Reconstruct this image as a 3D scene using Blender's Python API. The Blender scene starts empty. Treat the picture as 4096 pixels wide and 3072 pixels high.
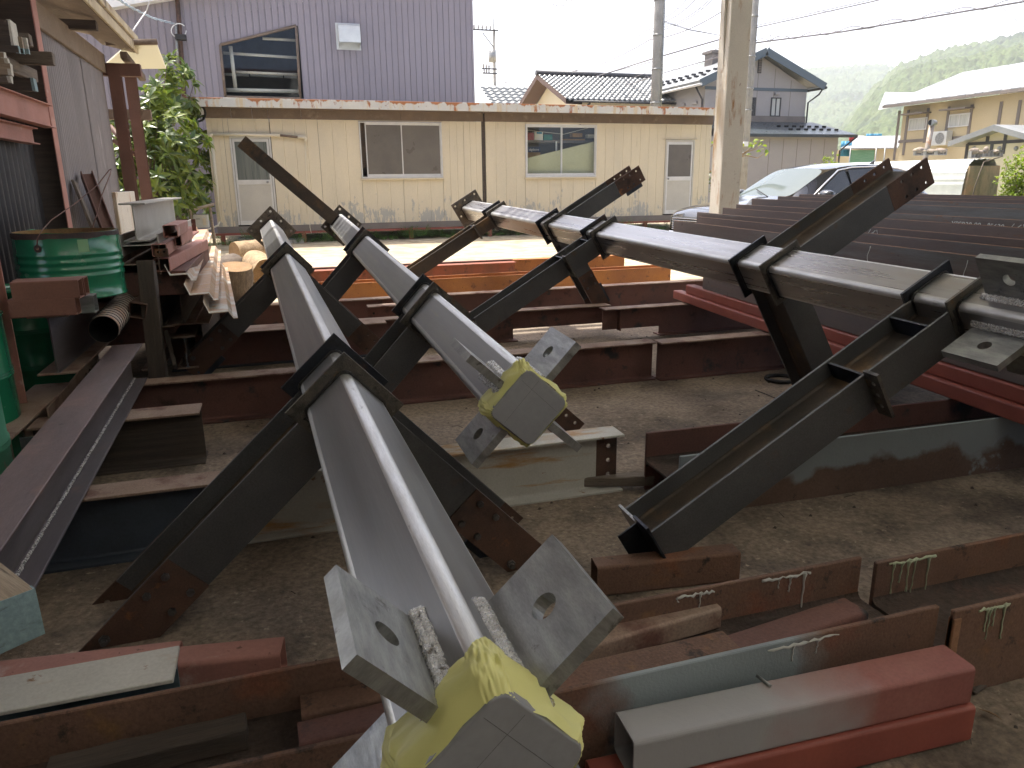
import bpy, bmesh, math, random
from mathutils import Vector, Matrix, noise
random.seed(11)
R = math.radians
scene = bpy.context.scene
col = scene.collection

# ------------------------------------------------------------------ camera
# Site axes: X runs along the office front and the floor beams, Y runs away from the camera
# along the steel columns, Z up, metres.
FPX, PITCH, ROLL, YAW, CAMH = 2960.0, R(15.3), R(-0.65), R(17.5), 1.5
_cp, _sp = math.cos(PITCH), math.sin(PITCH)
_fw = Vector((math.sin(YAW), math.cos(YAW), 0))
_X0 = Vector((math.cos(YAW), -math.sin(YAW), 0))
_U0 = _sp * _fw + _cp * Vector((0, 0, 1))
_W = _cp * _fw - _sp * Vector((0, 0, 1))
_cr, _sr = math.cos(ROLL), math.sin(ROLL)
_X = _cr * _X0 + _sr * _U0
_U = -_sr * _X0 + _cr * _U0
CAM = Vector((0, 0, CAMH))
cam_data = bpy.data.cameras.new("camera")
cam = bpy.data.objects.new("camera", cam_data)
col.objects.link(cam)
cam_data.sensor_width = 36.0
cam_data.lens = 36.0 * FPX / 4096.0
cam_data.clip_start = 0.02
cam_data.clip_end = 40000
cam.matrix_world = Matrix(((_X.x, _U.x, -_W.x, 0), (_X.y, _U.y, -_W.y, 0), (_X.z, _U.z, -_W.z, CAMH), (0, 0, 0, 1)))
scene.camera = cam

# surveying helpers: where the sight line through a point of the photograph meets a real plane
def ray(x, y): return (x - 2048) / FPX * _X + (1536 - y) / FPX * _U + _W
def pz(x, y, z=0.0):
    d = ray(x, y); return CAM + d * ((z - CAMH) / d.z)
def py(x, y, Y):
    d = ray(x, y); return CAM + d * (Y / d.y)
def px(x, y, Xv):
    d = ray(x, y); return CAM + d * (Xv / d.x)

# ------------------------------------------------------------------ light
SUN_EL, SUN_AZ = R(70), R(-28)      # azimuth from +Y towards +X
world = bpy.data.worlds.new("World"); scene.world = world
world.use_nodes = True
wn = world.node_tree.nodes; wl = world.node_tree.links
bg = wn["Background"]
sky = wn.new("ShaderNodeTexSky"); sky.sky_type = 'NISHITA'; sky.sun_disc = False
sky.sun_elevation = SUN_EL; sky.sun_rotation = SUN_AZ
sky.altitude = 300; sky.air_density = 0.45; sky.dust_density = 5.0; sky.ozone_density = 0.6
wl.new(sky.outputs[0], bg.inputs[0]); bg.inputs[1].default_value = 0.15
sun_data = bpy.data.lights.new("sun", 'SUN'); sun_data.energy = 3.0; sun_data.angle = R(0.5)
sun_data.color = (1.0, 0.95, 0.86)
sun = bpy.data.objects.new("sun", sun_data); col.objects.link(sun)
sdir = Vector((math.sin(SUN_AZ) * math.cos(SUN_EL), math.cos(SUN_AZ) * math.cos(SUN_EL), math.sin(SUN_EL)))
sun.rotation_euler = sdir.to_track_quat('Z', 'Y').to_euler()
sun.location = (0, 0, 30)
vs = scene.view_settings
vs.view_transform = 'Standard'; vs.look = 'None'; vs.gamma = 1.0; vs.exposure = 1.7
vs.use_curve_mapping = False
scene.cycles.max_bounces = 8; scene.cycles.diffuse_bounces = 4; scene.cycles.glossy_bounces = 4
scene.cycles.transparent_max_bounces = 16; scene.cycles.volume_bounces = 1
scene.cycles.use_denoising = True

# ------------------------------------------------------------------ materials
def _new(name):
    m = bpy.data.materials.new(name); m.use_nodes = True
    nt = m.node_tree; b = nt.nodes["Principled BSDF"]
    return m, nt, b
def col4(c): return (c[0], c[1], c[2], 1.0)
def surf(name, c1, c2=None, vscale=3.0, rough=0.6, metal=0.0, grain=0.15, gscale=90.0, spots=(), bump=0.15, bscale=60.0,
         stretch=(1, 1, 1), spec=0.5, coord='Object', rvar=0.1, coat=0.0):
    """Weathered surface: two slow colours, fine grain, and patches (colour, scale, threshold, softness, stretch[, roughness])."""
    m, nt, b = _new(name); N = nt.nodes; L = nt.links
    tc = N.new("ShaderNodeTexCoord"); oi = N.new("ShaderNodeObjectInfo")
    off = N.new("ShaderNodeVectorMath"); off.operation = 'SCALE'; off.inputs[0].default_value = (37.0, 51.0, 23.0)
    L.new(oi.outputs['Random'], off.inputs[3])
    add = N.new("ShaderNodeVectorMath"); add.operation = 'ADD'
    L.new(tc.outputs[coord], add.inputs[0]); L.new(off.outputs[0], add.inputs[1])
    def ns(scale, detail=5, st=(1, 1, 1), rough_=0.6):
        v = add.outputs[0]
        if tuple(st) != (1, 1, 1):
            mp = N.new("ShaderNodeMapping"); mp.inputs['Scale'].default_value = st
            L.new(v, mp.inputs[0]); v = mp.outputs[0]
        n = N.new("ShaderNodeTexNoise"); n.inputs['Scale'].default_value = scale
        n.inputs['Detail'].default_value = detail; n.inputs['Roughness'].default_value = rough_
        L.new(v, n.inputs['Vector']); return n.outputs[0]
    def mr(src, lo, hi, a=0.0, z=1.0):
        n = N.new("ShaderNodeMapRange"); n.inputs[1].default_value = lo; n.inputs[2].default_value = hi
        n.inputs[3].default_value = a; n.inputs[4].default_value = z
        L.new(src, n.inputs[0]); return n.outputs[0]
    def mix(fac, a, bb):
        n = N.new("ShaderNodeMix"); n.data_type = 'RGBA'
        if isinstance(fac, float): n.inputs[0].default_value = fac
        else: L.new(fac, n.inputs[0])
        for i, c in ((6, a), (7, bb)):
            if isinstance(c, tuple): n.inputs[i].default_value = col4(c)
            else: L.new(c, n.inputs[i])
        return n.outputs[2]
    c2 = c2 or tuple(x * 0.75 for x in c1)
    f = mr(ns(vscale, 4, stretch), 0.35, 0.65)
    cur = mix(f, tuple(c1), tuple(c2))
    rg = mr(ns(vscale * 2.3, 4, stretch), 0.3, 0.7, max(0.02, rough - rvar), min(1, rough + rvar))
    met = None
    for sp in spots:
        c, s, th, so = sp[0], sp[1], sp[2], sp[3]
        st = sp[4] if len(sp) > 4 else (1, 1, 1)
        fac = mr(ns(s, 7, st, 0.65), th - so, th + so)
        cur = mix(fac, cur, tuple(c))
        if len(sp) > 5:
            n = N.new("ShaderNodeMix"); L.new(fac, n.inputs[0]); L.new(rg, n.inputs[2]); n.inputs[3].default_value = sp[5]; rg = n.outputs[0]
            if metal > 0:
                n = N.new("ShaderNodeMix"); L.new(fac, n.inputs[0])
                if met is None: n.inputs[2].default_value = metal
                else: L.new(met, n.inputs[2])
                n.inputs[3].default_value = 0.0; met = n.outputs[0]
    if grain:
        g = mr(ns(gscale, 3, stretch), 0.25, 0.75, 1 - grain, 1 + grain)
        n = N.new("ShaderNodeVectorMath"); n.operation = 'SCALE'
        L.new(cur, n.inputs[0]); L.new(g, n.inputs[3]); cur = n.outputs[0]
    L.new(cur, b.inputs['Base Color']); L.new(rg, b.inputs['Roughness'])
    if met is not None: L.new(met, b.inputs['Metallic'])
    else: b.inputs['Metallic'].default_value = metal
    b.inputs['Specular IOR Level'].default_value = spec
    if coat:
        b.inputs['Coat Weight'].default_value = coat; b.inputs['Coat Roughness'].default_value = 0.05
    if bump:
        bn = N.new("ShaderNodeBump"); bn.inputs['Strength'].default_value = bump; bn.inputs['Distance'].default_value = 0.01
        L.new(ns(bscale, 6, stretch), bn.inputs['Height']); L.new(bn.outputs[0], b.inputs['Normal'])
    return m
def plain(name, c, rough=0.5, metal=0.0, spec=0.5):
    m, nt, b = _new(name)
    b.inputs['Base Color'].default_value = col4(c); b.inputs['Roughness'].default_value = rough
    b.inputs['Metallic'].default_value = metal; b.inputs['Specular IOR Level'].default_value = spec
    return m
def glassy(name, tint=(0.8, 0.9, 0.9), fac=0.12, rough=0.02):
    m, nt, b = _new(name); N = nt.nodes; L = nt.links
    N.remove(b); out = [n for n in N if n.type == 'OUTPUT_MATERIAL'][0]
    t = N.new("ShaderNodeBsdfTransparent"); t.inputs[0].default_value = col4(tint)
    g = N.new("ShaderNodeBsdfGlossy"); g.inputs[1].default_value = rough; g.inputs[0].default_value = (0.9, 0.95, 1, 1)
    fr = N.new("ShaderNodeLayerWeight"); fr.inputs[0].default_value = 0.5
    pw = N.new("ShaderNodeMath"); pw.operation = 'POWER'; pw.inputs[1].default_value = 4.0; L.new(fr.outputs['Facing'], pw.inputs[0])
    ad = N.new("ShaderNodeMath"); ad.operation = 'ADD'; ad.inputs[1].default_value = fac; ad.use_clamp = True
    L.new(pw.outputs[0], ad.inputs[0])
    mx = N.new("ShaderNodeMixShader"); L.new(ad.outputs[0], mx.inputs[0]); L.new(t.outputs[0], mx.inputs[1]); L.new(g.outputs[0], mx.inputs[2])
    L.new(mx.outputs[0], out.inputs[0]); return m
def leafy(name, c1, c2, trans=0.35, rough=0.4):
    m, nt, b = _new(name); N = nt.nodes; L = nt.links
    out = [n for n in N if n.type == 'OUTPUT_MATERIAL'][0]
    geo = N.new("ShaderNodeNewGeometry"); oi = N.new("ShaderNodeObjectInfo")
    ad = N.new("ShaderNodeMath"); ad.operation = 'ADD'
    L.new(geo.outputs['Random Per Island'], ad.inputs[0]); L.new(oi.outputs['Random'], ad.inputs[1])
    fr = N.new("ShaderNodeMath"); fr.operation = 'FRACT'; L.new(ad.outputs[0], fr.inputs[0])
    mx = N.new("ShaderNodeMix"); mx.data_type = 'RGBA'; L.new(fr.outputs[0], mx.inputs[0])
    mx.inputs[6].default_value = col4(c1); mx.inputs[7].default_value = col4(c2)
    L.new(mx.outputs[2], b.inputs['Base Color']); b.inputs['Roughness'].default_value = rough
    tr = N.new("ShaderNodeBsdfTranslucent"); L.new(mx.outputs[2], tr.inputs[0])
    ms = N.new("ShaderNodeMixShader"); ms.inputs[0].default_value = trans
    L.new(b.outputs[0], ms.inputs[1]); L.new(tr.outputs[0], ms.inputs[2]); L.new(ms.outputs[0], out.inputs[0])
    return m

def masked(name, base, top, axis, lo, hi, wob=0.35, wscale=3.0, soft=0.06, band=None):
    """Two weathered paints on one surface, changing over along an object axis with a ragged edge (spray patches, lost paint)."""
    m = base.copy(); m.name = name; nt = m.node_tree; N = nt.nodes; L = nt.links; b = N["Principled BSDF"]
    tc = N.new("ShaderNodeTexCoord"); sx = N.new("ShaderNodeSeparateXYZ"); L.new(tc.outputs['Object'], sx.inputs[0])
    n = N.new("ShaderNodeTexNoise"); n.inputs['Scale'].default_value = wscale; n.inputs['Detail'].default_value = 6; L.new(tc.outputs['Object'], n.inputs['Vector'])
    w = N.new("ShaderNodeMath"); w.operation = 'MULTIPLY_ADD'; L.new(n.outputs[0], w.inputs[0]); w.inputs[1].default_value = wob; w.inputs[2].default_value = -wob / 2
    a = N.new("ShaderNodeMath"); a.operation = 'ADD'; L.new(w.outputs[0], a.inputs[0]); L.new(sx.outputs[axis], a.inputs[1])
    r1 = N.new("ShaderNodeMapRange"); r1.inputs[1].default_value = lo - soft; r1.inputs[2].default_value = lo + soft; L.new(a.outputs[0], r1.inputs[0])
    r2 = N.new("ShaderNodeMapRange"); r2.inputs[1].default_value = hi - soft; r2.inputs[2].default_value = hi + soft; r2.inputs[3].default_value = 1; r2.inputs[4].default_value = 0; L.new(a.outputs[0], r2.inputs[0])
    mu = N.new("ShaderNodeMath"); mu.operation = 'MULTIPLY'; L.new(r1.outputs[0], mu.inputs[0]); L.new(r2.outputs[0], mu.inputs[1])
    n2 = N.new("ShaderNodeTexNoise"); n2.inputs['Scale'].default_value = 2.0; n2.inputs['Detail'].default_value = 7; L.new(tc.outputs['Object'], n2.inputs['Vector'])
    r3 = N.new("ShaderNodeMapRange"); r3.inputs[1].default_value = .3; r3.inputs[2].default_value = .7; r3.inputs[3].default_value = .88; r3.inputs[4].default_value = 1.1; L.new(n2.outputs[0], r3.inputs[0])
    tint = N.new("ShaderNodeVectorMath"); tint.operation = 'SCALE'; tint.inputs[0].default_value = top; L.new(r3.outputs[0], tint.inputs[3])
    mx = N.new("ShaderNodeMix"); mx.data_type = 'RGBA'; L.new(mu.outputs[0], mx.inputs[0]); L.new(b.inputs['Base Color'].links[0].from_socket, mx.inputs[6]); L.new(tint.outputs[0], mx.inputs[7])
    L.new(mx.outputs[2], b.inputs['Base Color']); return m
RUST = (0.16, 0.065, 0.03); DRUST = (0.055, 0.028, 0.02); ORUST = (0.34, 0.13, 0.035)
MA = {}
MA['tube'] = surf('bare_steel_tube', (0.27, 0.272, 0.275), (0.22, 0.222, 0.225), 1.2, 0.38, 0.6, 0.06, 40, stretch=(0.35, 9, 9),
                  spots=[((0.36, 0.34, 0.24), 1.6, 0.66, 0.05, (0.5, 8, 8)), ((0.24, 0.24, 0.245), 2.0, 0.64, 0.08, (0.3, 7, 7)), ((0.7, 0.7, 0.7), 70, 0.78, 0.02)], bump=0.02, bscale=120, rvar=0.06)
MA['tubedark'] = surf('dark_steel_tube', (0.42, 0.41, 0.41), (0.34, 0.335, 0.335), 1.2, 0.30, 0.88, 0.06, 40, stretch=(0.35, 9, 9),
                  spots=[((0.36, 0.31, 0.25), 1.4, 0.62, 0.12, (0.3, 8, 8)), ((0.33, 0.33, 0.33), 2.4, 0.6, 0.12, (0.3, 7, 7))], bump=0.02, bscale=120, rvar=0.08)
MA['mill'] = surf('mill_scale_steel', (0.118, 0.118, 0.12), (0.085, 0.086, 0.088), 3, 0.5, 0.35, 0.25, 160, spots=[((0.12, 0.085, 0.06), 5, 0.66, 0.06), ((0.22, 0.2, 0.18), 120, 0.78, 0.02)], bump=0.12, bscale=180)
MA['millweb'] = surf('browned_mill_steel', (0.10, 0.075, 0.055), (0.05, 0.045, 0.04), 2.5, 0.6, 0.3, 0.25, 120, spots=[((0.2, 0.12, 0.055), 3, 0.62, 0.08)], bump=0.12, bscale=150)
MA['plate'] = surf('heat_blued_plate', (0.045, 0.05, 0.06), (0.025, 0.03, 0.045), 6, 0.38, 0.6, 0.2, 120, spots=[((0.10, 0.06, 0.05), 5, 0.62, 0.06), ((0.02, 0.02, 0.02), 9, 0.6, 0.1)], bump=0.15, bscale=140)
MA['cutedge'] = surf('torch_cut_plate', (0.15, 0.13, 0.105), (0.075, 0.07, 0.065), 12, 0.55, 0.4, 0.3, 200, spots=[((0.04, 0.035, 0.03), 26, 0.6, 0.06), ((0.24, 0.13, 0.05), 9, 0.66, 0.05)], bump=0.4, bscale=220)
MA['lug'] = surf('machined_lug_steel', (0.36, 0.37, 0.36), (0.22, 0.225, 0.225), 9, 0.42, 0.65, 0.12, 120, stretch=(1, 1, 4), spots=[((0.1, 0.09, 0.08), 16, 0.66, 0.04), ((0.06, 0.06, 0.09), 4, 0.68, 0.08)], bump=0.06, bscale=120)
MA['weld'] = surf('weld_bead', (0.74, 0.73, 0.70), (0.5, 0.48, 0.45), 60, 0.28, 0.85, 0.3, 260, spots=[((0.08, 0.06, 0.04), 50, 0.64, 0.05)], bump=0.8, bscale=220)
MA['slag'] = surf('dark_weld_seam', (0.03, 0.03, 0.035), (0.06, 0.055, 0.05), 30, 0.35, 0.6, 0.3, 200, bump=0.8, bscale=150)
MA['splice'] = surf('rusted_splice_plate', (0.115, 0.06, 0.04), (0.07, 0.04, 0.03), 6, 0.75, 0.1, 0.25, 150, spots=[((0.28, 0.11, 0.035), 7, 0.66, 0.05), ((0.035, 0.025, 0.02), 6, 0.62, 0.08)], bump=0.2, bscale=160)
MA['bolt'] = surf('dull_bolt', (0.16, 0.16, 0.16), (0.09, 0.085, 0.08), 30, 0.45, 0.7, 0.2, 200)
MA['cap'] = surf('grey_end_plate', (0.30, 0.305, 0.32), (0.265, 0.27, 0.285), 4, 0.45, 0.1, 0.06, 60, bump=0.02, coat=0.15)
MA['oxide'] = surf('red_oxide_beam', (0.165, 0.072, 0.055), (0.115, 0.055, 0.045), 2.2, 0.7, 0.0, 0.2, 110,
                   spots=[((0.035, 0.033, 0.035), 4.5, 0.62, 0.04), ((0.22, 0.12, 0.09), 40, 0.72, 0.03), (DRUST, 6, 0.63, 0.06)], bump=0.2, bscale=90)
MA['oxidetop'] = surf('worn_dusty_flange', (0.36, 0.27, 0.21), (0.26, 0.17, 0.13), 3, 0.75, 0.0, 0.25, 120, spots=[((0.16, 0.075, 0.055), 6, 0.6, 0.08), ((0.09, 0.06, 0.05), 30, 0.7, 0.04)], bump=0.25, bscale=100)
MA['orust'] = surf('orange_rusted_beam', (0.36, 0.15, 0.045), (0.25, 0.10, 0.04), 2.0, 0.8, 0.0, 0.2, 100,
                   spots=[((0.12, 0.05, 0.03), 9, 0.62, 0.04), ((0.06, 0.035, 0.028), 28, 0.68, 0.03)], bump=0.3, bscale=90)
MA['redrust'] = surf('red_streaked_beam', (0.27, 0.075, 0.04), (0.17, 0.07, 0.045), 1.6, 0.75, 0.0, 0.2, 100, stretch=(3, 3, 0.6),
                   spots=[((0.10, 0.045, 0.03), 9, 0.62, 0.04)], bump=0.2, bscale=90)
MA['brownrust'] = surf('brown_rusted_flange', (0.19, 0.105, 0.07), (0.135, 0.078, 0.056), 2.2, 0.8, 0.05, 0.25, 120,
                   spots=[((0.22, 0.12, 0.055), 6, 0.62, 0.06), ((0.045, 0.032, 0.028), 14, 0.63, 0.05), ((0.20, 0.07, 0.045), 3, 0.64, 0.08)], bump=0.3, bscale=100)
MA['bluegrey'] = surf('blue_grey_over_rust', (0.25, 0.29, 0.31), (0.22, 0.255, 0.275), 2.0, 0.62, 0.0, 0.12, 100,
                   spots=[((0.17, 0.10, 0.07), 1.9, 0.545, 0.03), ((0.09, 0.055, 0.04), 13, 0.66, 0.03, (1, 1, 0.5)), ((0.13, 0.06, 0.04), 34, 0.72, 0.02)], bump=0.15, bscale=90)
MA['redgrey0'] = surf('red_tube_paint', (0.27, 0.095, 0.08), (0.33, 0.14, 0.115), 2.5, 0.6, 0.0, 0.12, 100, spots=[((0.30, 0.08, 0.06), 3.1, 0.60, 0.03), ((0.08, 0.05, 0.045), 26, 0.70, 0.03)], bump=0.15)
MA['bluerust'] = surf('rust_under_paint', (0.16, 0.10, 0.072), (0.12, 0.075, 0.055), 2.2, 0.75, 0, 0.2, 100, spots=[((0.26, 0.29, 0.30), 5, 0.66, 0.03), ((0.05, 0.035, 0.03), 13, 0.66, 0.04)], bump=0.25)
MA['creamsteel'] = surf('stained_cream_steel', (0.56, 0.55, 0.505), (0.47, 0.46, 0.42), 2.5, 0.65, 0.0, 0.1, 100,
                   spots=[((0.42, 0.24, 0.09), 3.2, 0.60, 0.045, (0.35, 1, 2.5)), ((0.25, 0.13, 0.06), 12, 0.67, 0.03), ((0.12, 0.1, 0.08), 60, 0.74, 0.02)], bump=0.1, bscale=90)
MA['navy'] = surf('navy_beam_web', (0.05, 0.065, 0.09), (0.035, 0.045, 0.06), 3, 0.7, 0.0, 0.15, 90, bump=0.1)
MA['primer'] = surf('brick_red_primer', (0.32, 0.085, 0.06), (0.26, 0.07, 0.052), 2.5, 0.55, 0.0, 0.08, 90, spots=[((0.42, 0.2, 0.16), 45, 0.76, 0.02)], bump=0.06, bscale=80)
MA['pinkprimer'] = surf('faded_pink_primer', (0.44, 0.21, 0.17), (0.36, 0.17, 0.14), 3, 0.65, 0.0, 0.1, 90, spots=[((0.15, 0.07, 0.05), 22, 0.68, 0.03), ((0.55, 0.42, 0.36), 5, 0.66, 0.06)], bump=0.1)
MA['redgrey'] = surf('red_tube_grey_overspray', (0.33, 0.12, 0.095), (0.27, 0.10, 0.08), 2.5, 0.6, 0.0, 0.12, 100,
                   spots=[((0.36, 0.355, 0.36), 1.9, 0.50, 0.08), ((0.30, 0.09, 0.07), 3.1, 0.62, 0.03), ((0.08, 0.05, 0.045), 26, 0.70, 0.03)], bump=0.15)
MA['maroon'] = surf('maroon_paint', (0.19, 0.075, 0.065), (0.15, 0.06, 0.052), 2, 0.55, 0.0, 0.1, 80, bump=0.06)
MA['pile'] = surf('purple_grey_mill_beam', (0.20, 0.155, 0.145), (0.155, 0.14, 0.145), 2.0, 0.55, 0.3, 0.12, 100, stretch=(0.25, 3, 3),
                   spots=[((0.24, 0.27, 0.28), 1.2, 0.60, 0.08, (0.2, 3, 3)), ((0.26, 0.13, 0.06), 9, 0.70, 0.04, (0.4, 1, 1)), ((0.08, 0.06, 0.055), 8, 0.70, 0.03)], bump=0.06)
MA['rustedge'] = surf('rusty_flange_edge', (0.36, 0.19, 0.10), (0.24, 0.13, 0.08), 9, 0.8, 0.0, 0.2, 120)
MA['wood'] = surf('weathered_timber', (0.20, 0.165, 0.13), (0.13, 0.105, 0.085), 5, 0.85, 0.0, 0.25, 60, stretch=(0.35, 7, 7), spots=[((0.05, 0.042, 0.036), 7, 0.64, 0.05, (0.25, 6, 6))], bump=0.5, bscale=30)
MA['woodlight'] = surf('pale_sawn_timber', (0.36, 0.29, 0.21), (0.26, 0.20, 0.145), 5, 0.8, 0.0, 0.2, 60, stretch=(0.35, 7, 7), spots=[((0.12, 0.09, 0.065), 7, 0.66, 0.04, (0.25, 6, 6))], bump=0.4, bscale=30)
MA['wooddark'] = surf('dark_old_timber', (0.085, 0.066, 0.052), (0.055, 0.043, 0.036), 5, 0.85, 0.0, 0.25, 60, stretch=(0.35, 7, 7), bump=0.4, bscale=30)
MA['blueend'] = surf('blue_painted_end_grain', (0.25, 0.36, 0.40), (0.19, 0.28, 0.31), 6, 0.8, 0.0, 0.2, 90, spots=[((0.08, 0.08, 0.075), 8, 0.64, 0.05, (1, 1, 4))], bump=0.3)
MA['whiteend'] = surf('white_painted_end_grain', (0.62, 0.60, 0.53), (0.5, 0.48, 0.42), 8, 0.8, 0.0, 0.15, 90, spots=[((0.3, 0.26, 0.2), 10, 0.64, 0.05)])
MA['green'] = surf('green_drum_paint', (0.018, 0.21, 0.105), (0.014, 0.17, 0.085), 3, 0.22, 0.0, 0.05, 60, bump=0.02, coat=0.5, rvar=0.06)
MA['greenold'] = surf('peeling_green_drum', (0.085, 0.30, 0.19), (0.06, 0.24, 0.15), 3, 0.45, 0.0, 0.1, 60, spots=[((0.25, 0.2, 0.17), 5, 0.64, 0.02), ((0.12, 0.06, 0.04), 11, 0.68, 0.03)], bump=0.15)
MA['burnt'] = surf('burnt_cut_rim', (0.085, 0.055, 0.05), (0.05, 0.035, 0.035), 15, 0.8, 0, 0.2, 100)
MA['drumin'] = surf('rusty_drum_inside', (0.30, 0.19, 0.07), (0.18, 0.10, 0.045), 5, 0.8, 0, 0.2, 60)
MA['galv'] = surf('white_galvanised_channel', (0.56, 0.56, 0.53), (0.46, 0.45, 0.42), 4, 0.5, 0.1, 0.1, 80, spots=[((0.42, 0.27, 0.16), 3.0, 0.46, 0.07), ((0.5, 0.28, 0.09), 8, 0.64, 0.05)], bump=0.1)
MA['spiral'] = surf('spiral_duct_steel', (0.42, 0.36, 0.30), (0.33, 0.27, 0.22), 4, 0.55, 0.3, 0.1, 80, spots=[((0.40, 0.18, 0.06), 4, 0.58, 0.06), ((0.55, 0.52, 0.48), 9, 0.64, 0.05)], bump=0.1)
MA['lightweb'] = surf('pale_grey_steel', (0.47, 0.46, 0.43), (0.40, 0.385, 0.355), 2.5, 0.55, 0.05, 0.08, 80, spots=[((0.38, 0.27, 0.19), 5, 0.66, 0.06), ((0.2, 0.17, 0.15), 40, 0.74, 0.02)], bump=0.06)
MA['black'] = plain('black_void', (0.012, 0.012, 0.013), 0.8)
MA['paleroof'] = surf('pale_ribbed_roof', (0.36, 0.365, 0.365), (0.30, 0.305, 0.305), 1.0, .5, 0, .06, 30, bump=0)
MA['browntube'] = surf('orange_brown_stub_tube', (0.235, 0.105, 0.07), (0.18, 0.08, 0.055), 3, .65, 0, .12, 90, bump=.1)
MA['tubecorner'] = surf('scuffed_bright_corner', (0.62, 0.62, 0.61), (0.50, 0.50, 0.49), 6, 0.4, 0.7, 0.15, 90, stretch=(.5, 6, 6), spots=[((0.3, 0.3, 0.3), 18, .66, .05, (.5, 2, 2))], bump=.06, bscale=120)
MA['rubber'] = surf('black_rubber', (0.025, 0.025, 0.026), None, 9, 0.7, 0, 0.2, 60)
MA['darkcorr'] = surf('black_corrugated_sheet', (0.045, 0.045, 0.05), (0.035, 0.035, 0.04), 3, 0.5, 0.2, 0.1, 60)
MA['greycorr'] = surf('grey_corrugated_sheet', (0.25, 0.232, 0.24), (0.19, 0.175, 0.182), 1.2, 0.55, 0.15, 0.08, 60, stretch=(1, 1, 0.2), spots=[((0.14, 0.115, 0.11), 2.2, 0.66, 0.08, (1, 1, 0.15)), ((0.42, 0.40, 0.40), 5, 0.66, 0.05, (1, 1, 0.1))], bump=0.05)
MA['eaveboard'] = surf('brown_eave_board', (0.21, 0.165, 0.125), (0.16, 0.12, 0.09), 2, 0.8, 0, 0.15, 70, spots=[((0.27, 0.225, 0.17), 4, 0.62, 0.06)], bump=0.2)
MA['peelcream'] = surf('peeling_cream_fascia', (0.50, 0.44, 0.31), (0.40, 0.34, 0.24), 3, 0.8, 0, 0.12, 80, spots=[((0.13, 0.10, 0.075), 6, 0.61, 0.04, (1, 1, 0.4)), ((0.28, 0.17, 0.09), 4, 0.66, 0.05)], bump=0.2)
MA['officewall'] = surf('cream_office_panel', (0.66, 0.585, 0.43), (0.60, 0.535, 0.40), 1.5, 0.6, 0, 0.05, 60, stretch=(1, 1, 0.4), spots=[((0.50, 0.44, 0.30), 6, 0.69, 0.03, (1, 1, 0.12))], bump=0.05)
MA['browntrim'] = surf('faded_brown_trim', (0.185, 0.135, 0.10), (0.14, 0.105, 0.08), 2, 0.75, 0, 0.15, 70, spots=[((0.24, 0.185, 0.14), 3, 0.62, 0.06)], bump=0.1)
MA['greybrown'] = surf('grey_brown_sill_rail', (0.20, 0.175, 0.155), (0.165, 0.145, 0.13), 2, 0.7, 0, 0.12, 70, spots=[((0.24, 0.12, 0.075), 9, 0.70, 0.03)], bump=0.1)
MA['alu'] = surf('white_aluminium_frame', (0.66, 0.66, 0.64), (0.58, 0.58, 0.56), 4, 0.4, 0.2, 0.05, 60, bump=0.0)
MA['dooralu'] = surf('grey_door_panel', (0.52, 0.50, 0.44), (0.47, 0.45, 0.40), 2, 0.55, 0.1, 0.06, 70, bump=0.02)
MA['frost'] = surf('frosted_window_screen', (0.15, 0.135, 0.115), (0.11, 0.10, 0.088), 1.2, 0.35, 0, 0.04, 30, bump=0.0)
MA['frostgreen'] = surf('ribbed_door_glass', (0.17, 0.185, 0.165), (0.11, 0.125, 0.115), 3, 0.3, 0, 0.04, 30, stretch=(3, 1, 0.1), bump=0.0)
MA['glass'] = glassy('window_glass', (0.95, 0.97, 0.96), 0.03)
MA['pvc'] = surf('cream_pipe', (0.68, 0.63, 0.50), (0.62, 0.57, 0.45), 3, 0.5, 0, 0.05, 60, bump=0.0)
MA['purple'] = surf('mauve_grey_cladding', (0.275, 0.245, 0.27), (0.25, 0.225, 0.25), 0.7, 0.6, 0.1, 0.05, 50, stretch=(1, 1, 0.2), bump=0.0)
MA['hood'] = surf('weathered_hood_steel', (0.62, 0.64, 0.62), (0.54, 0.555, 0.54), 3, 0.45, 0.2, 0.05, 50, bump=0.0)
MA['whiteline'] = plain('white_trim', (0.75, 0.75, 0.73), 0.5)
MA['ivory'] = surf('ivory_rusty_purlin', (0.62, 0.59, 0.50), (0.55, 0.51, 0.43), 3, 0.6, 0, 0.1, 60, spots=[((0.3, 0.14, 0.06), 8, 0.66, 0.04)])
MA['columnpaint'] = surf('rusted_white_column', (0.66, 0.625, 0.55), (0.58, 0.55, 0.485), 1.2, 0.65, 0, 0.08, 80,
                   spots=[((0.36, 0.175, 0.055), 4.5, 0.625, 0.04, (1, 1, 0.22)), ((0.17, 0.075, 0.035), 15, 0.67, 0.03, (1, 1, 0.45)), ((0.40, 0.29, 0.15), 2.0, 0.63, 0.08, (1, 1, 0.2))], bump=0.2, bscale=60)
MA['canopysteel'] = surf('rust_brown_canopy_steel', (0.165, 0.085, 0.065), (0.13, 0.068, 0.052), 2, 0.7, 0, 0.12, 80, bump=0.1)
MA['polycarb'] = surf('yellowed_canopy_sheet', (0.62, 0.55, 0.36), (0.55, 0.48, 0.31), 2, 0.5, 0, 0.08, 60)
def translucent(name, c, t=0.6):
    m, nt, b = _new(name); N = nt.nodes; L = nt.links
    out = [n for n in N if n.type == 'OUTPUT_MATERIAL'][0]
    b.inputs['Base Color'].default_value = col4(c); b.inputs['Roughness'].default_value = 0.45
    tr = N.new("ShaderNodeBsdfTranslucent"); tr.inputs[0].default_value = col4(c)
    ms = N.new("ShaderNodeMixShader"); ms.inputs[0].default_value = t
    L.new(b.outputs[0], ms.inputs[1]); L.new(tr.outputs[0], ms.inputs[2]); L.new(ms.outputs[0], out.inputs[0]); return m
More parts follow.
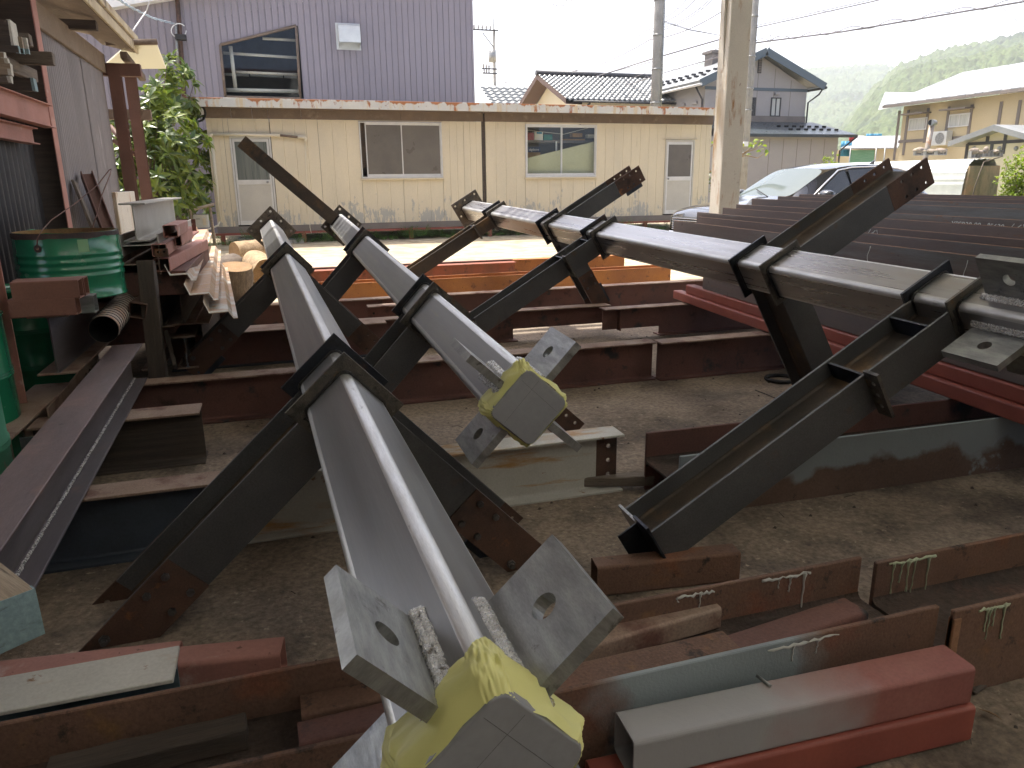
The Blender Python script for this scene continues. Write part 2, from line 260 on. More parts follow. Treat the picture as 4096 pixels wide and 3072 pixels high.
MA['polycarb'] = translucent('yellowed_canopy_sheet', (0.42, 0.385, 0.27), 0.22)
MA['bag'] = translucent('yellow_plastic_bag', (0.88, 0.85, 0.34), 0.22)
MA['tarp'] = surf('blue_tarpaulin', (0.03, 0.27, 0.45), (0.02, 0.2, 0.36), 3, 0.5)
MA['bark'] = surf('rough_bark', (0.16, 0.125, 0.095), (0.09, 0.07, 0.055), 9, 0.9, 0, 0.35, 60, stretch=(0.6, 3, 3), bump=1.0, bscale=26)
MA['palebark'] = surf('dry_pale_bark', (0.40, 0.29, 0.17), (0.24, 0.16, 0.09), 9, 0.9, 0, 0.3, 60, bump=1.0, bscale=26)
MA['sawn'] = surf('sawn_log_face', (0.30, 0.185, 0.09), (0.21, 0.125, 0.055), 7, 0.85, 0, 0.25, 80, spots=[((0.19, 0.08, 0.035), 4, 0.62, 0.08)], bump=0.4, bscale=60)
MA['leaf'] = leafy('broad_glossy_leaf', (0.045, 0.095, 0.02), (0.20, 0.25, 0.03), 0.35, 0.33)
MA['leafy_young'] = leafy('yellow_green_leaf', (0.16, 0.26, 0.02), (0.30, 0.36, 0.03), 0.4, 0.45)
MA['weed'] = leafy('weed_green', (0.05, 0.12, 0.025), (0.11, 0.2, 0.035), 0.3, 0.5)
MA['deadleaf'] = leafy('dry_leaf', (0.30, 0.20, 0.09), (0.22, 0.12, 0.06), 0.1, 0.8)

# ------------------------------------------------------------------ geometry helpers
class MB:
    """Collects simple solids into one mesh (local coordinates)."""
    def __init__(s): s.v = []; s.f = []; s.sm = []
    def add(s, verts, faces, T=None, smooth=False):
        o = len(s.v)
        for p in verts:
            p = Vector(p); s.v.append(T @ p if T is not None else p)
        for f in faces: s.f.append([i + o for i in f]); s.sm.append(smooth)
        return s
    def box(s, x0, x1, y0, y1, z0, z1, b=0.0, T=None):
        if x0 > x1: x0, x1 = x1, x0
        if y0 > y1: y0, y1 = y1, y0
        if z0 > z1: z0, z1 = z1, z0
        if b <= 0:
            v = [(x, y, z) for x in (x0, x1) for y in (y0, y1) for z in (z0, z1)]
            return s.add(v, [(0, 1, 3, 2), (4, 6, 7, 5), (0, 4, 5, 1), (2, 3, 7, 6), (0, 2, 6, 4), (1, 5, 7, 3)], T)
        b = min(b, (x1 - x0) * .45, (y1 - y0) * .45, (z1 - z0) * .45)
        v = []; idx = {}
        for ix, x in enumerate((x0, x1)):
            for iy, y in enumerate((y0, y1)):
                for iz, z in enumerate((z0, z1)):
                    sx, sy, sz = (1 if ix == 0 else -1) * b, (1 if iy == 0 else -1) * b, (1 if iz == 0 else -1) * b
                    for k, p in enumerate(((x, y + sy, z + sz), (x + sx, y, z + sz), (x + sx, y + sy, z))):
                        idx[(ix, iy, iz, k)] = len(v); v.append(p)
        f = []
        def q(a): f.append([idx[i] for i in a])
        for i in (0, 1):
            q([(i, 0, 0, 0), (i, 0, 1, 0), (i, 1, 1, 0), (i, 1, 0, 0)] if i == 0 else [(i, 0, 0, 0), (i, 1, 0, 0), (i, 1, 1, 0), (i, 0, 1, 0)])
            q([(0, i, 0, 1), (1, i, 0, 1), (1, i, 1, 1), (0, i, 1, 1)] if i == 0 else [(0, i, 0, 1), (0, i, 1, 1), (1, i, 1, 1), (1, i, 0, 1)])
            q([(0, 0, i, 2), (0, 1, i, 2), (1, 1, i, 2), (1, 0, i, 2)] if i == 0 else [(0, 0, i, 2), (1, 0, i, 2), (1, 1, i, 2), (0, 1, i, 2)])
        for i in (0, 1):
            for j in (0, 1):
                q([(0, i, j, 1), (1, i, j, 1), (1, i, j, 2), (0, i, j, 2)])
                q([(i, 0, j, 0), (i, 1, j, 0), (i, 1, j, 2), (i, 0, j, 2)])
                q([(i, j, 0, 0), (i, j, 1, 0), (i, j, 1, 1), (i, j, 0, 1)])
                for k in (0, 1): q([(i, j, k, 0), (i, j, k, 1), (i, j, k, 2)])
        return s.add(v, f, T)
    def prism(s, poly, a0, a1, axis='x', T=None, smooth=False, caps=True):
        n = len(poly); mk = {'x': lambda a, p: (a, p[0], p[1]), 'y': lambda a, p: (p[0], a, p[1]), 'z': lambda a, p: (p[0], p[1], a)}[axis]
        v = [mk(a0, p) for p in poly] + [mk(a1, p) for p in poly]
        s.add(v, [[i, (i + 1) % n, n + (i + 1) % n, n + i] for i in range(n)], T, smooth)
        if caps: s.add([mk(a0, p) for p in poly], [list(range(n))[::-1]], T); s.add([mk(a1, p) for p in poly], [list(range(n))], T)
        return s
    def tube(s, pts, r, n=8, T=None, caps=True, smooth=True):
        pts = [Vector(p) for p in pts]; rr = r if isinstance(r, (list, tuple)) else [r] * len(pts)
        v = []; f = []; ref = None
        for i, p in enumerate(pts):
            d = (pts[min(i + 1, len(pts) - 1)] - pts[max(i - 1, 0)]).normalized()
            if ref is None:
                ref = d.orthogonal().normalized()
            else:
                ref = (ref - d * ref.dot(d)); ref = ref.normalized() if ref.length > 1e-6 else d.orthogonal().normalized()
            b2 = d.cross(ref)
            for k in range(n):
                a = 2 * math.pi * k / n; v.append(p + (ref * math.cos(a) + b2 * math.sin(a)) * rr[i])
        for i in range(len(pts) - 1):
            for k in range(n): f.append([i * n + k, i * n + (k + 1) % n, (i + 1) * n + (k + 1) % n, (i + 1) * n + k])
        s.add(v, f, T, smooth)
        if caps:
            s.add(v[:n], [list(range(n))[::-1]], T); s.add(v[-n:], [list(range(n))], T)
        return s
    def lathe(s, prof, n=32, T=None, smooth=True):
        v = []; f = []; m = len(prof)
        for k in range(n):
            a = 2 * math.pi * k / n
            for (r, z) in prof: v.append((r * math.cos(a), r * math.sin(a), z))
        for k in range(n):
            for i in range(m - 1): f.append([k * m + i, ((k + 1) % n) * m + i, ((k + 1) % n) * m + i + 1, k * m + i + 1])
        return s.add(v, f, T, smooth)
    def plate(s, outer, holes, t0, t1, T=None, nseg=14, axis='x'):
        """Flat plate with round holes. outer: 2D polygon, holes: (cx, cy, r)."""
        bm = bmesh.new(); loops = [list(outer)] + [[(cx + r * math.cos(2 * math.pi * k / nseg), cy + r * math.sin(2 * math.pi * k / nseg)) for k in range(nseg)] for cx, cy, r in holes]
        ed = []
        for lp in loops:
            vs_ = [bm.verts.new((p[0], p[1], 0)) for p in lp]
            for i in range(len(vs_)): ed.append(bm.edges.new((vs_[i], vs_[(i + 1) % len(vs_)])))
        bmesh.ops.triangle_fill(bm, use_beauty=True, use_dissolve=False, edges=ed)
        bm.verts.index_update()
        P = [(v.co.x, v.co.y) for v in bm.verts]; F = [[v.index for v in f.verts] for f in bm.faces]
        mk = {'x': lambda a, p: (a, p[0], p[1]), 'y': lambda a, p: (p[0], a, p[1]), 'z': lambda a, p: (p[0], p[1], a)}[axis]
        s.add([mk(t0, p) for p in P], [f[::-1] for f in F], T); s.add([mk(t1, p) for p in P], F, T)
        for lp in loops:
            n = len(lp); s.add([mk(t0, p) for p in lp] + [mk(t1, p) for p in lp], [[i, (i + 1) % n, n + (i + 1) % n, n + i] for i in range(n)], T)
        bm.free(); return s
    def build(s, name, mat, parent=None, M=None, fixn=True):
        me = bpy.data.meshes.new(name)
        me.from_pydata([tuple(p) for p in s.v], [], s.f)
        me.polygons.foreach_set('use_smooth', s.sm)
        if fixn:
            bm = bmesh.new(); bm.from_mesh(me); bmesh.ops.remove_doubles(bm, verts=bm.verts, dist=1e-5) if len(s.v) < 6000 else None
            bmesh.ops.recalc_face_normals(bm, faces=bm.faces); bm.to_mesh(me); bm.free()
        me.materials.append(MA[mat] if isinstance(mat, str) else mat)
        o = bpy.data.objects.new(name, me); col.objects.link(o)
        if parent is not None: o.parent = parent
        if M is not None: o.matrix_basis = M
        return o
def tag(o, label=None, cat=None, group=None, kind=None):
    if label: o['label'] = label
    if cat:
        o['category'] = cat
        if not kind: kind = 'thing'
    if group: o['group'] = group
    if kind: o['kind'] = kind
    return o
def empty(name, loc=(0, 0, 0), rz=0.0, M=None):
    o = bpy.data.objects.new(name, None); col.objects.link(o); o.empty_display_size = 0.2
    if M is not None: o.matrix_world = M
    else: o.location = loc; o.rotation_euler = (0, 0, rz)
    return o
def dup(root, loc=None, rz=None, label=None):
    r = root.copy(); col.objects.link(r)
    if loc is not None: r.location = loc
    if rz is not None: r.rotation_euler = (0, 0, rz)
    if label: r['label'] = label
    for ch in root.children:
        c = ch.copy(); col.objects.link(c); c.parent = r
        for g in ch.children:
            d = g.copy(); col.objects.link(d); d.parent = c
    return r
def share(src, name, parent, M):
    o = bpy.data.objects.new(name, src.data); col.objects.link(o); o.parent = parent; o.matrix_basis = M; return o
def frameM(p0, p1, up=(0, 0, 1)):
    """Matrix at p0 whose local x points to p1 and whose local z is close to up."""
    p0, p1 = Vector(p0), Vector(p1); x = (p1 - p0).normalized(); z = Vector(up); z = (z - x * z.dot(x)).normalized(); y = z.cross(x)
    return Matrix(((x.x, y.x, z.x, p0.x), (x.y, y.y, z.y, p0.y), (x.z, y.z, z.z, p0.z), (0, 0, 0, 1))), (p1 - p0).length
def webpoly(h, tw, rf, nf=4):
    """Web of a rolled H with root fillets, standing along local z, centred on y=0, z=0."""
    p = []
    for sy, sz in ((1, -1), (1, 1), (-1, 1), (-1, -1)):
        arc = []
        for k in range(nf + 1):
            a = math.pi / 2 * k / nf
            arc.append((sy * (tw / 2 + rf - rf * math.cos(a)), sz * (h / 2 - rf + rf * math.sin(a))))
        if (sy, sz) in ((1, -1), (-1, 1)): arc = arc[::-1]
        p += arc
    return p
def hbeam(name, p0, p1, h, b, label, cat, mats=('oxidetop', 'oxide', 'oxide'), up=(0, 0, 1), group=None, tf=0.012, tw=0.008, rf=0.013, web_cut=None, ends=(0, 0), flange_cut=None):
    """Rolled H beam from p0 to p1 (centre of the underside of the section), local z = web direction."""
    M, L = frameM(p0, p1, up)
    r = empty(name, M=M); tag(r, label, cat, group)
    MB().box(0, L, -b / 2, b / 2, h - tf, h, 0.002).build('flange', mats[0], r)
    MB().box(*(flange_cut or (0, L)), -b / 2, b / 2, 0, tf, 0.002).build('flange', mats[2], r)
    w = MB()
    if web_cut:   # a piece of the web sawn out: (from, to, height left standing at the top)
        a0, a1, hh = web_cut
        if a0 > 0.001: w.prism([(y, z + h / 2) for y, z in webpoly(h - 2 * tf, tw, rf)], 0, a0, 'x')
        if a1 < L - .001: w.prism([(y, z + h / 2) for y, z in webpoly(h - 2 * tf, tw, rf)], a1, L, 'x')
        w.box(a0, a1, -tw / 2, tw / 2, h - tf - hh, h - tf, 0.0)
    else:
        w.prism([(y, z + h / 2) for y, z in webpoly(h - 2 * tf, tw, rf)], 0, L, 'x')
    w.build('web', mats[1], r)
    return r, L
def rrect(w, h, r, n=5):
    p = []
    for cx, cy, a0 in ((w / 2 - r, h / 2 - r, 0), (-w / 2 + r, h / 2 - r, 90), (-w / 2 + r, -h / 2 + r, 180), (w / 2 - r, -h / 2 + r, 270)):
        for k in range(n + 1):
            a = R(a0 + 90 * k / n); p.append((cx + r * math.cos(a), cy + r * math.sin(a)))
    return p
def tube_mesh(mb, w, h, r, t, L, T=None, n=4, x0=0.0):
    o = rrect(w, h, r, n); i = rrect(w - 2 * t, h - 2 * t, max(0.002, r - t), n); k = len(o)
    v = [(x0, *p) for p in o] + [(L, *p) for p in o] + [(x0, *p) for p in i] + [(L, *p) for p in i]
    f = []
    for a in range(k):
        b_ = (a + 1) % k
        f += [[a, b_, k + b_, k + a], [2 * k + a, 3 * k + a, 3 * k + b_, 2 * k + b_], [a, 2 * k + a, 2 * k + b_, b_], [k + a, k + b_, 3 * k + b_, 3 * k + a]]
    return mb.add(v, f, T)
def sqtube(name, p0, p1, w, h, label, cat, mat, up=(0, 0, 1), group=None, t=0.005, r=0.012, endmat=None):
    """Hollow section from p0 to p1 (centre of underside)."""
    M, L = frameM(p0, p1, up); r_ = MB()
    tube_mesh(r_, w, h, r, t, L, Matrix.Translation((0, 0, h / 2)))
    o = r_.build(name, mat); o.matrix_world = M; tag(o, label, cat, group); return o
# ------------------------------------------------------------------ ground
gm = MB()
gv = []; gf = []
xs = [-3000, -300, -60, -12] + [-6 + 0.5 * i for i in range(37)] + [18, 60, 300, 3000]
ys = [-3000, -300, -40, -8] + [-2 + 0.5 * i for i in range(45)] + [24, 60, 300, 3000]
def ground_z(y):
    t = min(1, max(0, (y - 11) / 7.5)); return 0.13 * t * t * (3 - 2 * t)
for y in ys:
    for x in xs:
        z = ground_z(y) + (0.006 * noise.noise(Vector((x * .9, y * .9, 0))) if abs(x) < 13 and -3 < y < 21 else 0)
        gv.append((x, y, z))
nx = len(xs)
for j in range(len(ys) - 1):
    for i in range(nx - 1): gf.append([j * nx + i, j * nx + i + 1, (j + 1) * nx + i + 1, (j + 1) * nx + i])
gm.add(gv, gf, None, True)
MA['ground'] = surf('oil_stained_yard_concrete', (0.285, 0.225, 0.168), (0.19, 0.148, 0.112), 1.6, 0.9, 0, 0.45, 45, spots=[((0.075, 0.058, 0.045), 1.6, 0.62, 0.1), ((0.42, 0.345, 0.26), 22, 0.66, 0.05), ((0.045, 0.037, 0.03), 60, 0.72, 0.03), ((0.33, 0.27, 0.20), 0.9, 0.64, 0.07)], bump=0.9, bscale=55)
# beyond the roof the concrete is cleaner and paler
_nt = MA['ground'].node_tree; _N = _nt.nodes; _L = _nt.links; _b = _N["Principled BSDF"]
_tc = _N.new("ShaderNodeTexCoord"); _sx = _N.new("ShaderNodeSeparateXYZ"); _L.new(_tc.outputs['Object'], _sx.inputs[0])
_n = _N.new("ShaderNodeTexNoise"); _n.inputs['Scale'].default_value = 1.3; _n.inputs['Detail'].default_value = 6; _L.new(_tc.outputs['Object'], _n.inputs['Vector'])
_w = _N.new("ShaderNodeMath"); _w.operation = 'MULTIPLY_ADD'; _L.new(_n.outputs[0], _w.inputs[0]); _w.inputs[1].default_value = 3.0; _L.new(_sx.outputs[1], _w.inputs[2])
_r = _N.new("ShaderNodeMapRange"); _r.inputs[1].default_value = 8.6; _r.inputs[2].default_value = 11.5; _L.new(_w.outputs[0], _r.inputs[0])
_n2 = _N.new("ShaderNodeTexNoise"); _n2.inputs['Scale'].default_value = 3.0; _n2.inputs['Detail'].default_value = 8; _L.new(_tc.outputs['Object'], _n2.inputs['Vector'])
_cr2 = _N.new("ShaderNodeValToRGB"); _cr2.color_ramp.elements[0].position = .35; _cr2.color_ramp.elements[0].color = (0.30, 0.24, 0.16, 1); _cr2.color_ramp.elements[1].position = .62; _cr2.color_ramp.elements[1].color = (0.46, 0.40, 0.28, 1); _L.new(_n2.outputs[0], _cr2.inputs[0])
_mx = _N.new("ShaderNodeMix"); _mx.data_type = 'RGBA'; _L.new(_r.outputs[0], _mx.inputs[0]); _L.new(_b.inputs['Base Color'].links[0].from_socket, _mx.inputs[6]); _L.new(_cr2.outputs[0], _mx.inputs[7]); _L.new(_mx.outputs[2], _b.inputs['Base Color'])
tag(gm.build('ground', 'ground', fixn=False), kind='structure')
# workshop roof overhead: the lean-to the photographer stands under; it shades the near yard
MA['addedskylight'] = translucent('added_milky_skylight', (0.70, 0.70, 0.66), 0.75)  # unseen translucent sheets added to the roof as fill light for the shaded yard
MA['roofsheet'] = surf('grey_roof_sheet', (0.30, 0.30, 0.29), None, 2, .7, 0, .1, 30, bump=0)
wr_ = empty('workshop_roof', (0, 0, 0)); tag(wr_, kind='structure')
edges_ = [-7.5, 1.6, 3.2, 5.2, 6.8, 8.8, 10.4, 16]
for k in range(len(edges_) - 1):
    MB().box(edges_[k], edges_[k + 1], -2.0, 9.14, 6.5, 6.53).build('added_skylight_sheet' if k % 2 else 'roof_sheet', 'addedskylight' if k % 2 else 'roofsheet', wr_)
for k, (y0, y1) in enumerate(((-7.0, -6.6), (-6.6, -4.6), (-4.6, -4.2), (-4.2, -2.0))):
    MB().box(-7.5, 16, y0, y1 - .002, 6.5, 6.53).build('added_skylight_sheet' if k % 2 else 'roof_sheet', 'addedskylight' if k % 2 else 'roofsheet', wr_)
wb_ = MB().box(-7.5, 16, -7.1, -7.0, 0, 6.5).build('added_back_wall', surf('added_pale_wall', (0.52, 0.50, 0.46), None, 1, .8, 0, .1, 20, bump=0)); tag(wb_, kind='structure')  # unseen pale wall added behind the camera to bounce fill light forward
wl2 = MB().box(-3.1, -3.0, -7.0, 3.0, 0, 6.5).build('workshop_side_wall', surf('dull_workshop_wall', (0.17, 0.155, 0.145), None, 1, .8, 0, .1, 20, bump=0)); tag(wl2, kind='structure')
for k, (y, y2) in enumerate(((9.235, 9.325), (9.445, 9.555), (9.685, 9.795), (9.935, 10.115))):
    o = MB().box(-7.5, 16, y, y2, 6.47, 6.53).build('roof_purlin', 'maroon'); tag(o, kind='structure')
# ------------------------------------------------------------------ site office (prefabricated hut)
OV = 18.87
def of(x, y, V=OV): return py(x, y, V)
ZT, ZB = 2.95, 0.552
off_ = empty('site_office', (0, OV, 0)); tag(off_, 'long cream prefabricated office hut with a rust-streaked white roof edge', 'hut')
def OU(x, y=700): return of(x, y).x
UL, UR = OU(846, 690), OU(2838, 680)
MA['officewall'] = None
def office_wall():
    m = surf('cream_office_panel', (0.66, 0.585, 0.43), (0.60, 0.535, 0.40), 1.5, 0.6, 0, 0.05, 60, stretch=(1, 1, 0.4), spots=[((0.47, 0.41, 0.28), 7, 0.67, 0.04, (1, 1, 0.10)), ((0.36, 0.33, 0.27), 30, 0.74, 0.02)], bump=0.05)
    # grey patches where the paint has flaked off, mostly on the lower third of the wall
    nt = m.node_tree; N = nt.nodes; L = nt.links; b = N["Principled BSDF"]
    tc = N.new("ShaderNodeTexCoord"); sx = N.new("ShaderNodeSeparateXYZ"); L.new(tc.outputs['Object'], sx.inputs[0])
    mp = N.new("ShaderNodeMapping"); mp.inputs['Scale'].default_value = (1, 1, 0.28); L.new(tc.outputs['Object'], mp.inputs[0])
    n1 = N.new("ShaderNodeTexNoise"); n1.inputs['Scale'].default_value = 11; n1.inputs['Detail'].default_value = 9; n1.inputs['Roughness'].default_value = .72; L.new(mp.outputs[0], n1.inputs['Vector'])
    n2 = N.new("ShaderNodeTexNoise"); n2.inputs['Scale'].default_value = 1.7; n2.inputs['Detail'].default_value = 3; L.new(tc.outputs['Object'], n2.inputs['Vector'])
    z = N.new("ShaderNodeMapRange"); z.inputs[1].default_value = 1.75; z.inputs[2].default_value = 0.75; z.inputs[3].default_value = -0.22; z.inputs[4].default_value = 0.10; L.new(sx.outputs[2], z.inputs[0])
    a1 = N.new("ShaderNodeMath"); a1.operation = 'ADD'; L.new(n1.outputs[0], a1.inputs[0]); L.new(z.outputs[0], a1.inputs[1])
    a2 = N.new("ShaderNodeMath"); a2.operation = 'MULTIPLY_ADD'; L.new(n2.outputs[0], a2.inputs[0]); a2.inputs[1].default_value = 0.75; L.new(a1.outputs[0], a2.inputs[2])
    r = N.new("ShaderNodeMapRange"); r.inputs[1].default_value = 0.975; r.inputs[2].default_value = 1.0; L.new(a2.outputs[0], r.inputs[0])
    mx = N.new("ShaderNodeMix"); mx.data_type = 'RGBA'; L.new(r.outputs[0], mx.inputs[0]); src = b.inputs['Base Color'].links[0].from_socket
    L.new(src, mx.inputs[6]); mx.inputs[7].default_value = (0.40, 0.39, 0.35, 1); L.new(mx.outputs[2], b.inputs['Base Color']); return m
MA['officewall'] = office_wall()
win1 = (OU(1447), OU(1772)); win2 = (OU(2102), OU(2383)); d1x = (OU(933), OU(1095)); d2x = (OU(2657), OU(2772))
w1z = (of(1600, 712).z, of(1600, 488).z); w2z = (of(2240, 708).z, of(2240, 498).z); dz1 = of(1000, 545).z; dz2 = of(2715, 560).z
def panel(x0, x1, z0, z1, n=3):
    """One wall sheet with shallow pressed ribs."""
    w = x1 - x0; pts = [(x0 + .004, 0)]
    for k in range(1, n): c = x0 + w * k / n; pts += [(c - .012, 0), (c - .004, .008), (c + .004, .008), (c + .012, 0)]
    pts += [(x1 - .004, 0), (x1 - .004, .05), (x0 + .004, .05)]
    MB().prism(pts, z0, z1, 'z').build('wall_panel', 'officewall', off_)
J = OU(1937)
for a, b in ((UL, OU(912)), (OU(1097), OU(1285)), (OU(1285), win1[0]), (win1[1], OU(1858)), (OU(1858), J - .05), (J + .05, win2[0]), (win2[1], OU(2522)), (OU(2522), d2x[0]), (d2x[1], UR)):
    panel(a, b, ZB, ZT, 4 if b - a > 1 else 3)
panel(OU(912), d1x[0], ZB, ZT, 1)
panel(d1x[0], d1x[1], dz1 + .03, ZT, 3); panel(d2x[0], d2x[1], dz2 + .03, ZT, 2)
for (a, b), (z0, z1) in ((win1, w1z), (win2, w2z)):
    c = (a + b) / 2; panel(a, c, ZB, z0 - .02, 3); panel(c, b, ZB, z0 - .02, 3); panel(a, b, z1 + .015, ZT, 1)
MB().box(J - .045, J + .045, .02, .05, ZB - .2, ZT + .2).build('joint_cover', 'wooddark', off_)
DEP = 3.4
MB().box(UL, UL + .05, .05, DEP, ZB, ZT).build('end_wall', 'officewall', off_)
MB().box(UR - .05, UR, .05, DEP, ZB, ZT).build('end_wall', 'officewall', off_)
MB().box(UL, UR, DEP - .05, DEP, ZB, ZT).build('back_wall', 'officewall', off_)
MB().box(UL + .05, UR - .05, .06, DEP - .05, ZB - .1, ZB).build('office_floor', 'wooddark', off_)
MB().box(UL + .05, UR - .05, .9, .94, ZB, ZT).build('dim_partition', 'frost', off_)
# brown boards under the eave, in lengths
xs_ = [UL - .02] + [OU(x, 450) for x in (923, 1007, 1070, 1203, 1600)] + [J - .01]
for a, b in zip(xs_[:-1], xs_[1:]): MB().box(a + .003, b - .003, -.025, .03, ZT + .004, ZT + .26, .003).build('eave_board', 'browntrim', off_)
xs_ = [J + .03, OU(2250, 480), OU(2570, 480), UR + .02]
for a, b in zip(xs_[:-1], xs_[1:]): MB().box(a + .003, b - .003, -.025, .03, ZT + .004, ZT + .26, .003).build('eave_board', 'browntrim', off_)
# roof with its rust-streaked fascia
FV = OV - 0.42
f0 = py(716, 407, FV); f1 = py(2868, 447, FV); zt = py(1600, 405, FV).z; zb = py(1600, 440, FV).z
def fascia_mat():
    m = surf('rust_streaked_fascia', (0.60, 0.59, 0.53), (0.53, 0.53, 0.50), 2.0, 0.6, 0, 0.05, 60, spots=[((0.56, 0.46, 0.30), 5.5, 0.56, 0.05, (1, 1, 0.15)), ((0.33, 0.125, 0.045), 4.2, 0.635, 0.03, (1, 1, 0.35)), ((0.22, 0.075, 0.03), 13, 0.66, 0.025, (1, 1, .6))], bump=0.08)
    nt = m.node_tree; N = nt.nodes; L = nt.links; b = N["Principled BSDF"]
    tc = N.new("ShaderNodeTexCoord"); sx = N.new("ShaderNodeSeparateXYZ"); L.new(tc.outputs['Object'], sx.inputs[0])
    n1 = N.new("ShaderNodeTexNoise"); n1.inputs['Scale'].default_value = 6; n1.inputs['Detail'].default_value = 6
    mp = N.new("ShaderNodeMapping"); mp.inputs['Scale'].default_value = (1, 1, .2); L.new(tc.outputs['Object'], mp.inputs[0]); L.new(mp.outputs[0], n1.inputs['Vector'])
    z = N.new("ShaderNodeMapRange"); z.inputs[1].default_value = zt - .09; z.inputs[2].default_value = zt; z.inputs[3].default_value = 0; z.inputs[4].default_value = .26; L.new(sx.outputs[2], z.inputs[0])
    a1 = N.new("ShaderNodeMath"); a1.operation = 'ADD'; L.new(n1.outputs[0], a1.inputs[0]); L.new(z.outputs[0], a1.inputs[1])
    r = N.new("ShaderNodeMapRange"); r.inputs[1].default_value = .66; r.inputs[2].default_value = .73; L.new(a1.outputs[0], r.inputs[0])
    mx = N.new("ShaderNodeMix"); mx.data_type = 'RGBA'; L.new(r.outputs[0], mx.inputs[0]); src = b.inputs['Base Color'].links[0].from_socket
    L.new(src, mx.inputs[6]); mx.inputs[7].default_value = (0.36, 0.14, 0.05, 1); L.new(mx.outputs[2], b.inputs['Base Color']); return m
MA['fascia'] = fascia_mat()
MB().box(f0.x, f1.x, FV - OV, FV - OV + .03, zb, zt, .004).build('fascia', 'fascia', off_)
MB().box(f0.x, f0.x + .03, FV - OV + .03, DEP + .3, zb, zt, .004).build('fascia', 'fascia', off_)
MB().box(f0.x + .03, f1.x, FV - OV + .03, DEP + .3, zt - .07, zt - .03).build('roof', 'hood', off_)
MB().box(f0.x + .03, f1.x, FV - OV + .03, .03, zb + .01, zb + .03).build('soffit', 'browntrim', off_)
MB().box(UL - .01, UR + .01, -.03, .03, ZB - .145, ZB - .004, .003).build('sill_rail', 'greybrown', off_)
MB().box(UL - .06, UR, -.05, .05, ZB - .20, ZB - .15, .003).build('skid_rail', 'primer', off_)
for x in (890, 1215, 1645, 1960, 2340, 2580, 2700, 2790):
    u = OU(x, 930); MB().box(u - .05, u + .05, -.02, .08, 0.08, ZB - .20, .003).build('leg', 'primer', off_)
def slider(x0, x1, z0, z1, panes, name='window', splitx=None, open_left=0.0):
    w = MB(); b = 0.028
    w.box(x0, x1, -.03, .04, z1 - b, z1, .003); w.box(x0, x1, -.045, .04, z0, z0 + b * 1.2, .003); w.box(x0, x0 + b, -.03, .04, z0 + b * 1.2, z1 - b); w.box(x1 - b, x1, -.03, .04, z0 + b * 1.2, z1 - b)
    f = w.build(name, 'alu', off_)
    MB().box(x0 - .04, x1 + .04, -.07, .0, z0 - .035, z0 - .003, .003).build('sill', 'officewall', f)
    c = splitx if splitx else (x0 + x1) / 2
    for i, (a, e) in enumerate(((x0 + b + open_left, c + .02), (c - .02, x1 - b))):
        s = MB(); yy = -.012 if i == 0 else .012; t = .026
        s.box(a, e, yy - .01, yy + .01, z1 - b - .045, z1 - b, .002); s.box(a, e, yy - .01, yy + .01, z0 + b * 1.2, z0 + b * 1.2 + .06, .002); s.box(a, a + t, yy - .01, yy + .01, z0 + .09, z1 - .07); s.box(e - t, e, yy - .01, yy + .01, z0 + .09, z1 - .07)
        s.build('sash', 'alu', f)
        MB().box(a + t, e - t, yy - .002, yy + .002, z0 + .09, z1 - .07).build('pane', panes, f)
    return f
wf = slider(win1[0], win1[1], w1z[0], w1z[1], 'frost', open_left=.11)
MB().box(win1[0] + .9 * (win1[1] - win1[0]) * .62, win1[0] + .9 * (win1[1] - win1[0]) * .62 + .03, .05, .06, w1z[0] + .1, w1z[1] - .06).build('inner_stile', 'alu', wf)
bl_ = MB()
for k in range(26): z_ = w1z[0] + .25 + k * .042; bl_.box(win1[0] + .03, win1[0] + .16, .10, .103, z_, z_ + .03)
bl_ = bl_.build('blind', 'browntrim', wf); bl_['kind'] = 'stuff'
slider(win2[0], win2[1], w2z[0], w2z[1], 'glass')
def door(x0, x1, z1, pane, glaz=0.47, kn=1):
    d = MB(); z0 = ZB + .03; b = .05
    d.box(x0, x1, -.025, .03, z1 - b, z1, .003); d.box(x0, x0 + b * .8, -.025, .03, z0, z1 - b); d.box(x1 - b * .8, x1, -.025, .03, z0, z1 - b)
    f = d.build('door', 'alu' if kn > 0 else 'dooralu', off_)
    zm = z0 + (z1 - z0) * (1 - glaz) ; i0, i1 = x0 + .05, x1 - .05
    MB().box(i0, i1, -.018, .01, z1 - b - .07, z1 - b - .004, .003).build('rail', 'alu', f); MB().box(i0, i1, -.018, .01, zm - .11, zm, .003).build('rail', 'alu', f); MB().box(i0, i1, -.018, .01, z0, z0 + .1, .003).build('rail', 'alu', f)
    for a in (i0, i1 - .045): MB().box(a, a + .045, -.016, .01, z0 + .1, z1 - b - .07, .002).build('stile', 'alu', f)
    MB().box(i0 + .045, i1 - .045, -.006, .002, zm, z1 - b - .07).build('pane', pane, f)
    MB().box(i0 + .045, i1 - .045, -.006, .002, z0 + .1, zm - .11).build('lower_panel', 'dooralu', f)
    kx = i1 - .10 if kn > 0 else i0 + .05
    MB().lathe([(0, -.06), (.022, -.058), (.03, -.045), (.022, -.03), (.012, -.02), (.012, 0)], 14, Matrix.Translation((kx, -.02, zm - .055)) @ Matrix.Rotation(-math.pi / 2, 4, 'X')).build('knob', 'lug', f)
    return f
door(d1x[0], d1x[1], dz1, 'frostgreen', .485, 1); door(d2x[0], d2x[1], dz2, 'frost', .49, -1)
MB().box(d2x[0] - .06, d2x[1] + .08, -.04, .0, dz2 + .012, dz2 + .03).build('drip_cap', 'officewall', off_)
MB().box(d1x[0] - .05, d1x[1] + .05, -.03, .0, dz1 + .012, dz1 + .03).build('drip_cap', 'officewall', off_)
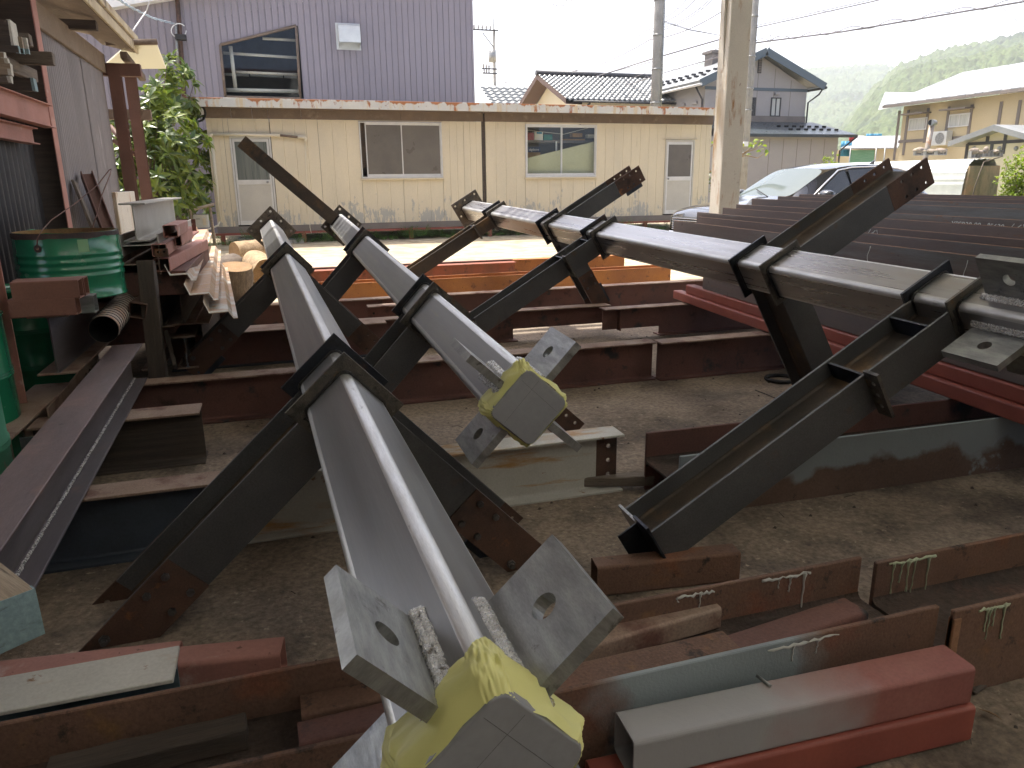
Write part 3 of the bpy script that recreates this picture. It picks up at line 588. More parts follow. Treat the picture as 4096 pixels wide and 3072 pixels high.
# pipe run over the left door
P_ = lambda x, y, dv=-.07: tuple(py(x, y, OV + dv) - Vector((0, OV, 0)))
pr = MB().tube([P_(848, 537), P_(1120, 541)], .033, 10); pr.build('drain_pipe', 'pvc', off_)
MB().tube([P_(1120, 541), P_(1192, 549)], .028, 10).build('drain_pipe', 'browntrim', off_)
MB().tube([P_(1190, 547), P_(1216, 549), P_(1222, 553), P_(1221, 568)], .038, 10).build('pipe_elbow', 'pvc', off_)
MB().tube([P_(842, 552), P_(841, 540), P_(850, 536)], .04, 10).build('pipe_elbow', 'pvc', off_)
MB().tube([P_(846, 552), P_(868, 740), P_(879, 884)], .034, 10).build('drain_pipe', 'pvc', off_)
MB().tube([P_(879, 884), P_(872, 902), P_(840, 915, -.3), P_(815, 925, -.6)], .022, 8).build('drain_hose', 'pvc', off_)
MB().tube([P_(1219, 560), P_(1225, 700), P_(1238, 880), P_(1240, 910), P_(1246, 935)], .007, 6).build('cable', 'pvc', off_)
# things inside the right-hand window
iv = .35
def ibox(x0, x1, y0, y1, mat, V=iv, d=.2):
    a = of(x0, y1, OV + V); b = of(x1, y0, OV + V); return MB().box(a.x, b.x, V, V + d, a.z, b.z, .004), a, b
sh = empty('storage_shelf', (0, OV, 0)); tag(sh, 'grey shelf with boxes seen through the clear office window', 'shelf')
m, a, b = ibox(2106, 2375, 562, 570, 'lug', .38, .3); m.build('shelf_board', 'greybrown', sh)
m, a, b = ibox(2222, 2229, 565, 700, 'lug', .36, .02); m.build('shelf_upright', 'alu', sh)
def inbox(x0, x1, y0, y1, mat, lab, name='box', V=.40, d=.2, cat='box', z_ok=None):
    m, a, b = ibox(x0, x1, y0, y1, mat, V, d); o = m.build(name, mat); o.location = (0, OV, 0); tag(o, lab, cat, 'boxes inside the clear office window'); return o, a, b
MA['cardboard'] = surf('brown_cardboard', (0.42, 0.26, 0.12), (0.36, 0.22, 0.10), 3, .8)
MA['navybox'] = plain('dark_blue_card', (0.06, 0.08, 0.13), .6); MA['whitebox'] = plain('white_card', (0.7, 0.7, 0.66), .6); MA['tealbox'] = plain('teal_plastic', (0.03, 0.2, 0.17), .5); MA['redbox'] = plain('dull_red_plastic', (0.3, 0.06, 0.06), .5)
o, a, b = inbox(2108, 2162, 587, 609, 'navybox', 'dark blue box with white lettering inside the office window')
lettering_todo = [(o, 'digiborn', (a.x + .05, .3975, (a.z + b.z) / 2 - .03), .085)]
inbox(2108, 2162, 609.5, 631, 'cardboard', 'brown cardboard box under the dark blue box in the office window')
o, a, b = inbox(2139, 2172, 526, 561, 'whitebox', 'white carton with a blue stripe on the shelf in the office window')
MB().box(a.x + .05, b.x - .03, .398, .3995, a.z + .16, a.z + .21).build('blue_stripe', 'tarp', o)
inbox(2107, 2136, 530, 561, 'redbox', 'dull red tub on the shelf at the left of the office window', 'tub')
inbox(2176, 2210, 538, 561, 'tealbox', 'teal crate on the shelf beside the white carton', 'crate')
inbox(2255, 2340, 556, 562, 'cardboard', 'flat orange-brown box on the shelf in the right sash', V=.42)
inbox(2290, 2330, 533, 548, 'cardboard', 'small tan box high on the shelf in the right sash', V=.45)
inbox(2352, 2377, 538, 552, 'whitebox', 'stack of white boxes at the right edge of the office window', V=.40)
a0, a1, a2, a3 = of(2107, 633, OV + .14), of(2377, 566, OV + .14), of(2377, 695, OV + .14), of(2111, 692, OV + .14)
MA['palegreenboard'] = surf('pale_green_board', (0.50, 0.49, 0.32), (0.47, 0.46, 0.30), 2, .6, bump=0)
mb = MB().prism([(p.x, p.z) for p in (a3, a2, a1, a0)], .14, .155, 'y'); o = mb.build('leaning_board', 'palegreenboard'); o.location = (0, OV, 0); tag(o, 'pale green board propped slantwise inside the clear office window', 'board')
mb = MB().tube([(of(2107, 520, OV + .3).x, .3, of(2107, 520, OV + .3).z), (of(2255, 537, OV + .3).x, .3, of(2255, 537, OV + .3).z), (of(2370, 507, OV + .3).x, .3, of(2370, 507, OV + .3).z)], .008, 6); o = mb.build('white_cord', 'pvc'); o.location = (0, OV, 0); tag(o, 'white cord sagging across the inside of the clear office window', 'cord')
# coil of hose at the left eave, doorstep blocks, small gas cabinet on its stand
c_ = py(785, 450, OV - .2); mb = MB()
for k in range(4):
    pts = [(.2 * math.cos(R(15 * i)) * (1 - .04 * k), .02 * k, .2 * math.sin(R(15 * i)) * (1 - .05 * k)) for i in range(25)]; mb.tube(pts, .012, 6, caps=False)
o = mb.build('hose_coil', 'rubber'); o.location = c_; o['kind'] = 'thing'; tag(o, 'coil of black hose hanging under the left eave of the office', 'hose')
def crateblk(x0, x1, y0, y1, V, lab, mat='lightweb'):
    a, b = py(x0, y1, V), py(x1, y0, V); r = empty('step_block', (a.x, V, a.z)); tag(r, lab, 'step', 'steps in front of the office door'); n = 3; w = (b.x - a.x) / n
    for k in range(n): MB().box(w * k + .008, w * (k + 1) - .008, 0, .35, 0, b.z - a.z, .006).build('block', mat, r)
    MB().box(0, b.x - a.x, -.01, .36, b.z - a.z + .002, b.z - a.z + .02).build('green_lid', 'frostgreen', r)
crateblk(955, 1035, 955, 978, OV - .25, 'low grey step of blocks below the left office door')
crateblk(1150, 1217, 957, 975, OV - .2, 'low grey step right of the column end, under the office wall')
g = py(800, 912, 17.6); st = empty('wooden_stand', (g.x, 17.6, ground_z(17.6))); tag(st, 'rickety pale wooden stand beside the office corner', 'stand')
def sl(x, y, V=17.6): return py(x, y, V) - Vector(st.location)
for (xa, ya, xb, yb, V) in ((762, 845, 772, 905, 17.5), (842, 832, 858, 945, 17.5), (772, 848, 778, 890, 18.1), (838, 828, 848, 900, 18.1)):
    a, b = sl(xa, ya, V), sl(xb, yb, V); b.z = 0.0; MB().tube([tuple(a), tuple(b)], .028, 4).build('leg', 'woodlight', st)
a, b = sl(750, 850, 17.45), sl(853, 824, 17.45)
MB().add([a, b, b + Vector((0, .7, .03)), a + Vector((0, .7, .03)), a + Vector((0, 0, .03)), b + Vector((0, 0, .03)), b + Vector((0, .7, .06)), a + Vector((0, .7, .06))], [(0, 1, 2, 3), (4, 5, 6, 7), (0, 1, 5, 4), (1, 2, 6, 5), (2, 3, 7, 6), (3, 0, 4, 7)]).build('top_board', 'woodlight', st)
a, b = py(778, 912, 17.75), py(830, 858, 17.75); cb2 = empty('gas_cabinet', (a.x, 17.75, a.z)); tag(cb2, 'small off-white metal cabinet under the wooden stand', 'cabinet')
MB().box(0, b.x - a.x, 0, .25, 0, b.z - a.z, .01).build('case', 'hood', cb2); MB().box(.18, .25, -.008, -.001, .05, .2, .002).build('notice_plate', 'pvc', cb2); MB().box(.05, .13, -.02, -.001, .18, .2).build('handle', 'lug', cb2)

# ------------------------------------------------------------------ mauve warehouse behind the office
WV = 24.0
def wf_(x, y, V=WV): return py(x, y, V)
wh = empty('warehouse', (0, WV, 0)); tag(wh, 'tall mauve ribbed-metal warehouse behind the office hut', 'warehouse')
wR = wf_(1888, 200).x; rake0 = wf_(262, 20); rake1 = wf_(340, 0)
slope = (rake1.z - rake0.z) / (rake1.x - rake0.x); wl_ = rake0.x - 3.0
def top_z(u): return min(rake0.z + (u - rake0.x) * slope, rake0.z + ((rake0.x + wR + 3) / 2 - rake0.x) * slope)
c1, c2, c3, c4 = wf_(881, 181), wf_(1184, 104), wf_(1201, 395), wf_(902, 388)
def in_win(u):
    if c4.x - 0.04 < u < c2.x + .1: return c1.z + (c2.z - c1.z) * (u - c1.x) / (c2.x - c1.x)
pitch = 0.1765; nP = int((wR - wl_) / pitch); pitch = (wR - wl_) / nP
for k in range(nP):
    u0 = wl_ + pitch * k; u1 = u0 + pitch; uc = (u0 + u1) / 2; zt_ = top_z(uc) - .05; hw = in_win(uc)
    prof = [(u0 + .004, 0), (u0 + .004, -.022), (u0 + .018, -.022), (u0 + .022, -.004), (u1 - .002, -.004), (u1 - .002, 0)]
    for z0, z1 in (((0, zt_),) if hw is None else ((0, c4.z), (hw + .02, zt_))):
        MB().prism(prof, z0, z1, 'z').build('cladding_strip', 'purple', wh)
MB().box(wR - .01, wR + .05, -.03, 12, 0, top_z(wR), .004).build('corner_flashing', 'purple', wh)
MB().box(wl_, wl_ + .1, 0.01, 12, 0, top_z(wl_)).build('side_wall', 'purple', wh)
xa = wl_ - .3; mb = MB().prism([(xa, top_z(xa) - .02), (wR + .3, top_z(wR + .3) - .02), (wR + .3, top_z(wR + .3) + .12), ((rake0.x + wR + 3) / 2, top_z(99) + .12), (xa, top_z(xa) + .12)], -.35, 12, 'y'); mb.build('roof', 'whiteline', wh)
bk = MB(); bk.box(wl_ + .2, c4.x - .2, .05, .08, 0, top_z(wl_)); bk.box(c2.x + .25, wR - .05, .05, .08, 0, top_z(wR) - .1); bk.build('inner_lining', 'black', wh)
MB().box(wl_ + .2, wR - .05, 3.0, 3.05, 0, 9).build('inside_dark_wall', 'navy', wh)
MB().box(wl_ + .2, wR - .05, .1, 3.0, 8.6, 8.7).build('ceiling', 'navy', wh)
fr = MB(); pts = [c4, c1, c2, c3]
for p, q in ((c4, c1), (c1, c2), (c2, c3), (c3, c4)):
    fr.tube([(p.x, -.03, p.z), (q.x, -.03, q.z)], .05, 4)
fw = fr.build('window', 'browntrim', wh)
MB().add([(p.x, -.01, p.z) for p in pts], [(0, 1, 2, 3)]).build('pane', 'glass', fw, fixn=False)
for (x0, y0, x1, y1, V, r, mt) in ((1050, 154, 1182, 162, .5, .05, 'ivory'), (893, 212, 1186, 231, .5, .05, 'ivory'), (942, 288, 1190, 299, .5, .05, 'ivory'), (905, 360, 1196, 366, .3, .07, 'ivory'), (922, 185, 942, 352, .3, .07, 'ivory'), (898, 297, 995, 301, 2.2, .05, 'whiteline'), (1000, 300, 1132, 307, 2.2, .05, 'whiteline'), (1137, 307, 1188, 310, 2.2, .05, 'whiteline')):
    a, b = wf_(x0, y0, WV + V), wf_(x1, y1, WV + V); MB().tube([(a.x, V, a.z), (b.x, V, b.z)], r, 4).build('inside_rail', mt, fw)
ha_, hb_ = wf_(1340, 96), wf_(1440, 198)
hx0, hx1, hz0, hz1 = ha_.x, hb_.x, hb_.z, ha_.z
hd = MB(); prof = [(0, hz1), (-.18, hz1 - .015), (-.32, hz1 - .09), (-.39, hz1 - .24), (-.42, hz0 + .12)]
v = []; 
for p in prof: v += [(hx0 + .05, p[0], p[1]), (hx1 - .01, p[0], p[1])]
hd.add(v, [[2 * i, 2 * i + 1, 2 * i + 3, 2 * i + 2] for i in range(4)], None, True)
for x in (hx0 + .05, hx1 - .01): hd.add([(x, p[0], p[1]) for p in prof] + [(x, 0, hz0)], [list(range(6))])
hh_ = hd.build('exhaust_hood', 'hood', wh, fixn=False)
MB().box(hx0, hx1 + .03, -.035, -.024, hz0 - .03, hz1 + .03).build('back_plate', 'hood', hh_)
mb = MB().tube([tuple(wf_(710, 0, WV - .1) - Vector((0, WV, 0))), tuple(wf_(737, 395, WV - .1) - Vector((0, WV, 0)))], .06, 8); mb.build('rusty_pipe', 'splice', wh)
mb = MB().tube([tuple(wf_(703, 90, WV - .2) - Vector((0, WV, 0))), tuple(wf_(712, 275, WV - .2) - Vector((0, WV, 0)))], .035, 8); mb.build('conduit', 'lug', wh)
a, b = wf_(702, 160, WV - .3), wf_(744, 140, WV - .3); MB().box(a.x, b.x, -.42, -.2, a.z, b.z, .01).build('meter_box', 'rubber', wh)
mb = MB().tube([tuple(wf_(715 + 30 * math.cos(R(20 * k)), 122 + 28 * math.sin(R(20 * k)), WV - .35) - Vector((0, WV, 0))) for k in range(17)], .014, 5); mb.build('cable_loop', 'whiteline', wh)

# ------------------------------------------------------------------ houses
MA['tile'] = surf('silvery_roof_tile', (0.24, 0.25, 0.245), (0.16, 0.17, 0.17), 3, 0.33, 0.0, 0.12, 30, bump=0.0)
MA['slate'] = surf('grey_slate_roof', (0.25, 0.26, 0.265), (0.20, 0.21, 0.215), 1.5, 0.45, 0.0, 0.06, 30, bump=0.0)
MA['bluetrim'] = plain('blue_grey_trim', (0.085, 0.115, 0.14), .5); MA['darktrim'] = plain('dark_trim', (0.035, 0.035, 0.04), .5)
MA['greysiding'] = surf('grey_lavender_siding', (0.35, 0.335, 0.325), (0.32, 0.305, 0.30), .6, .7, 0, .04, 20, bump=0)
MA['creamwall'] = surf('cream_plaster', (0.60, 0.54, 0.40), (0.56, 0.50, 0.37), .6, .8, 0, .04, 20, bump=0)
MA['beigewall'] = surf('beige_plaster', (0.50, 0.42, 0.27), (0.46, 0.39, 0.25), .6, .8, 0, .04, 20, bump=0)
MA['darkroof'] = surf('dark_slate_roof', (0.055, 0.07, 0.08), (0.04, 0.05, 0.06), 2, .35, 0, .08, 20, bump=0)
MA['curtain'] = surf('white_curtain', (0.55, 0.56, 0.52), (0.42, 0.43, 0.40), 9, .7, 0, .05, 20, stretch=(3, 3, .1), bump=0)
MA['reddishbrown'] = plain('red_brown_soffit', (0.085, 0.045, 0.032), .6)
def hwin(parent, o, ux, x0, x1, z0, z1, fm='darktrim', pm='curtain', nrm=(0, -1, 0)):
    """Two-light window on a wall; o = wall point, ux = unit vector along the wall."""
    n = Vector(nrm); ux = Vector(ux)
    T = Matrix(((ux.x, -n.x, 0, o[0]), (ux.y, -n.y, 0, o[1]), (0, 0, 1, 0), (0, 0, 0, 1)))
    w = MB(); b = .05
    w.box(x0, x1, -.05, .02, z1 - b, z1, 0, T); w.box(x0, x1, -.06, .02, z0, z0 + b, 0, T); w.box(x0, x0 + b, -.05, .02, z0 + b, z1 - b, 0, T); w.box(x1 - b, x1, -.05, .02, z0 + b, z1 - b, 0, T)
    c = (x0 + x1) / 2; w.box(c - .025, c + .025, -.04, .02, z0 + b, z1 - b, 0, T)
    f = w.build('window', fm, parent)
    for a, e in ((x0 + b, c - .025), (c + .025, x1 - b)): MB().box(a, e, -.012, .0, z0 + b, z1 - b, 0, T).build('pane', pm, f)
    return f
# grey two-storey house: gable faces the yard, roof runs away
HV = 36.0
gh = empty('grey_house', (0, 0, 0)); tag(gh, 'grey two-storey house with dark blue-grey roof trim, gable facing the yard', 'house')
gl, gr = py(2822, 340, HV), py(3228, 360, HV); ap = py(3067, 212, HV); ez = py(3228, 352, HV).z; dep = 15.0
hw_ = gr.x - gl.x; um = (gl.x + gr.x) / 2
MB().prism([(gl.x, -0.2), (gr.x, -.2), (gr.x, ez), (um, ap.z - .1), (gl.x, ez)], HV, HV + dep, 'y').build('wall', 'greysiding', gh)
for k in range(1, 6):
    u = gl.x + hw_ * k / 6; MB().box(u - .012, u + .012, HV - .006, HV + .01, 3.2, ez + (ap.z - ez) * (1 - abs(u - um) / (hw_ / 2)) - .2).build('siding_joint', 'greybrown', gh)
zb1 = py(3100, 357, HV).z; zb2 = py(3100, 480, HV).z
MB().box(gl.x - .02, gr.x + .02, HV - .03, HV, zb1 - .1, zb1 + .05).build('belt_course', 'bluetrim', gh); MB().box(gl.x - .02, gr.x + .02, HV - .05, HV, zb2 - .15, zb2 + .2).build('belt_course', 'greybrown', gh)
et, el_ = py(3301, 345, HV - .6), py(2801, 330, HV - .6); at = py(3067, 203, HV - .6)
for e in (et, el_):
    d = Vector((e.x - at.x, 0, e.z - at.z)); n = Vector((-d.z, 0, d.x)).normalized(); n = n if n.z > 0 else -n
    q = [at, e, e + n * .12, at + n * .12]
    MB().add([(p.x, HV - .6, p.z) for p in q] + [(p.x, HV + dep + .5, p.z) for p in q], [(0, 1, 2, 3), (4, 5, 6, 7), (0, 1, 5, 4), (1, 2, 6, 5), (2, 3, 7, 6), (3, 0, 4, 7)]).build('roof', 'slate', gh)
    q = [at + n * .16, e + n * .16, e - n * .22, at - n * .22]
    MB().add([(p.x, HV - .66, p.z) for p in q] + [(p.x, HV - .605, p.z) for p in q], [(0, 1, 2, 3), (4, 5, 6, 7), (0, 1, 5, 4), (1, 2, 6, 5), (2, 3, 7, 6), (3, 0, 4, 7)]).build('bargeboard', 'bluetrim', gh)
    MB().tube([(e.x, HV - .7, e.z - .08), (e.x, HV + dep + .4, e.z - .08)], .07, 8).build('gutter', 'alu' if e is el_ else 'darktrim', gh)
    sg = MB()
    for r_ in (0.62, .8):
        for k in range(20):
            p = at.lerp(e, r_) + n * .14; sg.box(p.x - .12, p.x + .12, HV + .2 + k * .72, HV + .32 + k * .72, p.z, p.z + .1)
    sg.build('snow_guard', 'darktrim', gh)['kind'] = 'stuff'
a, b = py(3079, 466, HV), py(3124, 391, HV); hwin(gh, (0, HV), (1, 0, 0), a.x, b.x, a.z, b.z)
a, b = py(3004, 463, HV), py(3023, 390, HV); hwin(gh, (0, HV), (1, 0, 0), a.x, b.x, a.z, b.z)
a, b = py(3029, 293, HV), py(3048, 228, HV); vt = MB()
vt.box(a.x, b.x, HV - .04, HV, a.z, b.z); vt = vt.build('gable_vent', 'darktrim', gh)
for k in range(9): z_ = a.z + .05 + (b.z - a.z) * k / 9.5; MB().box(a.x + .03, b.x - .03, HV - .07, HV - .042, z_, z_ + .05).build('slat', 'greybrown', vt)
a, b = py(3096, 380, HV), py(3114, 370, HV); MB().box(a.x, b.x, HV - .12, HV, a.z, b.z, .02).build('vent_cover', 'greysiding', gh)
MB().tube([(gr.x + .55, HV - .6, ez - .05), (gr.x + .5, HV - .4, ez - .35), (gr.x + .08, HV - .08, ez - .75), (gr.x + .06, HV - .08, 3.2)], .05, 6).build('downpipe', 'darktrim', gh)
# left flank windows
for xx in (2520, 2620 - 70, 2715 - 40, 2735, 2783):
    p = px(xx, 400, gl.x); hwin(gh, (gl.x, 0), (0, 1, 0), p.y - .45, p.y + .45, 3.9, 5.0, nrm=(-1, 0, 0)); MB().box(gl.x - .12, gl.x, p.y - .22, p.y + .22, 5.35, 5.5, .02).build('vent_cover', 'greysiding', gh)
MB().tube([(gl.x - .5, HV + .1, ez - .1), (gl.x - .08, HV + .12, ez - .7), (gl.x - .08, HV + .12, 0)], .05, 6).build('downpipe', 'darktrim', gh)
cp = py(2865, 225, HV + 4); MB().box(cp.x - .5, cp.x + .5, HV + 3.6, HV + 4.4, cp.z - 1.8, cp.z + .1).build('chimney', 'greybrown', gh); MB().box(cp.x - .62, cp.x + .62, HV + 3.5, HV + 4.5, cp.z + .1, cp.z + .25).build('chimney_cap', 'greybrown', gh)
# porch roof
LV = HV - 2.2
ta_, tb2 = py(3022, 487, HV), py(3224, 492, HV); ba_, bb_ = py(3060, 541, LV - .5), py(3303, 537, LV - .5)
MB().add([(gl.x, HV, ta_.z), (gr.x + .6, HV, ta_.z), (gr.x + 1.3, LV - .5, bb_.z), (gl.x, LV - .5, bb_.z), (gl.x, HV, ta_.z - .15), (gr.x + .6, HV, ta_.z - .15), (gr.x + 1.3, LV - .5, bb_.z - .15), (gl.x, LV - .5, bb_.z - .15)], [(0, 1, 2, 3), (4, 5, 6, 7), (0, 1, 5, 4), (1, 2, 6, 5), (2, 3, 7, 6), (3, 0, 4, 7)]).build('porch_roof', 'darkroof', gh)
w0 = py(3060, 600, LV).x
MB().box(w0 - 5, gr.x + .5, LV, HV, -.2, bb_.z - .1).build('porch_wall', 'greysiding', gh)
for k in range(1, 6): u = w0 - .6 + (gr.x + .5 - w0 + .6) * k / 6; MB().box(u - .012, u + .012, LV - .006, LV + .01, 0, bb_.z - .2).build('siding_joint', 'greybrown', gh)
sg = MB()
for k in range(7):
    for j in (0, 1):
        t = .45 + .25 * j; x = gl.x + (gr.x + 1 - gl.x) * (.52 + .46 * (k + .5 * j) / 7); y = HV + (LV - .5 - HV) * t; z = ta_.z + (bb_.z - ta_.z) * t; sg.box(x - .1, x + .1, y, y + .08, z, z + .1)
sg.build('snow_guard', 'black', gh)['kind'] = 'stuff'
MB().tube([(gr.x + 1.25, LV - .5, bb_.z - .1), (gr.x + .62, LV - .06, bb_.z - .8), (gr.x + .6, LV - .06, 0)], .05, 6).build('downpipe', 'darktrim', gh)
MB().tube([tuple(py(3083, 62 + 65, HV + 2)), tuple(py(3078, 205, HV + 2))], .02, 4).build('aerial_mast', 'lug', gh)
# tiled house
TV = 41.0
th = empty('tiled_house', (0, 0, 0)); tag(th, 'cream house with a silvery tiled roof, above the right half of the office', 'house')
r0, r1 = py(2258, 303, TV + 2.5), py(2640, 315, TV + 2.5); e0, e1 = py(2327, 398, TV - 2), py(2560, 398, TV - 2)
rows, cols = 11, 26; dsl = (e0.z - r0.z) / rows
def tiled(parent, xl, xr, yr, zr, ye, ze, rows, cols, mat='tile', over=0.0):
    for i in range(rows):
        t0, t1 = i / rows, (i + 1) / rows; mb = MB(); v = []; f = []; n = cols * 6
        for k in range(n + 1):
            x = xl + (xr - xl) * k / n; ph = (k % 6) / 6; wv = .05 * math.sin(2 * math.pi * ph)
            for t, lift in ((t0, 0.0), (t1, .07)): v.append((x, yr + (ye - yr) * t, zr + (ze - zr) * t + wv + lift))
            v.append((x, yr + (ye - yr) * t1, zr + (ze - zr) * t1 + wv - .02))
        for k in range(n): f += [[3 * k, 3 * k + 3, 3 * k + 4, 3 * k + 1], [3 * k + 1, 3 * k + 4, 3 * k + 5, 3 * k + 2]]
        mb.add(v, f, None, True).build('tile_course', mat, parent, fixn=False)
tiled(th, e0.x - .9, r1.x, r0.y, r0.z, e0.y, e0.z, rows, cols)
tiled(th, e0.x - .9, r1.x, r0.y, r0.z, r0.y + 4.5, e0.z, 8, cols)
MB().tube([(e0.x - 1.0, r0.y, r0.z + .1), (r1.x, r0.y, r0.z + .1)], .16, 8).build('ridge_tiles', 'darktrim', th)
g0 = e0.x
MB().prism([(e0.y + .5, 0), (e0.y + .5, e0.z - .1), (r0.y, r0.z - .25), (r0.y + 4.0, e0.z - .1), (r0.y + 4.0, 0)], g0, r1.x, 'x').build('wall', 'creamwall', th)
for e in ((e0.y - .1, e0.z), (r0.y + 4.6, e0.z)):
    MB().add([(g0 - .95, r0.y, r0.z + .05), (g0 - .95, e[0], e[1] + .05), (g0 - .95, e[0], e[1] - .25), (g0 - .95, r0.y, r0.z - .25), (g0 - .02, r0.y, r0.z - .02), (g0 - .02, e[0], e[1] - .05), (g0 - .02, e[0], e[1] - .25), (g0 - .02, r0.y, r0.z - .25)], [(0, 1, 2, 3), (4, 5, 6, 7), (3, 2, 6, 7)]).build('verge', 'reddishbrown', th)
MB().box(g0, r1.x, e0.y + .47, e0.y + .5, e0.z - .75, e0.z - .55).build('belt_course', 'darktrim', th)
MB().tube([(g0 - .5, e0.y - .05, e0.z - .1), (r1.x, e0.y - .05, e0.z - .1)], .06, 6).build('gutter', 'darktrim', th)
MB().tube([(g0 + .5, e0.y, e0.z - .15), (g0 + .1, e0.y + .4, e0.z - .6), (g0 + .1, e0.y + .42, 0)], .05, 6).build('downpipe', 'darktrim', th)
# farther roof at its left
fh = empty('far_tiled_house', (0, 0, 0)); tag(fh, 'far house showing only a pale tiled roof slope left of the tiled house', 'house')
a, b = py(2235, 352, 58), py(2045, 418, 53)
tiled(fh, b.x - 1, a.x + 6, a.y, a.z, 53, b.z - .6, 9, 22); MB().box(b.x, a.x + 5, 54, 62, 0, b.z - .6).build('wall', 'creamwall', fh)
MB().tube([tuple(py(2151, 375, 56)), tuple(py(2151, 318, 56))], .04, 4).build('aerial_mast', 'lug', fh)
# beige half-timbered house at the right: long wall faces left
BU = 30.0
bh = empty('beige_house', (0, 0, 0)); tag(bh, 'beige house with dark timber strips and a pale metal roof at the right edge', 'house')
def bw(x, y): return px(x, y, BU)
far = bw(3590, 640).y; near = 15.0; bez = bw(3620, 425).z
MB().box(BU, BU + 8, near, far, -.2, bez).build('wall', 'beigewall', bh)
def bstrip(x0, y0, x1, y1, w=.14, vert=True):
    a, b = bw(x0, y0), bw(x1, y1)
    if vert: MB().box(BU - .03, BU, a.y - w / 2, a.y + w / 2, b.z, a.z).build('timber_strip', 'greybrown', bh)
    else: MB().box(BU - .035, BU - .001, min(a.y, b.y), max(a.y, b.y), a.z - w / 2, a.z + w / 2).build('timber_strip', 'greybrown', bh)
for x, yt, yb in ((3600, 442, 640), (3635, 440, 620), (3715, 432, 570), (3798, 426, 560), (3890, 418, 560), (4008, 406, 520), (4083, 400, 510)): bstrip(x, yt, x, yb)
bstrip(3595, 567, 3880, 556, .14, False)
for x0, y0, x1, y1 in ((3634, 524, 3713, 468), (3794, 511, 3884, 450)):
    a, b = bw(x0, y0), bw(x1, y1); hwin(bh, (BU, 0), (0, 1, 0), b.y, a.y, a.z, b.z, 'alu', 'curtain', (-1, 0, 0))
    MB().box(BU - .55, BU, b.y - .15, a.y + .15, b.z + .16, b.z + .22).build('window_hood', 'greybrown', bh)
n = 40
for k in range(n):
    y0 = near - .5 + (far + .6 - near + .5) * k / n; y1 = near - .5 + (far + .6 - near + .5) * (k + 1) / n
    MB().prism([(BU - .7, bez + .05), (BU - .7, bez + .11), (BU + 4, bez + 1.75), (BU + 8.7, bez + .11), (BU + 8.7, bez + .05), (BU + 4, bez + 1.68)], y0, y1 - .03, 'y').build('roof_sheet', 'slate' if k % 2 else 'paleroof', bh)
MB().box(BU - .75, BU - .68, near - .5, far + .6, bez - .05, bez + .07).build('gutter', 'greybrown', bh)
dm = MB(); a = px(3570, 430, BU + .5)
a, b = px(3568, 433, BU - .5), px(3575, 363, BU + 2); c = px(3770, 372, BU + 3.2)
dm.add([(a.x, a.y + .9, a.z), (b.x, b.y + .6, b.z), (c.x, c.y, c.z), (BU + 1.0, far - 5, bez + .5)], [(0, 1, 2, 3)])
dm.build('upper_roof', 'paleroof', bh)
a = bw(3800, 580); ac = empty('air_conditioner', (BU - .42, bw(3778, 570).y, bw(3778, 582).z)); tag(ac, 'white outdoor air conditioner unit on the wall of the beige house', 'air conditioner')
MB().box(0, .36, -.45, .45, 0, .62, .02).build('case', 'hood', ac); MB().tube([(-.012, -.1, .31), (-.005, -.1, .31)], .25, 20).build('fan_grille', 'lug', ac)
# porch gable of the beige house
GU = 27.0
pg = empty('gabled_annex', (0, 0, 0)); tag(pg, 'low gabled annex with dark strips in front of the beige house', 'annex')
pa_, pk, pb_ = px(3829, 577, GU), px(4012, 512, GU), px(4290, 590, GU); wl0 = px(3868, 600, GU).y
MB().prism([(wl0, 0), (pb_.y + .4, 0), (pb_.y + .4, pa_.z + .1), (pk.y, pk.z - .1), (wl0, pa_.z + .15)], GU, BU, 'x').build('wall', 'creamwall', pg)
for e in (pa_, pb_):
    MB().add([(GU - .5, pk.y, pk.z + .12), (GU - .5, e.y, e.z + .1), (BU, e.y, e.z + .1), (BU, pk.y, pk.z + .12), (GU - .5, pk.y, pk.z - .1), (GU - .5, e.y, e.z - .1), (BU, e.y, e.z - .1), (BU, pk.y, pk.z - .1)], [(0, 1, 2, 3), (4, 5, 6, 7), (0, 1, 5, 4), (1, 2, 6, 5), (2, 3, 7, 6), (3, 0, 4, 7)]).build('roof', 'slate', pg)
zz = px(3950, 573, GU).z
MB().box(GU - .03, GU, pb_.y + .4, wl0, zz - .05, zz + .07).build('timber_strip', 'darktrim', pg)
for x, yt, yb in ((3872, 575, 640), (3953, 545, 573), (3970, 575, 620), (4027, 525, 615)):
    p = px(x, yt, GU); q = px(x, yb, GU); MB().box(GU - .035, GU - .002, p.y - .06, p.y + .06, q.z, p.z).build('timber_strip', 'darktrim', pg)
for x in (3897, 3998, 4065): p = px(x, 594, GU); MB().lathe([(0, -.06), (.07, -.05), (.09, 0)], 12, Matrix.Translation((GU, p.y, p.z)) @ Matrix.Rotation(math.pi / 2, 4, 'Y')).build('vent_cap', 'lug', pg)
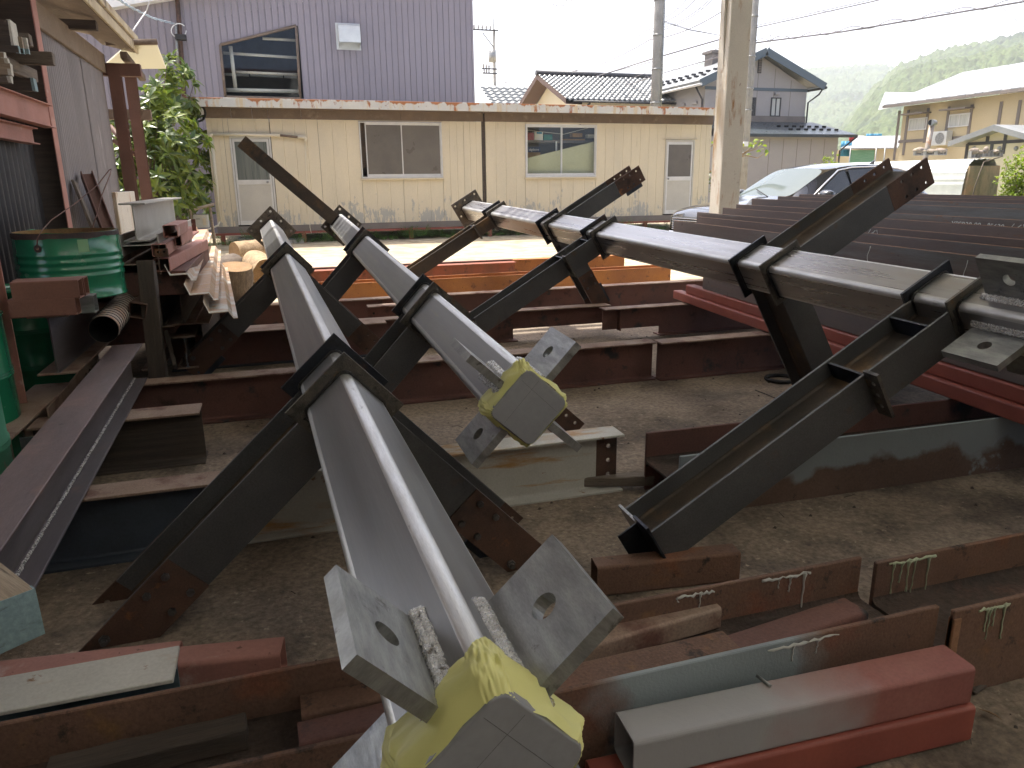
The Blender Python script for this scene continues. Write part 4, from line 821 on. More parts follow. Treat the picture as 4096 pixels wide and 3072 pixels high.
# barrel-roofed shed with blocks on top
SV = 17.2
bs = empty('barrel_shed', (0, 0, 0)); tag(bs, 'low barrel-roofed shed of white corrugated sheet with a brown plaster end', 'shed')
s0 = py(3880, 640, SV); sxr = py(4005, 640, SV).x; sw = sxr - s0.x; zt_s = py(3900, 634, SV).z
arc = [(s0.x - .18, 0.0), (s0.x - .06, zt_s * .62), (s0.x - .02, zt_s * .80), (s0.x + .06, zt_s * .92), (s0.x + .2, zt_s * .985), (s0.x + sw / 2, zt_s), (sxr - .2, zt_s * .985), (sxr - .05, zt_s * .9), (sxr + .05, zt_s * .7), (sxr + .15, 0)]
SL = 6.0; nR = 5
for k in range(nR):
    mb = MB(); v = []; f = []; m = 60; cum = 0
    pts = []
    for i in range(len(arc) - 1):
        for j in range(8): pts.append((Vector((arc[i][0], arc[i][1])).lerp(Vector((arc[i + 1][0], arc[i + 1][1])), j / 10)))
    for i, p in enumerate(pts):
        w = .010 * math.sin(i * math.pi / 2); nrm = Vector((p.x - (s0.x + sw / 2), p.y - zt_s * .4)).normalized()
        for y in (SV + .06 + SL * k / nR, SV + .06 + SL * (k + 1.02) / nR): v.append((p.x + nrm.x * w, y, p.y + nrm.y * w + .004 * k))
    for i in range(len(pts) - 1): f.append([2 * i, 2 * i + 2, 2 * i + 3, 2 * i + 1])
    mb.add(v, f, None, True).build('roof_sheet', 'galvwhite' if False else 'hood', bs, fixn=False)
MA['plasterbrown'] = surf('stained_brown_plaster', (0.36, 0.25, 0.15), (0.27, 0.22, 0.13), 1.5, .9, 0, .1, 40, spots=[((0.13, 0.12, 0.07), 2.5, .58, .1, (1, 1, .3)), ((0.42, 0.24, 0.13), 2, .62, .06)], bump=.2)
MB().prism([(s0.x - .12, 0), (sxr + .08, 0), (sxr, zt_s * .9), (s0.x + .05, zt_s * .9)], SV, SV + .1, 'y').build('end_wall', 'plasterbrown', bs)
lg = MB().tube([(s0.x + .0, SV - .2, .1), (s0.x + .1, SV - .2, zt_s * .6), (s0.x + .3, SV - .2, zt_s * .95), (sxr - .2, SV - .2, zt_s + .06)], .018, 5); lg.build('hoop', 'bark', bs)
MA['concrete'] = surf('grey_concrete', (0.33, 0.32, 0.30), (0.25, 0.245, 0.23), 3, .9, 0, .12, 50, spots=[((0.12, 0.115, 0.10), 2.0, .62, .08, (1, 1, .3))], bump=.15)
MA['stone'] = surf('field_stone', (0.33, 0.27, 0.21), (0.24, 0.2, 0.17), 4, .9, 0, .2, 30, bump=.5)
GBk = 'concrete blocks weighing down the barrel shed roof'
def blk_(p, lab):
    r = MB()
    r.box(-.195, .195, -.05, .05, 0, .03); r.box(-.195, .195, -.05, .05, .16, .19)
    for x in (-.195, -.065, .035, .165): r.box(x, x + .03, -.05, .05, .03, .16)
    o = r.build('concrete_block', 'concrete'); o.location = p; tag(o, lab, 'concrete block', GBk)
def rock(p, s, lab):
    v = []; f = []; n = 10
    bm = bmesh.new(); bmesh.ops.create_icosphere(bm, subdivisions=2, radius=1)
    for q in bm.verts: q.co *= 1 + .3 * noise.noise(q.co * 1.3 + Vector(p)); q.co = Vector((q.co.x * s[0], q.co.y * s[1], q.co.z * s[2]))
    me = bpy.data.meshes.new('stone'); bm.to_mesh(me); bm.free(); me.materials.append(MA['stone']); o = bpy.data.objects.new('stone', me); col.objects.link(o); o.location = Vector(p) + Vector((0, 0, s[2] * .8)); tag(o, lab, 'stone', 'stones weighing down the barrel shed roof')
for k, (x, y, V) in enumerate(((3676, 622, 19.6), (3717, 621, 19.2), (3761, 621, 18.8), (3897, 632, SV + .3), (3942, 628, SV + .3), (3985, 627, SV + .3))):
    p = py(x, y, V); blk_(p, ['first', 'second', 'third', 'fourth', 'fifth', 'sixth'][k] + ' hollow block from the left on the barrel shed roof')
for k, (x, y, V, s) in enumerate(((3677, 612, 19.6, (.22, .15, .1)), (3717, 610, 19.2, (.2, .15, .06)), (3760, 609, 18.8, (.2, .14, .07)), (3894, 616, SV + .3, (.14, .12, .1)), (3914, 616, SV + .3, (.13, .12, .06)), (3941, 614, SV + .3, (.08, .08, .11)), (3978, 616, SV + .3, (.13, .12, .07)))):
    p = py(x, y, V); rock(p, s, ['reddish flat stone, leftmost', 'low flat stone, second from the left', 'pale angular stone, third from the left', 'dark round stone, fourth from the left', 'pale flat stone, fifth from the left', 'upright pointed stone, sixth from the left', 'wide stone, rightmost'][k] + ' on the barrel shed roof')
cpipe = empty('stove_pipe', (0, 0, 0)); tag(cpipe, 'rust-stained stove pipe with a sideways cap behind the barrel shed', 'pipe')
a, b = py(3708, 600, 20.5), py(3728, 500, 20.5); MB().tube([tuple(a - Vector((0.1, 0, 1.4))), tuple(a), tuple(b)], .085, 14).build('flue', 'spiral', cpipe)
MB().tube([tuple(b + Vector((-.16, -.1, .07))), tuple(b + Vector((.14, .05, .07)))], .1, 14, caps=True).build('cap', 'lug', cpipe); MB().tube([tuple(b + Vector((-.165, -.104, .07))), tuple(b + Vector((-.162, -.1, .07)))], .085, 14).build('cap_mouth', 'black', cpipe)
# low house with green netting and blue tarpaulins
NV = 40.0
nh = empty('low_house', (0, 0, 0)); tag(nh, 'low house with a pale ribbed roof and green netting, left of the beige house', 'house')
a, b = py(3363, 592, NV), py(3590, 590, NV); c = py(3440, 545, NV + 4); d = py(3620, 542, NV + 4)
n = 20
for k in range(n):
    t0, t1 = k / n, (k + .92) / n
    p = [a.lerp(b, t0), a.lerp(b, t1), c.lerp(d, t1), c.lerp(d, t0)]; MB().add(p + [q - Vector((0, 0, .08)) for q in p], [(0, 1, 2, 3), (4, 5, 6, 7), (0, 1, 5, 4), (1, 2, 6, 5), (2, 3, 7, 6), (3, 0, 4, 7)]).build('roof_sheet', 'paleroof', nh)
MB().box(py(3500, 600, NV + .5).x, b.x + 1, NV + .5, NV + 4, 0, b.z).build('wall', 'beigewall', nh)
MA['net'] = surf('green_netting', (0.10, 0.26, 0.15), (0.16, 0.32, 0.2), 8, .7, 0, .1, 40, stretch=(.2, 1, 3), bump=0)
e = py(3402, 600, NV + .3); e2 = py(3500, 600, NV + .3); MB().box(e.x, e2.x, NV + .3, NV + .33, 0, e.z).build('net_screen', 'net', nh)
for x in (3402, 3505, 3540): p = py(x, 600, NV - .3); MB().tube([(p.x, NV - .3, 0), (p.x, NV - .3, p.z + .2)], .04, 6).build('post', 'lug', nh)
MA['redcloth'] = plain('red_cloth', (0.4, 0.03, 0.04), .7)
GTp = 'coloured sheets hung beyond the low house'
for k, (x0, x1, y0, y1, mat, lab) in enumerate(((3398, 3426, 544, 565, 'redcloth', 'red and navy sheet hanging beyond the low house'), (3428, 3453, 543, 562, 'whiteline', 'white sheet hanging between the red and blue ones'), (3466, 3494, 535, 560, 'tarp', 'blue tarpaulin beyond the low house, left of two'), (3496, 3524, 535, 552, 'tarp', 'blue tarpaulin beyond the low house, right of two'), (3362, 3404, 565, 625, 'tarp', 'blue tarpaulin wrapped low beside the green net'))):
    V = 46 if k < 4 else NV + .8; p, q = py(x0, y1, V), py(x1, y0, V); m = 12; mb = MB()
    v = []
    for i in range(m + 1):
        for z in (p.z - (6 if False else 0), q.z): v.append((p.x + (q.x - p.x) * i / m, V + .12 * math.sin(i * 1.9), z))
    o = mb.add(v, [[2 * i, 2 * i + 2, 2 * i + 3, 2 * i + 1] for i in range(m)], None, True).build('hanging_sheet', mat, fixn=False); tag(o, lab, 'sheet', GTp)
    so = o.modifiers.new('thick', 'SOLIDIFY'); so.thickness = .02
sl_ = empty('cream_shed', (0, 0, 0)); tag(sl_, 'small cream gabled shed between the grey house and the low house', 'shed')
a, b, k_ = py(3238, 640, 44), py(3320, 640, 44), py(3262, 568, 44)
MB().prism([(a.x - 1, 0), (b.x, 0), (b.x, py(3320, 602, 44).z), (k_.x, k_.z), (a.x - 1, k_.z - .4)], 44, 48, 'y').build('wall', 'creamwall', sl_)
MB().add([(k_.x, 43.7, k_.z + .05), (b.x + .3, 43.7, py(3320, 602, 44).z - .05), (b.x + .3, 48, py(3320, 602, 44).z - .05), (k_.x, 48, k_.z + .05)] + [(k_.x, 43.7, k_.z + .17), (b.x + .3, 43.7, py(3320, 602, 44).z + .07), (b.x + .3, 48, py(3320, 602, 44).z + .07), (k_.x, 48, k_.z + .17)], [(0, 1, 2, 3), (4, 5, 6, 7), (0, 1, 5, 4), (1, 2, 6, 5), (2, 3, 7, 6), (3, 0, 4, 7)]).build('roof', 'slate', sl_)
# ------------------------------------------------------------------ the three steel columns lying across the yard
def column_frame(A, d, roll):
    d = Vector(d).normalized(); e1 = d.cross(Vector((0, 0, 1))).normalized(); e2 = e1.cross(d)
    c, s = math.cos(roll), math.sin(roll); f1 = c * e1 + s * e2; f2 = -s * e1 + c * e2
    # local x along the column, local y = f2, local z = f1
    return Matrix(((d.x, f2.x, f1.x, A[0]), (d.y, f2.y, f1.y, A[1]), (d.z, f2.z, f1.z, A[2]), (0, 0, 0, 1)))
DIRS = {'+z': (0, 0, 1), '-z': (0, 0, -1), '+y': (0, 1, 0), '-y': (0, -1, 0)}
def bolt_mesh(mb, T, r=0.015, nut=True):
    mb.prism([(r * math.cos(R(60 * k)), r * math.sin(R(60 * k))) for k in range(6)], 0, 0.012, 'z', T)
    if nut: mb.tube([(0, 0, 0.010), (0, 0, 0.030)], r * 0.55, 8, T)
def arm(post, t0, t1, dname, L, w=0.15, end='splice', base=0.1, stiff=(), plate_at=None, mats=('mill', 'millweb'), tagplate=False, endplate=False, big=False):
    """Bracket arm: an H whose two flanges line up with a pair of diaphragm plates."""
    h = t1 - t0; out = Vector(DIRS[dname]); zx = Vector((1, 0, 0)); yy = zx.cross(out)
    M = Matrix(((out.x, yy.x, zx.x, t0), (out.y, yy.y, zx.y, 0), (out.z, yy.z, zx.z, 0), (0, 0, 0, 1)))  # local x out, z along the column
    tf = 0.012
    Lf = L - 0.30 if end == 'holes' else L
    a = MB().prism([(y, z + h / 2) for y, z in webpoly(h - 2 * tf, 0.008, 0.014)], base, L - (0.0 if end != 'holes' else 0.02), 'x').build('bracket_arm', mats[1], post, M)
    for z0 in (0, h - tf):
        MB().box(base, Lf, -w / 2, w / 2, z0, z0 + tf, 0.0015).build('flange', mats[0], a)
    for sy in (-1, 1):   # rough weld seam where the flange meets the diaphragm
        for z0 in (0.0, h):
            pts = [(base + 0.012 + random.uniform(-.002, .002), -w / 2 + w * k / 7, z0) for k in range(8)]
        MB().tube(pts, [0.008 + random.uniform(-.002, .003) for _ in pts], 6).build('weld_seam', 'slag', a)
    hp = [(L - 0.05 - 0.075 * i, sy * w * 0.30, 0.0105) for i in range(3) for sy in (-1, 1)]
    if end == 'holes':
        for z0 in (0, h - tf):
            MB().plate([(Lf + .001, -w / 2), (L, -w / 2), (L, w / 2), (Lf + .001, w / 2)], hp, z0, z0 + tf, None, 12, 'z').build('bolted_end', 'splice', a)
        if tagplate:   # web splice plate that pokes out below the end
            MB().box(L - 0.20, L - 0.01, -w / 2 - 0.065, 0.0, h / 2 + 0.005, h / 2 + 0.011).build('web_splice_plate', 'navy', a)
    if end == 'splice':
        Ls = 0.44
        for z0, z1, s in ((-0.010, -0.0005, -1), (h + 0.0005, h + 0.010, 1)):
            hl = [(L - 0.12, sy * w * 0.30, 0.0105) for sy in (-1, 1)]
            MB().plate([(L - Ls + 0.13, -w / 2), (L + 0.13, -w / 2), (L + 0.13, w / 2), (L - Ls + .13, w / 2)], [(L + 0.09, -w * .3, .0105), (L + .09, w * .3, .0105)], z0, z1, None, 12, 'z').build('splice_plate', 'splice', a)
        # bolts: heads near the joint, one nut further out
        bm_ = MB()
        for i in range(2):
            for sy in (-1, 1):
                for zf, s in ((-0.010, -1), (h + 0.010, 1)):
                    T = Matrix.Translation((L - 0.26 + 0.09 * i, sy * w * 0.30, zf)) @ (Matrix.Rotation(math.pi, 4, 'X') if s < 0 else Matrix.Identity(4))
                    MB_ = MB(); bolt_mesh(MB_, T, 0.014, False); MB_.build('bolt', 'bolt', a)
        for sy in (-1,):
            for zf, s in ((-0.010, -1), (h + 0.010, 1)):
                T = Matrix.Translation((L + 0.03, sy * w * 0.30, zf)) @ (Matrix.Rotation(math.pi, 4, 'X') if s < 0 else Matrix.Identity(4))
                MB_ = MB(); bolt_mesh(MB_, T, 0.018, True); MB_.build('bolt', 'bolt', a)
        MB().box(L - 0.10, L + 0.12, *((0.0, w / 2 + 0.055) if dname == '-y' else (-w / 2 - .055, 0.0)), h / 2 + .006, h / 2 + 0.014).build('web_splice_plate', 'navy', a)
    for s in stiff:
        for sy in (-1, 1):
            MB().box(s, s + 0.010, sy * 0.004, sy * (w / 2 - 0.006), tf, h - tf).build('stiffener', 'plate', a)
    if plate_at:
        ps = plate_at; hh = 0.22
        MB().plate([(h + 0.002, -w / 2 - 0.02), (h + 0.075, -w / 2 - 0.02), (h + 0.075, w / 2 + 0.02), (h + .002, w / 2 + .02)][::-1], [(h + 0.04, k, 0.009) for k in (-.055, 0, .055)], ps, ps + 0.014,
                   Matrix(((1, 0, 0, 0), (0, 0, 1, 0), (0, 1, 0, 0), (0, 0, 0, 1))), 10, 'x').build('gusset_plate', 'cutedge', a)
    if endplate:
        MB().box(L, L + 0.012, -w / 2 - .015, w / 2 + .01, -0.02, h * 0.62, 0.001).build('end_plate', 'lug', a)
        MB().box(L + 0.001, L + 0.012, -w / 2 - .05, w / 2 + .01, h * 0.62 + .002, h + 0.03, 0.001).build('end_plate', 'plate', a)
        MB().box(L - .004, L + 0.10, -w / 2 - .01, w / 2 - .02, h * 0.62 - .008, h * 0.62 - 0.0005, 0.001).build('end_plate', 'plate', a)
    return a
def steel_column(name, A, d, roll, L, label, hp, he, pairs, arms, mat, lugs, lug_t, lug_out=0.30, box=0.2, bag=True, cap_t=None):
    M = column_frame(A, d, roll); root = empty(name, M=M); tag(root, label, 'steel column', 'fabricated box columns on the floor beams')
    r = 0.028
    sec = rrect(box, box, r, 6); n = len(sec)
    v = [(0.016, *p) for p in sec] + [(L - 0.012, *p) for p in sec]
    b_ = MB(); b_.add(v, [[i, (i + 1) % n, n + (i + 1) % n, n + i] for i in range(n)], None, True)
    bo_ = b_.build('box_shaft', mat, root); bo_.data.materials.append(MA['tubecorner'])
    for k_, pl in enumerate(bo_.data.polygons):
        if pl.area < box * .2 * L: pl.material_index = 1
    bo_.modifiers.new('wn', 'WEIGHTED_NORMAL').keep_sharp = False
    # end plate with bolt holes at the far end
    o = he; hl = [(a * o * 0.78, b * o * 0.78, 0.014) for a in (-1, 0, 1) for b in (-1, 0, 1) if (a, b) != (0, 0)]
    MB().plate([(-o, -o), (o, -o), (o, o), (-o, o)], hl, 0.0, 0.016, None, 12).build('bolted_end_plate', 'cutedge', root)
    w = MB(); w.tube([(0.024, *p) for p in rrect(box + .006, box + .006, r, 5)] + [(0.024, *rrect(box + .006, box + .006, r, 5)[0])], 0.008, 6); w.build('weld_seam', 'slag', root)
    for i, t in enumerate(pairs):
        dp = MB(); ho = hp
        inner = rrect(box - .002, box - .002, r, 5)
        bm = bmesh.new(); ed = []
        for lp in ([(-ho, -ho), (ho, -ho), (ho, ho), (-ho, ho)], inner):
            q = [bm.verts.new((p[0], p[1], 0)) for p in lp]
            for k in range(len(q)): ed.append(bm.edges.new((q[k], q[(k + 1) % len(q)])))
        bmesh.ops.triangle_fill(bm, use_beauty=True, edges=ed); bm.verts.index_update()
        P = [(x.co.x, x.co.y) for x in bm.verts]; F = [[x.index for x in f.verts] for f in bm.faces]; bm.free()
        dp.add([(t - 0.006, *p) for p in P], [f[::-1] for f in F]); dp.add([(t + 0.006, *p) for p in P], F)
        lp = [(-ho, -ho), (ho, -ho), (ho, ho), (-ho, ho)]
        dp.add([(t - .006, *p) for p in lp] + [(t + .006, *p) for p in lp], [[k, (k + 1) % 4, 4 + (k + 1) % 4, 4 + k] for k in range(4)])
        p_ = dp.build('diaphragm_plate', 'cutedge' if i % 2 else 'plate', root)
        for dx in (-0.011, 0.011):
            ring = rrect(box + .004, box + .004, r, 5); ring = ring + [ring[0]]
            MB().tube([(t + dx, *p) for p in ring], [0.0065 + random.uniform(-.0015, .002) for _ in ring], 6, caps=False).build('weld_seam', 'slag', p_)
    for a in arms: arm(root, **a)
    # lugs welded near the close end: plate stands on the middle of a face, along the column
    for f in lugs:
        out = Vector(DIRS[f]); zx = Vector((1, 0, 0)); yy = zx.cross(out)
        Ml = Matrix(((zx.x, yy.x, out.x, 0), (zx.y, yy.y, out.y, 0), (zx.z, yy.z, out.z, 0), (0, 0, 0, 1)))
        t0, t1 = lug_t; cx, cz = (t0 + t1) / 2, box / 2 + (lug_out - box / 2) * 0.52
        #hole = [(cx + 0.022 * math.cos(R(18 * k)), cz + 0.022 * math.sin(R(18 * k))) for k in range(20)]
        lg = MB().plate([(t0, box / 2 - .001), (t1, box / 2 - .001), (t1, lug_out), (t0, lug_out)], [(cx, cz, 0.0245)], -0.014, 0.014, None, 20, 'y').build('lug_plate', 'lug', root, Ml)
        for sy in (-1, 1):
            pts = []; k = 0
            while True:
                x = t0 - 0.004 + 0.006 * k
                if x > t1 + 0.004: break
                pts.append((x, sy * (0.014 + 0.008 + random.uniform(-.0012, .0012)), box / 2 + 0.004)); k += 1
            wb_ = MB().tube(pts, [0.0115 + random.uniform(-.0014, .0014) for _ in pts], 8)
            wb_.tube([(p[0], p[1] + sy * .011, p[2] - .003 + random.uniform(-.001, .001)) for p in pts], [0.008 + random.uniform(-.0012, .0012) for _ in pts], 8).build('weld_bead', 'weld', lg)
    if bag:
        ct = L
        cb = MB(); a_ = rrect(box * 1.005, box * 1.005, r, 6); b2 = rrect(box * 0.955, box * 0.955, r * 0.8, 6); n = len(a_)
        cb.add([(ct - 0.05, *p) for p in a_] + [(ct - 0.008, *p) for p in a_] + [(ct, *p) for p in b2],
               [[i, (i + 1) % n, n + (i + 1) % n, n + i] for i in range(n)] + [[n + i, n + (i + 1) % n, 2 * n + (i + 1) % n, 2 * n + i] for i in range(n)], None, True)
        cb.add([(ct, *p) for p in b2], [list(range(n))]); cap = cb.build('end_plate', 'cap', root); cap.modifiers.new('wn', 'WEIGHTED_NORMAL')
        # faint scribed centre lines
        sl = MB()
        for (p, q) in (((-.09, .036), (.09, .04)), ((.05, -.09), (.055, .09))):
            a0 = Vector((ct + .0006, *p)); a1 = Vector((ct + .0006, *q)); dd = (a1 - a0).normalized().cross(Vector((1, 0, 0))) * 0.0003
            sl.add([a0 - dd, a0 + dd, a1 + dd, a1 - dd], [(0, 1, 2, 3)])
        sl.build('scribed_line', 'slag', cap)
        # wrinkled yellow bag wrapped round the end
        N = 220; rows = 22; sec = []
        per = rrect(1, 1, 0.17, 12); m = len(per)
        v = []; f = []
        for j in range(rows):
            u = j / (rows - 1)
            for i in range(N):
                q = i / N * m; i0 = int(q) % m; fr = q - int(q); p0 = per[i0]; p1 = per[(i0 + 1) % m]
                y = p0[0] + (p1[0] - p0[0]) * fr; z = p0[1] + (p1[1] - p0[1]) * fr
                an = math.atan2(z, y)
                wr = 0.5 * noise.noise(Vector((math.cos(an) * 5.5, math.sin(an) * 5.5, u * 1.6 + A[0]))) + 0.45 * abs(noise.noise(Vector((math.cos(an) * 13 + u * 2.2, math.sin(an) * 13, u * 2.2))))
                hem = -0.020 * math.sin(an * 3 + A[0]) - 0.03 * noise.noise(Vector((math.cos(an) * 2.5, math.sin(an) * 2.5, 3.3)))
                xx = ct - 0.115 + hem * (1 - u) + u * 0.111
                bulge = (0.006 + 0.017 * math.sin(u * math.pi)) * (0.6 + wr * 1.5) + 0.0035 * noise.noise(Vector((math.cos(an) * 30 + u * 5, math.sin(an) * 30, u * 7)))
                sc = box * (1.006 - 0.035 * max(0, u - 0.85) / 0.15) / 1.0
                v.append((xx, y * sc + math.copysign(1, y) * 0 + math.cos(an) * bulge, z * sc + math.sin(an) * bulge))
        for j in range(rows - 1):
            for i in range(N): f.append([j * N + i, j * N + (i + 1) % N, (j + 1) * N + (i + 1) % N, (j + 1) * N + i])
        MB().add(v, f, None, True).build('yellow_plastic_wrap', 'bag', root)
    return root

P1A, P2A, P3A = (-0.008, 9.44, 0.967), (0.754, 8.767, 1.041), (2.638, 10.186, 1.125)
steel_column('steel_column', P1A, (0.028, -0.999, -0.031), 0.8200, 8.625,
    'nearest box column, running away from the big yellow-bagged end at the bottom edge', 0.142, 0.204, (3.259, 3.458, 6.645, 6.946),
    [dict(t0=6.645, t1=6.946, dname='-y', L=1.08, w=.17, end='splice'), dict(t0=6.645, t1=6.946, dname='-z', L=0.90, w=.17, end='splice'),
     dict(t0=3.259, t1=3.458, dname='-y', L=0.95, w=.17, end='splice'), dict(t0=3.259, t1=3.458, dname='-z', L=1.0, w=.16, end='holes')],
    'tube', ('+z', '+y', '-z', '-y'), (8.345, 8.58), 0.275, bag=True)
steel_column('steel_column', P2A, (0.001, -0.999, -0.041), 0.7466, 6.55,
    'middle box column with its whole grey square end in view inside a yellow bag', 0.132, 0.165, (2.13, 2.35, 4.816, 5.082),
    [dict(t0=2.13, t1=2.35, dname='-y', L=1.05, w=.16, end='holes'), dict(t0=4.816, t1=5.082, dname='-y', L=1.05, w=.16, end='holes'),
     dict(t0=4.816, t1=5.082, dname='-z', L=1.08, w=.16, end='holes'), dict(t0=0.02, t1=0.17, dname='+z', L=1.33, w=.14, end='plain', stiff=(0.36,), mats=('millweb', 'millweb'), endplate=False)],
    'tube', ('+z', '+y', '-z', '-y'), (6.285, 6.52), 0.27)
steel_column('steel_column', P3A, (0.006, -1.0, -0.019), -0.5337, 8.36,
    'rightmost box column, dark and many-armed, crossing in front of the purple-grey beam stack', 0.132, 0.203, (1.2009, 1.40, 3.141, 3.36, 4.261, 4.463, 6.453, 6.742, 7.718, 7.94),
    [dict(t0=1.20, t1=1.40, dname='+z', L=1.30, w=.15, end='plain', stiff=(0.34,), plate_at=0.34, mats=('millweb', 'millweb')),
     dict(t0=3.141, t1=3.36, dname='-z', L=1.0, w=.16, end='holes', tagplate=True),
     dict(t0=3.141, t1=3.36, dname='-y', L=0.84, w=.16, end='splice'),
     dict(t0=4.261, t1=4.463, dname='+z', L=1.32, w=.16, end='plain', stiff=(0.16, 0.42), plate_at=0.42),
     dict(t0=6.453, t1=6.742, dname='-z', L=1.06, w=.16, end='holes', tagplate=True),
     dict(t0=6.453, t1=6.742, dname='-y', L=1.0, w=.16, end='plain'),
     dict(t0=7.718, t1=7.94, dname='+z', L=1.62, w=.17, end='plain', stiff=(0.22, 0.56), plate_at=0.56, endplate=True)],
    'tubedark', ('-z', '+y', '+z', '-y'), (8.01, 8.25), 0.275)
# ------------------------------------------------------------------ beams laid out on the floor
GB = 'steel beams laid in rows across the yard floor'
def drips(parent, x0, x1, z, y, n, mat, face=-1, h=0.1, T=None):
    """Dried paint runs: thin raised beads on a flange face."""
    mb = MB(); rr = random.Random(int(x0 * 1000 + n))
    for k in range(n):   # ragged smear along the top edge, then runs of very different length
        x = x0 + (x1 - x0) * (k + rr.uniform(-.3, 1.1)) / n; l = h * rr.choice((.22, .45, .7, 1.0)) * rr.uniform(.75, 1.1); w = rr.uniform(.0022, .0042); m = 9; dx = rr.uniform(-.006, .006)
        pts = [(x + dx * (q / m) ** 2 + .0015 * math.sin(q * 1.7 + k), y, z - l * q / m) for q in range(m + 1)]
        mb.tube(pts, [w * 2.2, w * 1.5, w] + [w * rr.uniform(.5, .95) for _ in range(m - 3)] + [w * 1.15], 5)
    xs_, m = x0 - .01, 14
    mb.tube([(xs_ + (x1 - x0 + .03) * q / m, y, z + rr.uniform(-.006, .004)) for q in range(m + 1)], [rr.uniform(.001, .0065) for _ in range(m + 1)], 5)
    return mb.build('paint_run', mat, parent)
MA['palegreen'] = plain('pale_green_dried_paint', (0.42, 0.47, 0.33), 0.6)
MA['palegrey'] = plain('grey_white_dried_paint', (0.48, 0.48, 0.46), 0.6)
def trough(name, x0, x1, y0, y1, label, mats, z0=0.0, H=0.30, group=GB, tilt=0.0, notch=None):
    """H beam lying on its side: two upright flanges with the web between them as a trough."""
    M = Matrix.Translation((x0, y0, z0)) @ Matrix.Rotation(tilt, 4, 'Z'); r = empty(name, M=M); tag(r, label, 'steel beam', group)
    L = x1 - x0; W = y1 - y0; tf = 0.016
    MB().box(0, L, 0, tf, 0, H, 0.003).build('flange', mats[0], r)
    MB().box(0, L, W - tf, W, 0, H, 0.003).build('flange', mats[1], r)
    MB().prism([(y + W / 2, z + H / 2) for z, y in webpoly(W - 2 * tf, 0.011, 0.02)], 0, L, 'x').build('web', mats[2], r)
    return r
MA['troughweb'] = surf('dirt_filled_web', (0.085, 0.058, 0.045), (0.05, 0.038, 0.032), 3, 0.9, 0, 0.35, 70, spots=[((0.15, 0.085, 0.065), 4, 0.62, 0.08)], bump=0.7, bscale=60)
MA['bluepaint'] = surf('old_blue_paint', (0.10, 0.16, 0.19), (0.07, 0.12, 0.15), 3, 0.6, 0, 0.15, 80, spots=[(RUST, 5, 0.66, 0.04)])
MA['sprayed'] = masked('rust_with_grey_spray', MA['brownrust'], (0.26, 0.30, 0.315), 0, 1.47, 2.08, 0.30, 5.0, 0.05)
MA['halfgrey'] = masked('red_tube_half_grey', MA['redgrey0'], (0.34, 0.335, 0.34), 0, -1, 0.58, 0.5, 4.0, 0.14)
MA['upperblue'] = masked('blue_grey_paint_worn_below', MA['bluerust'], (0.25, 0.29, 0.31), 2, 0.15, 9, 0.30, 5.0, 0.02)
# row 1, at the photographer's feet
b1 = trough('trough_beam', -0.78, 1.745, 1.435, 1.755, 'rusty sideways H beam at the very front, with a blue-grey sprayed patch', ('sprayed', 'brownrust', 'troughweb'))
drips(b1, 1.95, 2.15, 0.285, -0.002, 2, 'palegrey', h=.07); drips(b1, 2.15, 2.3, 0.286, 0.3025, 3, 'palegrey', h=.16); drips(b1, 1.85, 1.95, 0.286, .3025, 2, 'palegrey', h=.08)
b1b = trough('trough_beam', 1.762, 3.6, 1.40, 1.71, 'rusty sideways H beam with pale green paint runs at the right edge of the picture', ('brownrust', 'brownrust', 'troughweb'))
drips(b1b, 0.10, 0.19, 0.288, -0.002, 4, 'palegreen', h=.17); drips(b1b, .42, .47, .288, -.002, 2, 'palegreen', h=.06); drips(b1b, 0.06, .22, 0.288, .2925, 5, 'palegreen', h=.17)
MB().box(0.0, 0.028, -0.004, 0.018, 0.10, 0.275, 0.002).build('torn_flange_stub', 'rustedge', b1b)
bl = hbeam('steel_beam', (-1.5, 1.865, 0.0), (-0.34, 1.865, 0.0), 0.3, 0.15, 'short beam with a pale dusty top and navy web under the bolted bracket foot', 'steel beam', ('creamsteel', 'bluepaint', 'bluepaint'), group=GB)
# square tubes lying in and in front of row 1
GT = 'hollow sections lying about the yard'
sqtube('square_tube', (0.70, 1.352, 0.118), (1.69, 1.312, 0.118), 0.115, 0.115, 'red tube dusted with grey overspray, upper of two stacked in front of the blue-grey beam', 'square tube', 'halfgrey', group=GT)
sqtube('square_tube', (0.62, 1.348, 0.004), (1.70, 1.30, 0.004), 0.115, 0.113, 'brick-red tube lying on the dirt beneath the grey-dusted one', 'square tube', 'primer', group=GT)
MB().tube([(1.112, 1.408, 0.236), (1.118, 1.36, 0.238)], 0.0045, 8).build('steel_pin', 'lug'); tag(bpy.data.objects['steel_pin'], 'small bright steel pin lying on the grey-dusted red tube', 'pin')
sqtube('square_tube', (0.30, 1.665, 0.163), (1.20, 1.765, 0.163), 0.10, 0.075, 'tan scuffed tube inside the front trough beam, right of the near column', 'square tube', 'oxidetop', group=GT)
sqtube('square_tube', (0.30, 1.545, 0.163), (1.13, 1.555, 0.163), 0.10, 0.085, 'brown tube pressed against the blue-grey flange inside the front trough beam', 'square tube', 'brownrust', group=GT)
sqtube('square_tube', (1.14, 1.56, 0.163), (1.62, 1.62, 0.163), 0.10, 0.06, 'short red oxide tube at the far right inside the front trough beam', 'square tube', 'oxide', group=GT)
sqtube('square_tube', (-0.04, 1.70, 0.163), (0.26, 1.70, 0.163), 0.085, 0.055, 'stub of brown tube left of the near column, farther of two in the trough', 'square tube', 'brownrust', group=GT)
